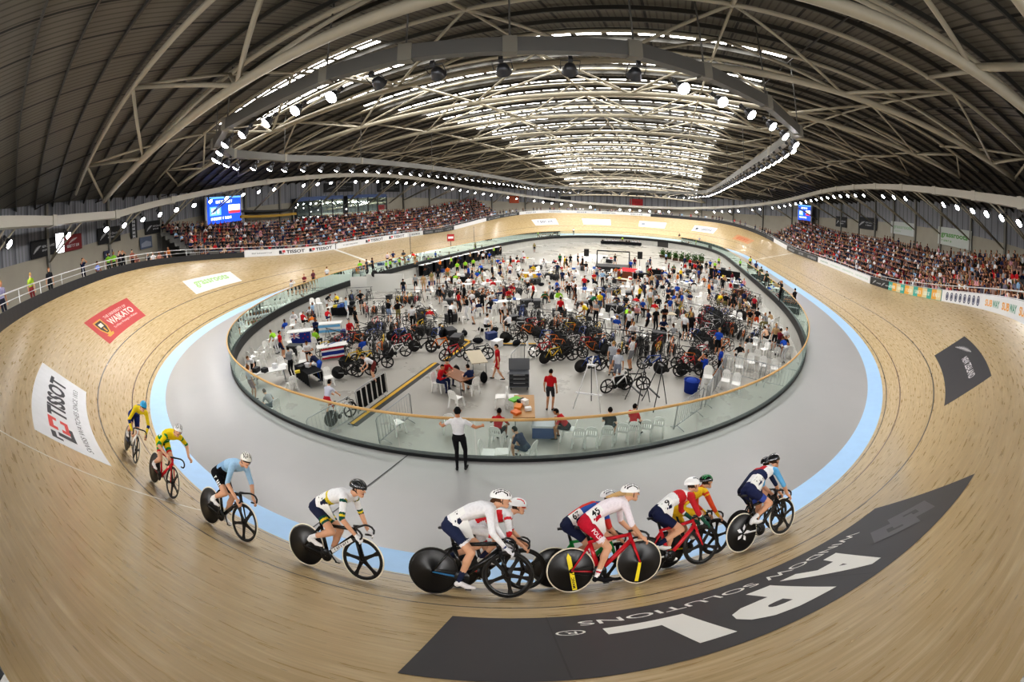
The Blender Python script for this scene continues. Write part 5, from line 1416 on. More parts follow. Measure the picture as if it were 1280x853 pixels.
pp('sit_lean', 710, 550, -80, 'person in red shirt bent forward on a chair at the end of the white row', 'red', '2b2c33', seat='bent person in red', hair='1a1411')
pp('sit_table', 622, 556, 20, 'person in red shirt sitting with back to the fence', 'red', 'black', seat='person in red with back to the fence', hair='1c1512')
pp('sit_lean', 659, 577, -60, 'person in navy shirt sitting behind the fence beside the work table', 'navy', '3b4a63', seat='person in navy beside the work table', hair='1a1512')
pp('sit', 789, 546, 30, 'dark haired person in red sitting in the white chair row', 'red', 'black', hair='16110f')
pp('sit', 759, 551, 10, 'person in black sitting in the white chair row', 'black', 'black', hair='1a1613')
pp('walk', 623, 475, -80, 'person in red shirt and red shorts with a black backpack', 'red', 'c22a30', hair='1b1512', shoe='222224')
pp('sit_table', 549, 489, 120, 'nearer of two people in red jackets at the brown table', 'red', 'navy', seat='nearer person in red jacket', fore='top', calf='bottom', hair='1a1411')
pp('sit_table', 556, 481, 140, 'further of two people in red jackets at the brown table', 'red', 'navy', seat='further person in red jacket', fore='top', calf='bottom', hair='1a1411')
pp('sit_table', 591, 492, -40, 'person in navy shirt sitting with back turned at the brown table', 'navy', 'black', seat='person in navy at the brown table', hair='1a1411')
pp('lean', 402, 476, -55, 'man in dark top and bright blue trousers leaning over the cluttered table', '262b47', '2f5cc0', calf='bottom', hair='1a1613')
pp('stand', 354, 449, 70, 'person in red shirt standing beside the blue flag', 'red', 'navy', hair='2a1d16')
pp('pedal', 414, 528, 40, 'cyclist in pale blue and red warming up on a bicycle behind the fence', 'd7d9ea', 'c42c3a', hair='17120f')
pp('sit_lean', 345, 520, -35, 'person in grey shirt crouching on a chair behind the fence', 'grey', '46505a', seat='person in grey behind the fence', hair='3a2c22')
pp('stand', 318, 500, 60, 'person in white, red and blue top at the fence curve', 'd9d9e6', '6c3238')
pp('lean', 469, 478, -100, 'person in white top bending by the bikes near the slatted barrier', 'white', '7a3a36')
pp('fold', 487, 404, 30, 'man in black shirt and pale blue shorts with folded arms', 'black', '8aa0c4')
pp('hips', 499, 405, -20, 'man in black shirt and khaki shorts with hands on hips', 'black', 'khaki')
pp('stand', 446, 415, 60, 'long haired woman in black dress by the light blue flag', 'black', 'black', hair='6a4528')
pp('stand', 517, 414, 0, 'person in white shirt with blue sleeve at the bike workshop', 'white', 'black', calf='bottom')
pp('stand', 574, 388, -20, 'woman in black dress among white tables', 'black', 'black', hair='1a1411')
pp('stand', 591, 392, 40, 'man in white shirt and navy trousers talking between tables', 'white', '262f66', calf='bottom')
pp('hips', 603, 393, -10, 'woman in black vest and black shorts seen from behind', 'black', 'black', hair='5a3c26')
pp('sit_table', 606, 418, 50, 'left person in white at the table beside the cable ramp', 'white', 'black', seat='left person in white beside the cable ramp', hair='1a1411')
pp('sit_table', 638, 417, -40, 'right person in white at the table beside the cable ramp', 'white', 'black', seat='right person in white beside the cable ramp', hair='4a3626')
pp('lean', 627, 404, 150, 'person in white and red bending over the table beside the cable ramp', 'e8e0e0', 'black')
pp('stand', 770, 482, 0, 'man in pale grey shirt and grey shorts seen from behind beside the white bike stand', 'd3d9e4', '8b94a6', hair='7a3a26')
pp('stand', 764, 470, 20, 'man in grey shirt just beyond the pale grey one', 'b9bec8', '888e98')
pp('fold', 788, 463, -60, 'man in white shirt and grey shorts with folded arms', 'white', '8a8c90', hair='2a1d16')
pp('photo', 877, 487, -70, 'man in bright blue shirt raising a bottle beside the blue basket', '2448ae', 'black', hair='1c1512')
pp('walk', 896, 475, 90, 'man in bright blue shirt walking right past the barriers', '2448ae', 'black', hair='1c1512')
pp('stand', 895, 447, 10, 'person in bright blue shirt at a workstand beyond the other blue shirts', '2c5cc4', 'black')
pp('stand', 854, 426, 30, 'woman in white shirt beside the black dressed woman', 'white', 'black')
pp('stand', 862, 425, 0, 'woman in long black top standing at the walkway', 'black', 'black')
pp('fold', 829, 413, 170, 'man in black team shirt facing the camera', 'black', 'black', calf='bottom')
pp('stand', 818, 417, 150, 'woman in black with a white badge', 'black', 'black', calf='bottom')
pp('sit', 770, 420, 10, 'fair haired woman in blue sitting among chairs', 'blue', 'navy', hair='b48748', seat='fair haired woman')
pp('lean', 738, 392, 60, 'person in dark green top bending over a table', 'green', 'black')
pp('stand', 749, 393, 20, 'person in yellow top beside the one in dark green', 'yellow', '46587a')
pp('sit_lean', 959, 432, -50, 'bare backed rider cooling down near the right fence', 'bare', 'black', seat='bare backed rider', hair='2a1d16')
pp('sit_lean', 965, 410, -50, 'rider in tan top sitting near the right fence', 'tan', 'white', seat='rider in tan', hair='2a1d16')
pp('lean', 934, 398, -70, 'pale shirted person bending over a bike by the right fence', 'd8c9a8', 'tan')
pp('stand', 944, 414, 10, 'man in black top and orange shorts by the right fence', 'black', 'd3582e', hair='1c1512')
pp('stand', 941, 395, 20, 'man in red patterned top beyond the orange shorts', 'b02a38', 'black')
# ---- on the safety zone, outside the glass
for px, py, pose, h, top, bot, lab in ((366, 376, 'photo', 60, 'e4e4e6', '2a2c30', 'photographer in pale top nearest of the four at the glass fence'), (382, 367, 'fold', 150, '7a3238', '3a3c42', 'photographer in maroon top at the glass fence'), (393, 361, 'stand', 140, '6a3a44', '2c2e33', 'person in dark red top beside the photographers'), (410, 356, 'stand', 30, 'f0f0f2', '1c1c20', 'official in white shirt and black trousers at the glass fence'),
    (451, 347, 'stand', 20, '8ddc3c', '24503a', 'official in lime vest and green trousers'), (459, 345, 'stand', 120, '4a4c58', '2c2e34', 'dark dressed person between lime vest and bike holder'), (466, 343, 'stand', 60, '26304c', '20242e', 'person in navy holding a bicycle on the safety zone'),
    (485, 334, 'stand', 30, 'd9c6cc', '202228', 'person in pale pink top near the finish line'), (492, 332, 'hips', 150, '26305a', '202228', 'person in navy near the finish line'), (505, 331, 'stand', 0, '4a4d52', '2a2c30', 'person in grey near the finish post'),
    (519, 331, 'lean', -40, 'cc2a30', 'b48a5a', 'person in bright red bending near the finish post'),
    (975, 377, 'photo', -60, '26262a', '1f1f22', 'second nearest photographer in black at the right glass fence'), (991, 389, 'fold', -40, '2a2628', '1f1f22', 'nearest photographer in black at the right glass fence'), (957, 361, 'stand', -30, '3c4a38', '2a2e2a', 'person in olive at the right glass fence'), (950, 354, 'stand', 20, '4a5240', '2a2c2a', 'person in dark olive beyond the olive one'), (944, 345, 'stand', 20, '34406a', '23252c', 'person in blue grey further along the right glass fence'),
    (717, 294, 'stand', 180, 'f0f0f0', '1c1c20', 'official in white shirt on the far safety zone'), (849, 301, 'stand', 170, '3a3c40', '26282c', 'person in dark top on the far safety zone'), (874, 306, 'stand', 170, 'b0b2b6', '26282c', 'person in pale top on the far right safety zone'), (937, 337, 'stand', 10, 'c0c43a', '303438', 'person in yellow green vest on the right safety zone')):
    P = gpx(px, py, FZ + .02); person(pose, P, h, lab, top, bot, calf='bottom', fore='top' if pose == 'photo' else 'skin')
# camera operators and a signal board on posts beside the glass
def post(px, py, h, label, name='signal_post', sign=None):
    P = gpx(px, py, FZ); r = empty(name, P, label, 'post'); mb = MB(); mb.lathe([(.16, 0), (.16, .03), (.03, .05)], 12); mb.build('base', paint('2b2c2e', .5), r)
    mb = MB(); mb.tube([(0, 0, .03), (0, 0, h)], .035, 8); mb.build('pole', paint('2b2c2e', .4), r)
    if sign:
        R_ = Matrix.Rotation(face(P, 180), 3, 'Z'); mb = MB(); mb.box((0, 0, h), (.95, .08, .95), 0, R_); mb.box(V((0, 0, h)) - R_ @ V((0, -.05, 0)) * 1 + V((0, 0, .02)), (.7, .02, .3), 1, R_); mb.build('sign', [paint('b02a2e', .5), paint('f0eeee', .5)], r)
post(514, 330, 3.6, 'tall thin dark post beside the finish line'); post(593, 311, 3.4, 'tall thin dark post further along the left glass fence'); post(564, 318, 2.3, 'red signal board with a white panel on a thin pole', 'signal_board', True)
# ---- brown table, work table, cool box and other near things
def tbl(proto, px, py, h, label, P=None):
    P = P or gpx(px, py); take(P, .8); return put(proto, P, face(P, h), label, 'table')
BROWN = proto_table('8a5a38'); tbl(BROWN, 570, 487, 55, 'brown topped table with two people in red')
tbl(TABLE, 596, 464, 80, 'pale wooden table beyond the brown one')
WORK = proto_table('b98d58'); tbl(WORK, 655, 530, 90, 'wooden work table strewn with bright packets behind the fence')
tbl(TABLEK, 388, 478, 70, 'cluttered dark covered table at the left glass fence')
def packet(P, rz, s, col, label, group=None):
    mb = MB(); mb.box((0, 0, s[2] / 2), s); o = mb.build('packet', paint(col, .5)); o.matrix_world = place(P.x, P.y, P.z, rz); tag(o, label, 'packet', group)
def ontable(px, py, spots, cat='packet'):
    for px, py, s, col, lab in spots:
        P = gpx(px, py, IZ + .75); packet(P, rng.uniform(0, 3), s, col, lab)
ontable(0, 0, [(644, 500, (.4, .3, .05), '6cbf3a', 'lime green folded cloth on the work table'), (652, 503, (.28, .2, .12), '1d1e20', 'black pouch on the work table'), (648, 510, (.35, .22, .1), 'e0832c', 'orange packet on the work table'), (656, 506, (.2, .2, .2), 'eceae6', 'white carton on the work table'), (645, 517, (.25, .3, .09), 'd96f28', 'second orange packet lower on the work table'), (660, 513, (.22, .16, .12), 'e9e9ea', 'white box lower on the work table')])
ontable(0, 0, [(377, 461, (.3, .25, .15), '1e1f22', 'black box on the cluttered table'), (385, 459, (.3, .2, .2), 'e6e6e8', 'white box on the cluttered table'), (392, 456, (.2, .3, .08), 'e4e4e6', 'white papers on the cluttered table'), (372, 466, (.25, .2, .1), 'd7c236', 'yellow packet on the cluttered table')])
def coolbox(px, py, label):
    P = gpx(px, py); take(P, .5); r = empty('cool_box', place(P.x, P.y, P.z, face(P, 0)), label, 'cool box')
    mb = MB(); mb.box((0, 0, .22), (.75, .45, .42)); mb.build('body', paint('2a4a86', .4), r); mb = MB(); mb.box((0, 0, .47), (.78, .48, .08)); mb.build('lid', paint('c9ccd4', .4), r)
    for x in (-.4, .4): mb = MB(); mb.tube([(x, -.12, .38), (x * 1.06, -.12, .3), (x * 1.06, .12, .3), (x, .12, .38)], .012, 5); mb.build('handle', paint('e4e4e6', .4), r)
coolbox(679, 545, 'blue cool box with pale lid behind the fence'); 
def backpack(px, py, label, col='1c1d20'):
    P = gpx(px, py); r = empty('backpack', place(P.x, P.y, P.z, face(P, 20)), label, 'backpack'); mb = MB(); mb.ball((0, 0, .27), .2, 0, 14, 9, (.85, .6, 1.35)); mb.build('body', cloth(col), r)
    mb = MB(); mb.ball((0, -.1, .18), .12, 0, 10, 7, (1, .5, 1)); mb.build('pocket', cloth(col), r); mb = MB(); mb.tube([(-.04, 0, .52), (0, 0, .58), (.04, 0, .52)], .01, 5); mb.build('strap', cloth(col), r)
backpack(605, 479, 'tall black backpack standing beside the pale wooden table'); backpack(571, 470, 'black backpack on the floor at the far edge of the brown table')
def basket(px, py, label):
    P = gpx(px, py); r = empty('laundry_basket', place(P.x, P.y, P.z), label, 'basket'); mb = MB(); mb.lathe([(.3, 0), (.36, .55), (.38, .57), (.33, .56), (.28, .04)], 18); mb.build('body', cloth('25409a'), r); mb = MB(); mb.ball((0, 0, .5), .3, 0, 12, 6, (1, 1, .5)); mb.build('laundry', cloth('3a57b0'), r)
basket(863, 490, 'round blue basket beside the man raising a bottle')
# near white bike stand (A-frame) with a scale bar
def astand(px, py, h, col, label):
    P = gpx(px, py); take(P, .6); r = empty('bike_stand', place(P.x, P.y, P.z, face(P, h)), label, 'bike stand')
    for x in (-.55, .55):
        mb = MB(); mb.tube([(x, -.4, 0), (x * .25, 0, 1.75)], .02, 6); mb.build('leg', paint(col, .4), r)
    mb = MB(); mb.tube([(0, .5, 0), (0, 0, 1.7)], .02, 6); mb.build('leg', paint('2a2b2d', .4), r)
    mb = MB(); mb.box((0, -.2, .62), (1.05, .05, .05)); mb.build('cross_bar', paint(col, .4), r); mb = MB(); mb.box((0, 0, 1.75), (.34, .12, .05)); mb.tube([(0, 0, 1.7), (0, .35, 2.0)], .03, 6); mb.build('clamp', paint(col, .4), r)
astand(736, 508, 10, 'e8e8ea', 'white bike stand with a broad cross bar and splayed legs')
for x, y in ((799, 505), (820, 507)): astand(x, y, 60, '2e2f32', 'black trestle stand with a bike beside the fence' if x < 810 else 'second black trestle stand nearest the blue basket')
# white row of chairs at the glass, others picked out near by
for px, py in ((723, 557), (738, 556), (758, 554), (777, 551), (791, 549), (806, 547), (821, 543)): chair(px, py, 175 if False else 0, 'white plastic chair in the row along the near glass', 'white chairs in a row along the near glass')
for px, py, h, lab in ((571, 509, 40, 'white chair alone in front of the brown table'), (626, 508, -90, 'white chair beside the left leg of the work table'), (642, 508, 90, 'white chair against the work table'), (498, 541, 60, 'white chair behind the glass with black jacket'), (562, 539, 0, 'white chair behind the glass beside the man in the white shirt'), (412, 482, 170, 'white chair turned to camera beside the bright blue trousers'), (365, 452, 10, 'white chair beside the person in red with black cushion'), (379, 448, 30, 'white chair just beyond the cushioned one'), (303, 463, 60, 'nearest white chair at the left fence curve'), (309, 456, 60, 'second white chair at the left fence curve'), (314, 450, 50, 'third white chair at the left fence curve'), (922, 468, 170, 'first white chair at the right barrier'), (937, 462, 170, 'second white chair at the right barrier'), (952, 466, 175, 'third white chair at the right barrier'), (966, 470, 170, 'fourth white chair at the right barrier'), (905, 486, 180, 'white chair with a navy jacket near the right glass'), (918, 490, 180, 'white chair with black bag near the right glass'), (611, 580, 100, 'white chair against the near glass'), (628, 579, -90, 'white chair facing another against the near glass'), (665, 447, 100, 'white chair beside the leaning bikes at the cable ramp')): chair(px, py, h, lab, None)
def stack(px, py, n, h, lab):
    P = gpx(px, py)
    for k in range(n): chair(0, 0, h, 'white plastic chair in ' + lab, 'white chairs in ' + lab, P=P + V((0, .0, .11 * k)))
stack(393, 398, 8, 170, 'the tall stack left of the flags'); stack(401, 396, 7, 160, 'the second tall stack left of the flags'); stack(881, 497, 6, 170, 'the stack beside the blue basket')
# flags on table fronts
def flag(px, py, h, w, hgt, draw, label, n=4):
    P = gpx(px, py); t = put(TABLEW, P + V((0, 0, 0)), face(P, h), 'white folding table behind the ' + label.split(' hung')[0], 'table'); take(P, .9)
    r = empty('flag', t.matrix_world @ V((0, -.42, .7)), label + ' hung on a table front', 'flag'); r.rotation_euler = (0, 0, face(P, h))
    mb = MB(); fn = lambda x, y: V((x - w / 2, -.03 * math.sin(x * 9) * (1 - y / hgt) - .0, y - hgt)); cols = draw(mb, fn, w, hgt); mb.build('cloth', [cloth(c) for c in cols], r)
def stripes(cols, vert=False):
    def f(mb, fn, w, h):
        n = len(cols)
        for i in range(n):
            y0, y1 = h * (1 - (i + 1) / n), h * (1 - i / n); poly(mb, [(0, y0), (w, y0), (w, y1), (0, y1)], fn, i, .12)
        return cols
    return f
def ensign(mb, fn, w, h):
    poly(mb, [(0, 0), (w, 0), (w, h), (0, h)], fn, 0, .12); up = lambda x, y: fn(x, y) + V((0, -.006, 0)); up2 = lambda x, y: fn(x, y) + V((0, -.012, 0))
    a, b = w * .5, h * .5
    poly(mb, [(0, h * .72), (a, h * .72), (a, h * .82), (0, h * .82)], up, 1, .12); poly(mb, [(a * .42, b), (a * .58, b), (a * .58, h), (a * .42, h)], up, 1, .12)
    poly(mb, [(0, b), (.08, b), (a, h - .06), (a, h), (a - .08, h), (0, b + .06)], up, 1, .12); poly(mb, [(a, b), (a, b + .06), (.08, h), (0, h), (0, h - .06), (a - .08, b)], up, 1, .12)
    poly(mb, [(0, h * .745), (a, h * .745), (a, h * .795), (0, h * .795)], up2, 2, .12); poly(mb, [(a * .46, b), (a * .54, b), (a * .54, h), (a * .46, h)], up2, 2, .12)
    for x, y in ((.75, .8), (.75, .2), (.65, .5), (.87, .55)): poly(mb, [(w * x + .05 * math.cos(k * 2.513 + 1.57), h * y + .05 * math.sin(k * 2.513 + 1.57)) for k in (0, 2, 4, 1, 3)][:5], up, 2, 9)
    return ['2a3a8c', 'e8e8ee', 'c0303a']
flag(377, 427, 12, 1.5, .75, ensign, 'blue ensign flag with stars'); flag(417, 447, 0, .0 + 1.3, .6, lambda mb, fn, w, h: stripes(['c22a3a', 'e8e8ee', '2a3a8c', '2a3a8c', 'e8e8ee', 'c22a3a'])(mb, fn, w, h), 'red white and blue striped flag')
flag(413, 417, 14, 1.7, .5, lambda mb, fn, w, h: stripes(['7cc0ec', 'eef2f6', '7cc0ec'])(mb, fn, w, h), 'light blue and white striped flag'); flag(664, 350, 5, 2.2, 1.3, stripes(['e0b93a', '2c6a4a', 'b8303a']), 'yellow green and red striped flag')
# cable ramps
def ramp(a, b):
    A, B_ = gpx(*a), gpx(*b); d = (B_ - A); L = d.length; n = max(1, int(L / .9)); rz = math.atan2(d.y, d.x)
    for i in range(n):
        c = A + d * ((i + .5) / n); r = empty('cable_ramp', place(c.x, c.y, c.z, rz), 'black and yellow cable ramp section laid across the concrete', 'cable ramp', 'cable ramps across the infield')
        l = L / n - .01; mb = MB(); mb.add([(-l / 2, -.25, 0), (l / 2, -.25, 0), (l / 2, -.1, .06), (-l / 2, -.1, .06), (l / 2, .1, .06), (-l / 2, .1, .06), (l / 2, .25, 0), (-l / 2, .25, 0)], [(0, 1, 2, 3), (3, 2, 4, 5), (5, 4, 6, 7), (0, 3, 5, 7), (1, 6, 4, 2)]); mb.build('base', paint('1f2022', .6), r)
        mb = MB(); mb.box((0, 0, .064), (l, .16, .012)); mb.build('lid', paint('d6a827', .5), r)
for a, b in (((440, 532), (545, 455)), ((587, 429), (556, 452)), ((550, 407), (571, 423)), ((571, 423), (587, 428)), ((622, 431), (670, 431))): ramp(a, b)
# barriers
LASTB = [None]
def barriers(a, b, lab, slats=False):
    A, B_ = gpx(*a), gpx(*b); d = B_ - A; n = max(1, round(d.length / 2.25)); rz = math.atan2(d.y, d.x)
    for i in range(n):
        c = A + d * ((i + .5) / n); take(c, .35); LASTB[0] = put(BARR, c, rz, 'steel crowd barrier ' + lab, 'barrier', 'crowd barriers ' + lab)
        if slats:
            b_ = bpy.data.objects.get(LASTB[0].name); mb = MB(); [mb.box((-.9 + .36 * k, 0, .62), (.2, .05, .8)) for k in range(6)]; mb.build('slat_cover', cloth('17181a'), b_)
barriers((905, 470), (996, 512 - 20), 'along the right glass'); barriers((835, 545), (880, 512), 'below the right glass'); barriers((880, 512), (905, 470), 'beside the blue basket'); barriers((395, 556), (438, 530), 'beside the near ramp'); barriers((440, 528), (492, 488), 'with black slats by the bikes', True); barriers((470, 563), (520, 520), 'behind the near glass'); barriers((925, 443), (985, 458), 'across the right team pits')
barriers((655, 452), (640, 470), 'beside the equipment trolley'); barriers((765, 420), (800, 395), 'dividing the middle pits'); barriers((800, 395), (825, 372), 'dividing the middle pits further on')
# trolley of tools near the work table
def trolley(px, py):
    P = gpx(px, py); take(P, .7); r = empty('tool_trolley', place(P.x, P.y, P.z, face(P, 0)), 'grey tool trolley with a tilted lid beyond the work table', 'trolley')
    mb = MB(); mb.box((0, 0, .45), (.85, .6, .6)); mb.build('body', paint('55585d', .4), r); mb = MB(); mb.box((0, .32, .98), (.9, .04, .5), 0, Matrix.Rotation(-.25, 3, 'X')); mb.build('lid', paint('6b6e73', .35), r)
    for z in (.3, .5, .68): mb = MB(); mb.box((0, -.305, z), (.78, .02, .15)); d = mb.build('drawer', paint('2c2e32', .4), r); mb = MB(); mb.box((0, -.325, z + .05), (.5, .02, .02)); mb.build('handle', paint('c2c4c6', .3, metal=.8), d)
    for x in (-.35, .35):
        for y in (-.22, .22): mb = MB(); mb.lathe([(0, -.02), (.07, -.02), (.07, .02), (0, .02)], 10, (x, y, .07), (1, 0, 0)); mb.build('caster', paint('1c1c1e', .6), r)
trolley(649, 485)
# ------------------------------------------------------------------ bicycles parked in the pits
def pb(px, py, h, col, label, near=True, lean=.0, group=None):
    P = clampin(gpx(px, py), .6); take(P, .3)
    return pit_bike(P, face(P, h) + PI / 2, col, label, group, lean, near)
for q in ((424, 474, 100, 5, 'white framed bicycle leaning nearest in the left bike cluster'), (441, 470, 110, 0, 'dark bicycle behind the white framed one in the left cluster'), (432, 460, 80, 4, 'yellow bicycle in the left cluster'), (446, 458, 95, 4, 'second yellow bicycle in the left cluster'), (462, 462, 100, 0, 'black bicycle upright in the left cluster'), (486, 449, 85, 2, 'bicycle with pale frame and spoked front wheel at the middle left'), (497, 437, 70, 1, 'red bicycle among the middle left bikes'), (507, 430, 60, 0, 'black bicycle among the middle left bikes'), (490, 427, 90, 3, 'blue bicycle among the middle left bikes'), (518, 440, 100, 5, 'dark bicycle with pale bars by the orange one'), (540, 441, 80, 6, 'orange bicycle on the middle left'), (556, 452, 60, 1, 'bicycle with red centred wheel beside the cable ramp'),
          (587, 452, 80, 5, 'black bicycle standing alone beside the pale wooden table'), (632, 429, 95, 0, 'small wheeled bicycle beside the white table'), (668, 447, 70, 1, 'red bicycle leaning in the centre cluster'), (681, 455, 60, 4, 'yellow framed bicycle nearest in the centre cluster'), (692, 452, 80, 0, 'black bicycle in the centre cluster'), (706, 445, 110, 5, 'dark bicycle at the end of the centre cluster'), (726, 466, 70, 3, 'blue and white bicycle beside the white stand'), (741, 461, 95, 0, 'black bicycle beside the white stand'), (758, 492, 60, 2, 'white bicycle on the floor stand before the grey men'), (776, 486, 90, 0, 'dark bicycle beside the grey men'), (803, 462, 80, 3, 'blue bicycle with a dark disc wheel on a trestle'), (824, 468, 95, 0, 'black bicycle with a spoked wheel on a trestle'), (845, 462, 90, 1, 'red bicycle by the bright helmet'), (852, 470, 70, 5, 'bicycle with a white star on its dark wheel'), (416, 533, 60, 2, 'white bicycle of the warming up cyclist behind the glass'), (468, 346.5, 60, 0, 'dark bicycle held on the safety zone')):
    if q[1] < 350:
        P = gpx(q[0], q[1], FZ + .015); pit_bike(P, face(P, q[2]) + PI / 2, q[3], q[4], None, 0, True)
    else: pb(*q)
def cluster(px, py, n, h, lab, dx=.42):
    P = clampin(gpx(px, py), 1.9); a = face(P, h); u = V((math.cos(a), math.sin(a), 0)); take(P, n * dx / 2)
    put(RACK, P + V((-math.sin(a), math.cos(a), 0)) * .25, a, 'trestle bike rack holding bicycles ' + lab, 'bike rack')
    for k in range(n):
        q = P + u * (k - (n - 1) / 2) * dx
        pit_bike(q + V((rng.uniform(-.1, .1), rng.uniform(-.15, .15), 0)), a + PI / 2 + rng.uniform(-.2, .2) + (PI if k % 2 else 0), int(rng.integers(0, 7)), 'bicycle parked at the rack ' + lab, 'bicycles parked ' + lab, rng.uniform(-.12, .12))
for q in ((882, 432, 7, 60, 'nearest along the right walkway'), (888, 415, 7, 60, 'second along the right walkway'), (893, 396, 6, 60, 'third along the right walkway'), (926, 425, 6, 20, 'between the right barriers'), (905, 380, 7, 50, 'in front of the dark partition on the right'), (925, 372, 6, 60, 'beside the right glass fence'), (700, 432, 6, 70, 'in the middle of the infield'), (665, 418, 5, 60, 'behind the leaning white chair'), (720, 415, 5, 70, 'beyond the grey men'), (525, 402, 5, 80, 'at the bike workshop'), (470, 393, 6, 20, 'under the white screens'), (510, 380, 6, 30, 'beside the white screens'), (440, 376, 5, 20, 'by the left glass fence'), (640, 368, 5, 40, 'near the striped flag'), (760, 372, 5, 60, 'left of the red awning'), (845, 372, 5, 40, 'by the people in blue'), (690, 350, 5, 50, 'far out on the infield'), (560, 372, 6, 30, 'between the left tables'), (600, 375, 5, 60, 'beyond the white shirted man'), (730, 420, 6, 30, 'before the woman in black'), (780, 395, 5, 40, 'in the middle right pits'), (820, 440, 6, 20, 'beside the bright blue shirts'), (870, 455, 5, 70, 'at the end of the right walkway'), (480, 415, 6, 30, 'behind the folded armed man'), (455, 430, 5, 60, 'behind the striped flag'), (655, 398, 6, 20, 'in the centre behind the white table'), (930, 400, 5, 60, 'by the bending rider'), (620, 330, 5, 10, 'near the far left desks'), (860, 400, 5, 20, 'between the walkway and the pits'), (420, 440, 4, 60, 'beside the leaning man in blue trousers'), (475, 440, 5, 20, 'by the slatted barrier'), (535, 420, 6, 40, 'before the cable ramp corner'), (690, 412, 5, 20, 'in the centre by the aisle'), (905, 412, 6, 50, 'by the workstand on the right'), (945, 382, 5, 40, 'under the right photographers'), (770, 440, 6, 10, 'behind the white shirted man with folded arms'), (800, 445, 5, 20, 'behind the trestle bikes'), (745, 440, 5, 60, 'behind the grey shirted men')): cluster(*q)
# ---- team pits: tables with chairs, people, cases
TOPS = ['white'] * 7 + ['black'] * 7 + ['red'] * 3 + ['navy'] * 3 + ['blue'] * 3 + ['grey'] * 3 + ['green', 'yellow', 'lime', 'orange', 'pale blue', 'maroon', 'tan', 'pink']
def infield_ok(P, m=1.0):
    s = min(range(-62, 188, 3), key=lambda q: (inner(q, FO, 0).xy - P.xy).length_squared); b, n, _ = base(s)
    return (b.xy - P.xy).dot(n.xy) > FO + m
PEOPLE = 0
def pit(P, ang, zone):
    global PEOPLE
    u = V((math.cos(ang), math.sin(ang), 0)); w = V((-u.y, u.x, 0)); r = random.Random(int(P.x * 131 + P.y * 17))
    if free(P, 1.1) and infield_ok(P, 1.6):
        take(P, .8); cov = r.random(); put(TABLEK if cov < .3 else (TABLE if cov < .45 else TABLEW), P, ang, ('dark draped' if cov < .3 else 'wooden topped' if cov < .45 else 'white') + ' folding table of a team pit ' + zone, 'table', ('dark draped' if cov < .3 else 'wooden topped' if cov < .45 else 'white') + ' folding tables ' + zone)
        for k in range(r.randint(2, 3)):
            c = P + u * r.uniform(-.75, .75) + w * r.uniform(-.25, .25) + V((0, 0, .75)); col = r.choice([('e6e6e8', 'white'), ('1d1e21', 'black'), ('c23a34', 'red'), ('3f66b0', 'blue'), ('d8c23a', 'yellow')])
            packet(c, r.uniform(0, 3), (r.uniform(.18, .4), r.uniform(.15, .3), r.uniform(.06, .28)), col[0], '%s packet lying on a team pit table %s' % (col[1], zone), '%s packets on the tables %s' % (col[1], zone))
    for k in range(r.randint(8, 12)):
        q = P + u * r.uniform(-2.0, 2.0) + w * r.choice((-1, 1)) * r.uniform(.75, 1.7)
        if not (free(q, .34) and infield_ok(q, .7)): continue
        a = ang + (0 if (q - P).dot(w) < 0 else PI) + r.uniform(-.6, .6); take(q, .3); seat = r.random()
        if seat < .72: put(CHAIR, q, a, 'white plastic chair among the team tables ' + zone, 'chair', 'white plastic chairs ' + zone)
        if seat < .26 or .72 <= seat < .93:
            t = r.choice(TOPS); st = seat >= .72; pose = r.choice(('stand', 'stand', 'walk', 'fold', 'hips', 'lean')) if st else r.choice(('sit', 'sit_lean', 'sit_table'))
            o = bpy.data.objects.new('person', POSES[pose]); COL.objects.link(o); o.matrix_world = place(q.x, q.y, q.z, a + (r.uniform(-2, 2) if st else 0)); PEOPLE += 1
            tag(o, 'person in %s top %s %s' % (t, {'stand': 'standing', 'walk': 'walking', 'fold': 'folding arms', 'hips': 'hands on hips', 'lean': 'bending', 'sit': 'sitting upright', 'sit_lean': 'sitting bent forward', 'sit_table': 'sitting with arms out'}[pose], zone), 'person', 'people in %s tops %s, %s' % (t, zone, pose))
            colours(o, t, r.choice(['black', 'black', 'navy', '3a3c42', 'khaki', 'white']), calf='skin' if r.random() < .5 else 'bottom', fore='skin' if r.random() < .75 else 'top')
        elif seat >= .93: put(CASE if r.random() < .6 else BAG, q, a, 'black case or bag on the floor ' + zone if False else ('black equipment case on the floor ' + zone), 'case', 'black cases ' + zone) if r.random() < 2 and seat < .97 else put(BAG, q, a, 'black sports bag on the floor ' + zone, 'bag', 'black bags ' + zone)
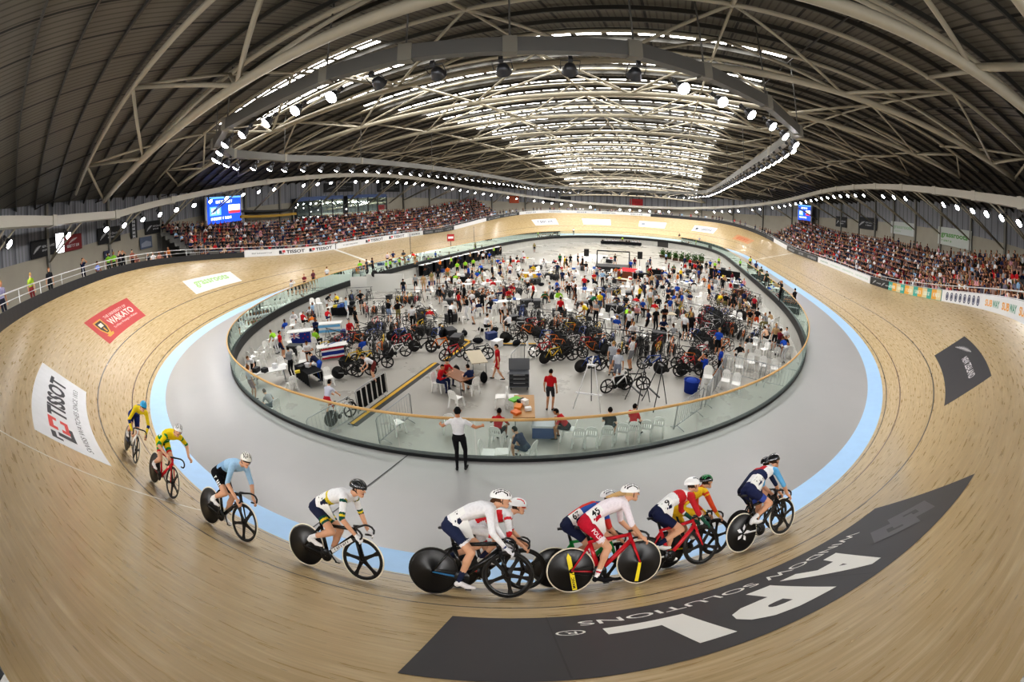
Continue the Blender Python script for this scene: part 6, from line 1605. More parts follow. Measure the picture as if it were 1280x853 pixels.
ZN = [('in the left pits', [(360, 418), (400, 385), (325, 452), (340, 480), (375, 432), (420, 382), (385, 412), (440, 440), (470, 425), (345, 425), (330, 440), (372, 410), (388, 440), (430, 395), (350, 465), (408, 402)]),
      ('in the middle left pits', [(560, 385), (582, 378), (612, 378), (632, 388), (600, 398), (655, 385), (560, 398), (615, 362), (585, 365), (640, 372), (545, 372)]),
      ('in the middle pits', [(710, 405), (752, 398), (728, 372), (695, 372), (760, 385), (775, 378), (725, 400), (745, 410), (765, 408), (735, 385), (705, 395), (720, 378), (690, 385), (745, 375), (700, 368), (772, 392)]),
      ('in the middle right pits', [(812, 430), (790, 432), (845, 435), (828, 405), (842, 392), (815, 378), (795, 390), (800, 425), (815, 410), (840, 415), (800, 400), (825, 395), (848, 400), (805, 385), (835, 383), (790, 412), (855, 390), (822, 372), (850, 375), (860, 362), (838, 362), (815, 362), (800, 372)]),
      ('by the right glass fence', [(930, 412), (925, 395), (960, 455), (978, 430), (945, 425), (950, 440), (968, 435), (955, 418), (975, 448), (945, 402), (985, 440), (935, 385), (940, 455), (915, 362)]),
      ('far out on the infield', [(575, 355), (590, 358), (612, 352), (668, 352), (710, 345), (745, 345), (765, 365), (850, 352), (890, 362), (900, 370), (640, 350), (760, 330), (620, 345), (650, 345), (680, 345), (600, 352), (700, 355), (635, 335), (690, 335), (800, 350), (820, 345), (840, 345), (860, 348), (880, 352), (895, 345), (870, 338), (660, 330), (780, 358), (720, 350), (905, 355)])]
for z, L in ZN:
    for i, (px, py) in enumerate(L):
        P = gpx(px, py); pit(P, face(P, 0) + rng.uniform(-.5, .5), z)
BOXC = [('1f2023', 'black'), ('3a3c40', 'dark grey'), ('e4e4e6', 'white'), ('22366e', 'navy')]
for i in range(260):
    px, py = 300 + 680 * rng.random(), 335 + 110 * rng.random() ** 1.3; P = gpx(px, py)
    if not infield_ok(P, .8) or not free(P, .3): continue
    take(P, .25); a = rng.uniform(0, 3); zone = 'in the left half of the infield' if P.x < 0 else 'in the right half of the infield'
    if i % 3 == 0: put(CASE, P, a, 'black equipment case on the concrete ' + zone, 'case', 'black equipment cases ' + zone)
    elif i % 3 == 1: put(BAG, P, a, 'dark sports bag lying ' + zone, 'bag', 'dark sports bags ' + zone)
    else:
        c = BOXC[i % 4]; r = empty('storage_crate', place(P.x, P.y, P.z, a), '%s storage crate with raised rim %s' % (c[1], zone), 'crate', '%s storage crates %s' % (c[1], zone)); mb = MB(); mb.box((0, 0, .19), (.6, .42, .36)); mb.build('body', paint(c[0], .5), r); mb = MB(); mb.box((0, 0, .38), (.64, .46, .05)); mb.build('lid', paint(c[0], .4), r)
# people walking or standing in the aisles
for px, py, pose, h, t, b in ((700, 402, 'walk', 20, 'red', 'black'), (716, 375, 'stand', 90, 'white', 'navy'), (730, 368, 'stand', 10, 'red', 'navy'), (742, 362, 'fold', 170, 'red', 'navy'), (708, 338, 'stand', 60, 'black', 'black'), (713, 334, 'stand', 0, 'black', 'black'), (722, 333, 'fold', 120, 'black', 'black'), (728, 337, 'stand', -60, 'black', 'black'), (788, 342, 'stand', 10, 'blue', 'navy'), (793, 338, 'stand', 0, 'maroon', 'navy'), (812, 337, 'walk', 60, 'navy', 'black'), (832, 330, 'stand', 40, 'pale blue', 'black'), (868, 345, 'stand', 10, 'red', 'black'), (862, 338, 'stand', 10, 'red', 'black'), (898, 335, 'stand', 20, 'lime', 'black'), (893, 342, 'stand', 20, 'lime', 'black'), (887, 340, 'stand', 20, 'blue', 'black'), (905, 392, 'stand', 0, 'black', 'khaki'), (915, 388, 'walk', 30, 'black', 'black'), (925, 382, 'stand', -10, 'brown', 'black'), (885, 375, 'stand', 60, 'orange', 'black'), (560, 352, 'stand', 0, 'orange', 'khaki'), (572, 345, 'stand', 0, 'lime', 'black'), (582, 343, 'stand', 10, 'lime', 'black'), (592, 340, 'stand', 10, 'lime', 'black'), (548, 356, 'stand', 0, 'black', 'black'), (540, 360, 'stand', 20, 'khaki', 'tan'), (604, 330, 'stand', 0, 'white', 'black'), (612, 330, 'stand', 0, 'blue', 'black'), (520, 365, 'stand', 0, 'grey', 'black'), (505, 372, 'stand', 0, 'black', 'navy'), (530, 365, 'stand', 0, 'tan', 'tan'), (778, 305, 'stand', 0, 'lime', 'black'), (668, 316, 'stand', 0, 'khaki', 'black'), (480, 355, 'sit', 150, 'tan', 'black'), (500, 352, 'sit', 150, 'orange', 'black')):
    P = gpx(px, py)
    if infield_ok(P, .5):
        o = person(pose, P, h, 'person in %s top %s in an infield aisle' % (t, {'walk': 'walking', 'stand': 'standing', 'fold': 'with folded arms', 'sit': 'sitting'}[pose]), t, b, group='people in %s tops in the aisles, %s' % (t, pose))
# officials' desks along the left fence: they stand on the infield with their tops at the height of the safety zone
for i, s in enumerate(srange(-74, -52, 2.75)):
    P = inner(s, FO + .75, IZ); n = base(s)[1]; c = P
    r = empty('timing_desk', place(c.x, c.y, c.z, math.atan2(n.y, n.x) + PI / 2), 'timing desk with white top and black skirt along the left glass fence', 'desk', 'timing desks along the left glass fence')
    mb = MB(); mb.box((0, 0, 1.3), (2.1, .7, .05)); mb.build('table_top', paint('e4e4e4', .5), r); mb = MB(); mb.box((0, -.3, .64), (2.1, .03, 1.27)); mb.box((0, .3, .64), (2.1, .03, 1.27)); mb.build('skirt', cloth('1b1c1f'), r)
    q = inner(s + .9, FO + 1.7, IZ); t = ['black', 'lime', 'grey', 'white', 'tan', 'navy', 'lime', 'orange', 'black'][i % 9]; o = bpy.data.objects.new('person', POSES[('stand', 'fold', 'lean')[i % 3]]); COL.objects.link(o); o.matrix_world = place(q.x, q.y, q.z, math.atan2(n.y, n.x) - PI / 2); colours(o, t, 'black', calf='bottom'); tag(o, 'person in %s top before the timing desks at the left fence, %s' % (t, ('upright', 'arms folded', 'bending')[i % 3]), 'person', 'people in %s tops before the timing desks' % t)
# white screens on frames
for (px, py, h, w, hg, lab) in ((450, 375, 20, 1.6, 2.0, 'narrow white notice screen with a grey emblem'), (482, 366, 30, 4.2, 1.7, 'long grey white partition screen by the left fence')):
    P = gpx(px, py); r = empty('partition_screen', place(P.x, P.y, P.z, face(P, h)), lab, 'screen'); mb = MB(); mb.box((0, 0, hg / 2 + .15), (w, .05, hg)); mb.build('panel', paint('dcdcd8', .5), r)
    for x in (-w / 2 + .1, w / 2 - .1): mb = MB(); mb.box((x, 0, .08), (.06, .6, .16)); mb.build('foot', paint('4a4c50', .4), r)
P = gpx(905, 352); r = empty('partition_screen', place(P.x, P.y, P.z, face(P, 10)), 'dark partition screen behind the bikes at the right fence', 'screen'); mb = MB(); mb.box((0, 0, .75), (4, .08, 1.3)); mb.build('panel', cloth('1c1d20'), r)
for x in (-1.8, 1.8): mb = MB(); mb.box((x, 0, .06), (.08, .7, .12)); mb.build('foot', paint('4a4c50', .4), r)
# stage with loudspeakers, white dance floor, red awning, hedge, tunnel
P = gpx(766, 338); ra = face(P, 0); r = empty('stage', place(P.x, P.y, P.z, ra), 'low black stage with a truss frame far out on the infield', 'stage'); mb = MB(); mb.box((0, 0, .3), (4.4, 3, .6)); mb.build('deck', paint('1d1e20', .6), r)
for x in (-2.1, 2.1): mb = MB(); mb.tube([(x, 1.3, .6), (x, 1.3, 2.3)], .08, 6); mb.build('post', paint('2a2b2d', .4), r)
mb = MB(); mb.tube([(-2.1, 1.3, 2.3), (2.1, 1.3, 2.3)], .08, 6); mb.build('cross_bar', paint('2a2b2d', .4), r)
for x, lab in ((-3.4, 'black loudspeaker on a stand left of the stage'), (3.4, 'black loudspeaker on a stand right of the stage')):
    q = P + V((math.cos(ra) * x, math.sin(ra) * x, 0)); r = empty('loudspeaker', place(q.x, q.y, q.z, ra), lab, 'loudspeaker'); mb = MB(); mb.box((0, 0, 2.1), (.6, .5, .9)); mb.build('cabinet', paint('151517', .5), r); mb = MB(); mb.tube([(0, 0, 0), (0, 0, 1.7)], .03, 6); mb.build('pole', paint('2a2b2d', .4), r)
    for k in range(3): mb = MB(); a = k * 2.09; mb.tube([(0, 0, .5), (.4 * math.cos(a), .4 * math.sin(a), .02)], .02, 5); mb.build('leg', paint('2a2b2d', .4), r)
P = gpx(735, 322); r = empty('podium_floor_sheet', place(P.x, P.y, P.z + .004, .0), 'bright white floor sheet in front of the stage', 'floor sheet'); mb = MB(); mb.box((0, 0, .01), (5, 10, .02)); mb.build('sheet', paint('f2f2f2', .25), r)
P = gpx(784, 352); r = empty('awning', place(P.x, P.y, P.z, face(P, 20)), 'red topped awning with brown side walls in the middle of the infield', 'awning'); mb = MB(); mb.add([(-0.9, -0.8, 1.2), (0.9, -0.8, 1.2), (0.9, 0.8, 1.38), (-0.9, 0.8, 1.38)], [(0, 1, 2, 3)]); mb.build('roof_sheet', cloth('c8323a'), r); mb = MB(); mb.add([(-0.9, -0.8, 0.1), (0.9, -0.8, .1), (0.9, -0.8, 1.18), (-0.9, -0.8, 1.18), (-0.9, 0.8, .1), (-0.9, 0.8, 1.36)], [(0, 1, 2, 3), (0, 3, 5, 4)]); mb.build('side_wall', cloth('7a4a34'), r)
for x in (-0.9, 0.9):
    for y in (-0.8, 0.8): mb = MB(); mb.tube([(x, y, 0), (x, y, 1.2)], .03, 6); mb.build('post', paint('a8aaad', .4), r)
LEAF = [cloth('2f4a24'), cloth('3f6030'), cloth('54763a')]
for i, (px, py) in enumerate(((828, 322), (836, 324), (844, 326), (852, 327), (860, 328), (868, 329), (876, 329))):
    P = gpx(px, py); r = empty('potted_shrub', place(P.x, P.y, P.z), 'bushy green shrub in a planter, one of the row before the far right pits', 'shrub', 'planter shrubs in a row before the far right pits')
    mb = MB(); mb.box((0, 0, .22), (.95, .5, .44)); mb.build('planter', paint('5a4030', .6), r); mb = MB()
    for k in range(160):
        c = V((rng.normal(0, .24), rng.normal(0, .2), .75 + rng.normal(0, .3))); d = V(rng.normal(0, 1, 3)).normalized(); e = d.orthogonal().normalized(); l = .16
        mb.add([c - e * l * .5, c + d * l, c + e * l * .5, c - d * l], [(0, 1, 2, 3)], int(rng.integers(0, 3)))
    mb.build('foliage', LEAF, r)
tun = MB(); ss = srange(113, 116.5, .5)  # tunnel mouth: its shaded inside painted as a flat dark sheet on the wall
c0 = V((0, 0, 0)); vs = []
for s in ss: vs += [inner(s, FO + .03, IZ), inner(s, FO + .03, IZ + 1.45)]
tun.add(vs, [(2 * i, 2 * i + 2, 2 * i + 3, 2 * i + 1) for i in range(len(ss) - 1)]); tag(tun.build('door_1', mat('tunnel_shade', hexc('3a3836'), .7)), kind='structure')
# far desks with people behind them, at the end of the infield
for i in range(6):
    s = 121.5 + i * 2.4; P = inner(s, FO + 4.2, IZ); n = base(s)[1]; put(TABLEK, P, math.atan2(n.y, n.x) + PI / 2, 'dark draped table in the row at the far end of the infield', 'table', 'dark draped tables at the far end of the infield')
    for k in range(2):
        q = P + n * .7 + V((-n.y, n.x, 0)) * (k - .5) * .9; t = ['white', 'white', 'black', 'grey'][(i + k) % 4]; o = bpy.data.objects.new('person', POSES['sit_table']); COL.objects.link(o); o.matrix_world = place(q.x, q.y, q.z, math.atan2(n.y, n.x) + PI / 2); colours(o, t, 'black'); tag(o, 'person in %s top sitting at the far row of dark tables' % t, 'person', 'people in %s tops at the far tables' % t)
        put(CHAIR, q, math.atan2(n.y, n.x) + PI / 2, 'white plastic chair at the far row of dark tables', 'chair', 'white plastic chairs at the far tables')
# ------------------------------------------------------------------ onlookers
TOPS2 = ['maroon', 'black', 'black', 'black', 'white', 'white', 'pink', 'brown', 'navy', 'navy', 'grey', 'tan', '6e4a4a', '6a4a46', '4a3438', '7a5a56', '3a3a48', '3a3a48', 'pale blue', '9a8078', '7a7484', 'red', '5a5460']
seats = []
def fill(s0, s1, side, dens):
    L = s0
    while L < s1:
        for r in range(ROWS):
            if rng.random() < dens:
                p = tier(L + rng.uniform(-.08, .08), r); seats.append(((p - CAMP).length, p, base(L)[1], side, r, L))
        L += .58
fill(-96, -30, 'scoreboard stand', .93); fill(31, 91, 'right hand stand' if False else 'stand facing the scoreboard side', .93)
# a few rows of onlookers on the concourse of the bends
for s in np.arange(20.5, 31, .55):
    for r in range(3 + int((s - 20) / 3)):
        if rng.random() < .8: p = rim(float(s), 1.2 + r * .8, -.12 + r * .22); seats.append(((p - CAMP).length, p, base(float(s))[1], 'curve of the stand facing the scoreboard side', 9 if rng.random() < .3 else r, float(s)))
for s in list(np.arange(91, 160, .8)):
    for r in range(2):
        if rng.random() < .42: p = rim(float(s), .8 + r * .9, -.12); seats.append(((p - CAMP).length, p, base(float(s))[1], 'far bend', 9, float(s)))
# standing at the top of the stand by the wall
for s in list(np.arange(34, 62, .8)):
    if rng.random() < .55: p = rim(float(s), 1.9 + ROWS * RD, .1 + (ROWS - 1) * RH); seats.append(((p - CAMP).length, p, base(float(s))[1], 'top of the stand facing the scoreboard side', 9, float(s)))
seats.sort(key=lambda q: q[0])
for d, p, n, side, r, L in seats[:300]:
    t = TOPS2[int(rng.integers(0, len(TOPS2)))]; st = r == 9; k = (4 if rng.random() < .6 else 5) if st else (0, 0, 0, 0, 2, 2, 2, 1, 1, 3)[int(rng.integers(0, 10))]
    o = bpy.data.objects.new('spectator', SPEC[k]); COL.objects.link(o); o.matrix_world = place(p.x, p.y, p.z, math.atan2(n.y, n.x) + PI / 2 + rng.uniform(-.3, .3), 1.0)
    nm = {'6e4a4a': 'dusky red', '6a4a46': 'rust brown', '4a3438': 'dark brown', '7a5a56': 'clay coloured', '3a3a48': 'slate', '9a8078': 'beige', '5a5460': 'dusky purple', '7a7484': 'mauve grey'}.get(t, t)
    act = {0: 'sitting', 1: 'hands at face', 2: 'sitting forward', 3: 'hands raised', 4: 'standing', 5: 'standing turned aside'}[k]
    tag(o, 'spectator in %s top %s, %s' % (nm, act, side), 'person', 'spectators in %s tops, %s, %s' % (nm, act, side)); colours(o, t, ['black', 'navy', '3a3c42', 'khaki', '6a5a4a'][int(rng.integers(0, 5))], calf='bottom')
# the rest of the crowd as one body
PAL = [skin('c4967a'), skin('a5745a'), cloth('1c1613'), cloth('4a3324')] + [cloth(COLN.get(t, t)) for t in TOPS2] + [cloth('26272b'), cloth('2c3450')]
tv, tf, tm, off = [], [], [], 0
lo = []
for me in SPEC_LO:
    n = len(me.vertices); co = np.empty(n * 3); me.vertices.foreach_get('co', co); lo.append((co.reshape(-1, 3), [tuple(p.vertices) for p in me.polygons], [p.material_index for p in me.polygons]))
for d, p, n, side, r, L in seats[300:]:
    k = int(rng.integers(4, 6)) if r == 9 else (0, 0, 0, 0, 2, 2, 2, 1, 1, 3)[int(rng.integers(0, 10))]; co, fs, ms = lo[k]; a = math.atan2(n.y, n.x) + PI / 2 + rng.uniform(-.3, .3); c, s_ = math.cos(a), math.sin(a)
    tv.append(np.stack([co[:, 0] * c - co[:, 1] * s_ + p.x, co[:, 0] * s_ + co[:, 1] * c + p.y, co[:, 2] + p.z], 1)); tf += [tuple(i + off for i in f) for f in fs]; off += len(co)
    sk = int(rng.integers(0, 2)); hr = 2 + int(rng.integers(0, 2)); tp = 4 + int(rng.integers(0, len(TOPS2))); bt = 4 + len(TOPS2) + int(rng.integers(0, 2)); mp = [sk, hr, tp, sk, bt, bt, bt]; tm += [mp[m] for m in ms]
if tv:
    me = bpy.data.meshes.new('crowd'); me.from_pydata(np.concatenate(tv).tolist(), [], tf); [me.materials.append(m) for m in PAL]; me.polygons.foreach_set('material_index', tm); me.update(); o = link('crowd', me); tag(o, 'dense crowd of spectators filling the further rows of both stands', 'crowd', None, 'stuff')
# people on the concourse at the left bend
def conc(px, py, pose, h, t, b, lab, o_=1.0):
    # walk out along the ray until the concourse is met
    best = None
    for s in np.arange(-34, -4, .1):
        q = rim(float(s), o_, -.12); v = (q - CAMP).normalized(); 
        th = math.acos(max(-1, min(1, v.dot(fw)))); a, bb = v.dot(r1), v.dot(u1); h_ = math.hypot(a, bb); rr = 1066.67 * math.sin(th / 2); e = abs(640 + rr * a / h_ - px)
        if best is None or e < best[0]: best = (e, q)
    person(pose, best[1], h, lab, t, b, calf='bottom')
for q in ((8, 0, 'stand', 150, '9a96b4', '2a2c38', 'person in lilac top at the left edge behind the railing', 1.2), (43, 0, 'stand', 30, '9ab43a', '8a3a3e', 'person in lime vest and white cap by the black railing boards', 1.5), (65, 0, 'stand', 170, '23252a', '26282c', 'person in black jacket and white cap behind the railing', 1.5), (106, 0, 'photo', 150, '2a3050', '2c2e3a', 'photographer in navy with a camera behind the railing', 1.2), (124, 0, 'sit', 140, '8fa0e0', '2a2c38', 'person in pale blue sitting behind the railing', 1.2), (138, 0, 'stand', 160, '7fb83a', '2e3430', 'first person in green vest by the railing', 1.6), (144, 0, 'stand', 150, '86c03e', '2e3430', 'second person in green vest by the railing', 1.3), (151, 0, 'photo', 150, '3a2c34', '26262a', 'dark dressed photographer beside the green vests', 1.3), (156, 0, 'photo', 170, '2a2a2e', '26262a', 'photographer in black beyond the green vests', 1.3), (167, 0, 'stand', 150, 'a86a5a', '3a3438', 'person in clay top along the railing', 1.8), (172, 0, 'sit', 150, '8a5a52', '3a3438', 'person in rust top along the railing', 1.4), (187, 0, 'sit', 150, '2c2a2e', '26262a', 'person in dark top along the railing', 1.5), (193, 0, 'sit', 160, 'e4e0e2', '4a4448', 'person in white along the railing', 1.3), (200, 0, 'sit', 160, 'c48a7a', '4a4448', 'person in pale red along the railing', 1.5), (208, 0, 'sit', 150, '3c3a44', '2a2a30', 'person in slate top along the railing', 1.4), (212, 0, 'stand', 150, 'd07a3a', '3a3a3e', 'person in orange top along the railing', 2.6)): conc(*q)
# ------------------------------------------------------------------ wall banners, scoreboards, windows, gallery
def wall_quad(px0, px1, py0, py1):
    """the wall rectangle seen between two pixel columns and rows"""
    def hit(px, py, side):
        best = None; a, b = px - 640, -(py - 426.5); rr = math.hypot(a, b); th = 2 * math.asin(rr / 1066.67); d = (r1 * (a / rr) + u1 * (b / rr)) * math.sin(th) + fw * math.cos(th)
        rg = np.arange(-84, -5, .25) if side < 0 else (np.arange(17, 92, .25) if side > 0 else np.arange(82, 168, .25))
        for s in rg:
            q = wallp(float(s), 0, -.2); v = q - CAMP; c = (v.x * d.y - v.y * d.x) / math.hypot(v.x, v.y)
            if v.x * d.x + v.y * d.y > 0 and (best is None or abs(c) < best[0]): best = (abs(c), float(s), CAMP.z + d.z * math.hypot(v.x, v.y) / math.hypot(d.x, d.y))
        return best[1], best[2]
    side = -1 if px1 < 640 else (0 if px1 < 945 else 1)
    s0, za = hit(px0, (py0 + py1) / 2, side); s1, zb_ = hit(px1, (py0 + py1) / 2, side); _, zt = hit((px0 + px1) / 2, py0, side); _, zl = hit((px0 + px1) / 2, py1, side)
    return s0, s1, zl, zt
def banner(name, q, col, label, cat, draw=None, mats=(), depth=.05, o=-.22, emit=0., group=None):
    s0, s1, z0, z1 = wall_quad(*q); sa, sb = min(s0, s1), max(s0, s1); c = wallp((sa + sb) / 2, (z0 + z1) / 2, o); A, B_ = wallp(sb, 0, o), wallp(sa, 0, o); A.z = B_.z = 0; d = (B_ - A); L = d.length; d.normalize(); nrm = V((0, 0, 1)).cross(d) * -1
    nrm = base((sa + sb) / 2)[1] * -1
    r = empty(name, c, label, cat, group); fn = lambda x, y, l=0: A + d * x + V((0, 0, z0 + y)) + nrm * (.005 + l) - c; h = z1 - z0
    mb = MB(); mb.add([fn(0, 0), fn(L, 0), fn(L, h), fn(0, h), fn(0, 0, -depth), fn(L, 0, -depth), fn(L, h, -depth), fn(0, h, -depth)], [(0, 1, 2, 3), (0, 4, 5, 1), (1, 5, 6, 2), (2, 6, 7, 3), (3, 7, 4, 0), (4, 7, 6, 5)])
    if emit: mb.m = [0, 1, 1, 1, 1, 1]
    mb.build('sheet' if not emit else 'screen', mat('banner_%s_%d' % (col, emit), hexc(col), .6, emit=emit) if not emit else [mat('banner_%s_%d' % (col, emit), hexc(col), .6, emit=emit), paint('2a2c30', .5)], r)
    if draw: mb = MB(); draw(mb, lambda x, y: fn(x, y, .012), L, h, lambda x, y: fn(x, y, .024)); mb.build('lettering', list(mats), r)
    return r, fn, L, h
W_ = paint('d4d6d8', .6)
def nzb(mb, fn, L, h, f2): fern(mb, fn, L * .08, h * .25, L * .3, h * .5, 0); lay(mb, 'NEW ZEALAND', (L * .42, h * .5, L * .93, h * .64), fn, 0); blk(mb, 8, (L * .42, h * .3, L * .75, h * .4), fn, 0)
banner('wall_banner', (39, 69, 299, 321), '17181a', 'black fern banner at the left, nearest on the wall', 'banner', nzb, [W_]); banner('wall_banner', (81, 103, 293, 313), '7e2226', 'dark red banner with a white emblem between two black fern banners', 'banner', lambda mb, fn, L, h, f2: (fern(mb, fn, L * .25, h * .45, L * .5, h * .4, 0), blk(mb, 7, (L * .15, h * .22, L * .85, h * .4), fn, 0)), [W_])
banner('wall_banner', (122, 150, 284, 304), '17181a', 'black fern banner between the red one and the white lettered strip', 'banner', nzb, [W_]); banner('wall_banner', (181, 204, 276, 292), '17181a', 'small black fern banner nearest the left scoreboard', 'banner', nzb, [W_]); banner('wall_banner', (163, 171, 274, 298), '2a2c30', 'narrow dark strip with stacked white letters', 'banner', lambda mb, fn, L, h, f2: [blk(mb, 1, (L * .2, h * (.78 - i * .19), L * .85, h * (.93 - i * .19)), fn, 0) for i in range(5)], [W_])
banner('wall_poster', (174, 190, 296, 311), '5a6478', 'grey blue picture poster under the narrow strip', 'poster', lambda mb, fn, L, h, f2: (poly(mb, [(L * .1, h * .15), (L * .9, h * .15), (L * .9, h * .5), (L * .5, h * .65), (L * .1, h * .45)], fn, 0)), [paint('8f95a2', .6)]); banner('wall_poster', (130, 141, 313, 323), '2c3048', 'small dark poster low on the left wall', 'poster', lambda mb, fn, L, h, f2: blk(mb, 4, (L * .2, h * .4, L * .8, h * .6), fn, 0), [W_])
for i, (q, lab) in enumerate((((70, 80, 292, 316), 'tall bright window between the black and red banners'),)):
    r, fn, L, h = banner('window_pane', q, 'eef0f4', lab, 'window', None, (), .05, -.2, 5.0); mb = MB()
    for y in (.25, .5, .75): mb.box(fn(L / 2, h * y, .03), (.08, L, .06), 0, Matrix.Rotation(0, 3, 'Z'))
    mb.build('glazing_bar', paint('55585c', .5), r); r['kind'] = 'structure'; r.name = 'window_99'
for q, lab in (((1150, 1172, 289, 303), 0),): pass
def grn(mb, fn, L, h, f2): lay(mb, 'grassroots', (L * .1, h * .38, L * .9, h * .72), fn, 0, bold=.03); blk(mb, 5, (L * .12, h * .2, L * .45, h * .3), fn, 0)
banner('wall_banner', (1172, 1214, 286, 309), 'c9cec8', 'white banner with green word on the right wall, nearest of the two', 'banner', grn, [paint('5f9a4e', .6)]); banner('wall_banner', (1114, 1144, 278, 294), 'c2c6c4', 'white banner with faint green word on the right wall, further one', 'banner', grn, [paint('9ab598', .6)])
banner('wall_banner', (1073, 1096, 272, 287), '202226', 'dark fern banner on the right wall beside the faint green one', 'banner', nzb, [W_]); banner('wall_banner', (1045, 1058, 271, 284), '2a2c2e', 'dark banner on the right wall beside the scoreboard', 'banner', nzb, [W_]); banner('wall_banner', (985, 997, 264, 274), '1f2126', 'small dark banner on the right wall beyond the scoreboard', 'banner', nzb, [W_]); banner('wall_banner', (959, 969, 263, 271), '24262a', 'smallest dark banner on the right wall', 'banner', nzb, [W_])
banner('wall_banner', (788, 804, 249, 257), 'b8262c', 'bright red banner in the middle of the far wall', 'banner', lambda mb, fn, L, h, f2: blk(mb, 6, (L * .12, h * .32, L * .88, h * .68), fn, 0), [paint('7c1418', .6)]); banner('wall_banner', (637, 649, 245, 254), 'b5532c', 'orange brown banner on the far left wall', 'banner', None)
banner('wall_banner', (680, 694, 246, 253), '1d1f22', 'black banner on the far wall, left of the pair', 'banner', None); banner('wall_banner', (699, 713, 246, 253), '1f2124', 'black banner on the far wall, right of the pair', 'banner', None); banner('wall_banner', (405, 441, 229, 240), '222427', 'black banner high above the gallery, nearer one', 'banner', nzb, [paint('8d9094', .6)]); banner('wall_banner', (472, 499, 229, 240), '222427', 'black banner high above the gallery, further one', 'banner', nzb, [paint('8d9094', .6)])
# scoreboards
def score(q, label):
    def d(mb, fn, L, h, f2):
        poly(mb, [(0, 0), (L, 0), (L, h * .28), (0, h * .28)], fn, 1); blk(mb, 10, (L * .25, h * .82, L * .75, h * .9), f2, 0); poly(mb, [(0, h * .95), (L, h * .95), (L, h), (0, h)], fn, 2)
        poly(mb, [(L * .08, h * .5), (L * .4, h * .5), (L * .4, h * .74), (L * .08, h * .74)], fn, 2); poly(mb, [(L * .62, h * .58), (L * .97, h * .58), (L * .97, h * .76), (L * .62, h * .76)], fn, 0); poly(mb, [(L * .62, h * .52), (L * .97, h * .52), (L * .97, h * .6), (L * .62, h * .6)], f2, 3)
        blk(mb, 3, (L * .12, h * .55, L * .36, h * .7), f2, 0); blk(mb, 9, (L * .1, h * .38, L * .7, h * .45), f2, 0)
    r, fn, L, h = banner('scoreboard', q, '2454d8', label, 'scoreboard', d, [mat('screen_white', (1, 1, 1), .5, emit=1.6), paint('121316', .4), mat('screen_cyan', hexc('5f9bf0'), .5, emit=1.6), mat('screen_red', hexc('d83a4a'), .5, emit=1.2)], .35, -1.6, 1.1)
    for x in (-.12, L + .12): mb = MB(); mb.box(fn(x, h / 2, -.1), (.3, .3, h + .3)); mb.build('frame_post', paint('c2c4c8', .4), r)
score((251, 294, 248, 293), 'large blue scoreboard screen on the left wall above the stand'); score((1004, 1020, 258, 284), 'blue scoreboard screen on the right wall above the crowd')
# glazed gallery over the left stand
GL = glass_material('gallery_glass', (.35, .38, .42), .05)
def gallery(s0, s1, label):
    c = wallp((s0 + s1) / 2, rimz((s0 + s1) / 2) + 5, -1.6); r = empty('gallery', c, label, 'gallery'); ss = srange(s0, s1, 1); z = lambda s: rimz(s) + 4.3
    st_ = lambda n, cols, m, flat_=True: setattr(strip(n, ss, [lambda s, f=f: f(s) - c for f in cols], m, smooth=False), 'parent', r)
    st_('back_panel', [lambda s: wallp(s, z(s), -.3), lambda s: wallp(s, z(s) + 3.4, -.3)], paint('2e3136', .6)); st_('roof_panel', [lambda s: wallp(s, z(s) + 3.4, -.3), lambda s: wallp(s, z(s) + 3.4, -1.5)], paint('3c4652', .6)); st_('blue_fascia', [lambda s: wallp(s, z(s) + 2.9, -1.5), lambda s: wallp(s, z(s) + 3.5, -1.5)], paint('4a5f8c', .5)); st_('floor_panel', [lambda s: wallp(s, z(s) - .1, -.3), lambda s: wallp(s, z(s) - .1, -1.5)], paint('4a4c50', .6)); st_('glazing', [lambda s: wallp(s, z(s), -1.45), lambda s: wallp(s, z(s) + 2.9, -1.45)], GL)
    for s in srange(s0, s1, 2.5): mb = MB(); mb.box(wallp(s, z(s) + 1.5, -1.5) - c, (.12, .12, 3.2)); mb.build('mullion', paint('2a2c30', .4), r)
    for s in srange(s0 + .5, s1 - .5, 1.6): mb = MB(); mb.ball(wallp(s, z(s) + 1.6 + .5 * math.sin(s * 3), -.7) - c, .12, 0, 8, 5); mb.build('lamp_globe', mat('gallery_lamp', (1, 1, 1), .5, emit=6, ecol=(1, .95, .85)), r)
gallery(-62, -51.5, 'dark glazed gallery nearer the camera above the left stand'); gallery(-74, -63, 'dark glazed gallery further along above the left stand')
c = wallp(-46, rimz(-46) + 4.6, -1.6); r = empty('gantry_beam_yellow', c, 'yellow crane beam under a dark platform above the left stand', 'crane beam'); mb = MB(); boxbeam(mb, [wallp(s, rimz(s) + 5.4, -1.8) - c for s in srange(-51, -41, 1)], .3, .35, False); mb.build('beam', paint('b08a24', .5), r); mb = MB(); boxbeam(mb, [wallp(s, rimz(s) + 6.1, -1.2) - c for s in srange(-51, -41, 1)], 1.8, .25, False); mb.build('platform', paint('2a2b2e', .6), r)
for s in (-50.5, -41.5): mb = MB(); mb.tube([wallp(s, rimz(s) + 1, -1.8) - c, wallp(s, rimz(s) + 6.0, -1.8) - c], .12, 8); mb.build('post', paint('a8a59a', .5), r)
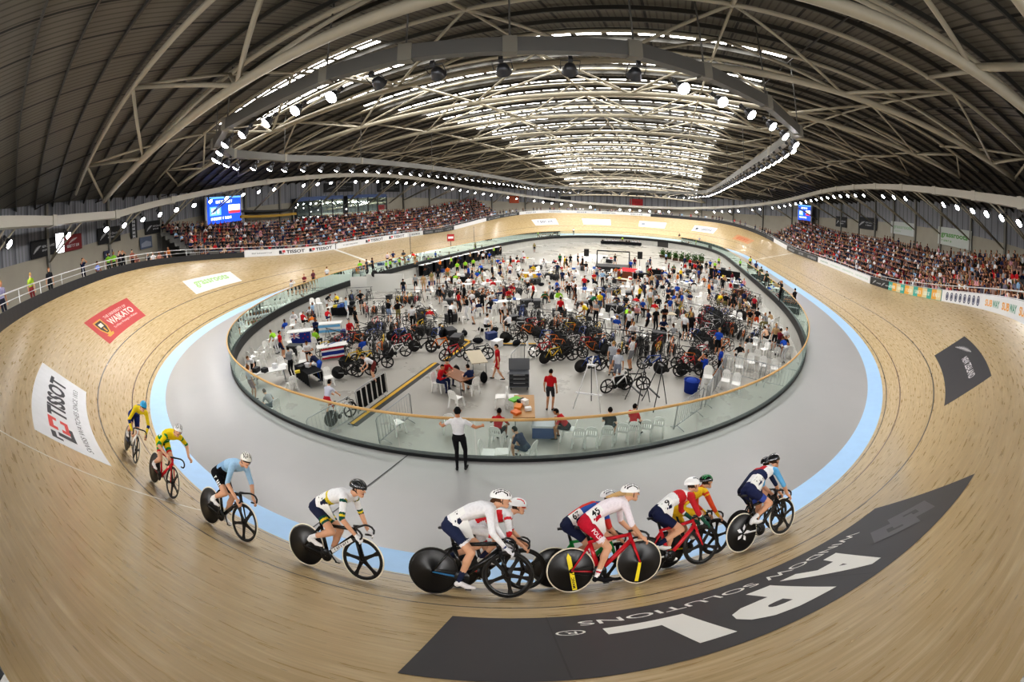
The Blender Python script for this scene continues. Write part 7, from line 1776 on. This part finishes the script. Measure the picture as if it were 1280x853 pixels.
# pale doors at the left edge and on the right wall
for i, (s, w, h, col) in enumerate(((-8.3, .95, 2.4, 'c9ccd0'), (33.0, 1.2, 2.6, '26272a'))):
    z = rimz(s) - .12 + (0 if i == 0 else 2.5); A, B_ = wallp(s - w / 2, z, -.12), wallp(s + w / 2, z, -.12); mb = MB(); mb.add([A, B_, B_ + V((0, 0, h)), A + V((0, 0, h))], [(0, 1, 2, 3)]); tag(mb.build('door_%d' % (i + 2), paint(col, .35)), kind='structure')
# ------------------------------------------------------------------ camera: 15 mm full-frame fisheye
cd = bpy.data.cameras.new('camera'); cam = bpy.data.objects.new('camera', cd); COL.objects.link(cam)
cd.type = 'PANO'; cd.sensor_width = 36; cd.sensor_height = 24; cd.sensor_fit = 'HORIZONTAL'; cd.clip_end = 500; cd.clip_start = .05
cd.panorama_type = 'FISHEYE_EQUISOLID'; cd.fisheye_lens = 15.0; cd.fisheye_fov = math.radians(220)
pt, yw, rl = math.radians(17.7874), math.radians(-21.1659), math.radians(-.6138)
fw = V((math.sin(yw) * math.cos(pt), math.cos(yw) * math.cos(pt), -math.sin(pt))); r0 = V((math.cos(yw), -math.sin(yw), 0)); u0 = r0.cross(fw)
r1 = r0 * math.cos(rl) + u0 * math.sin(rl); u1 = -r0 * math.sin(rl) + u0 * math.cos(rl)
cam.matrix_world = frame(CAMP, r1, u1, -fw); SC.camera = cam
SC.view_settings.view_transform = 'Standard'; SC.view_settings.look = 'None'
try: SC.view_settings.look = 'Medium High Contrast'
except TypeError: print('LOOKS', [l.identifier for l in SC.view_settings.bl_rna.properties['look'].enum_items])
SC.view_settings.gamma = 1.0; SC.view_settings.exposure = 0.22
SC.cycles.use_denoising = True; SC.cycles.max_bounces = 6; SC.cycles.diffuse_bounces = 3; SC.cycles.glossy_bounces = 3; SC.cycles.transparent_max_bounces = 10; SC.cycles.transmission_bounces = 3
SC.cycles.sample_clamp_indirect = 8.; SC.cycles.caustics_reflective = False; SC.cycles.caustics_refractive = False
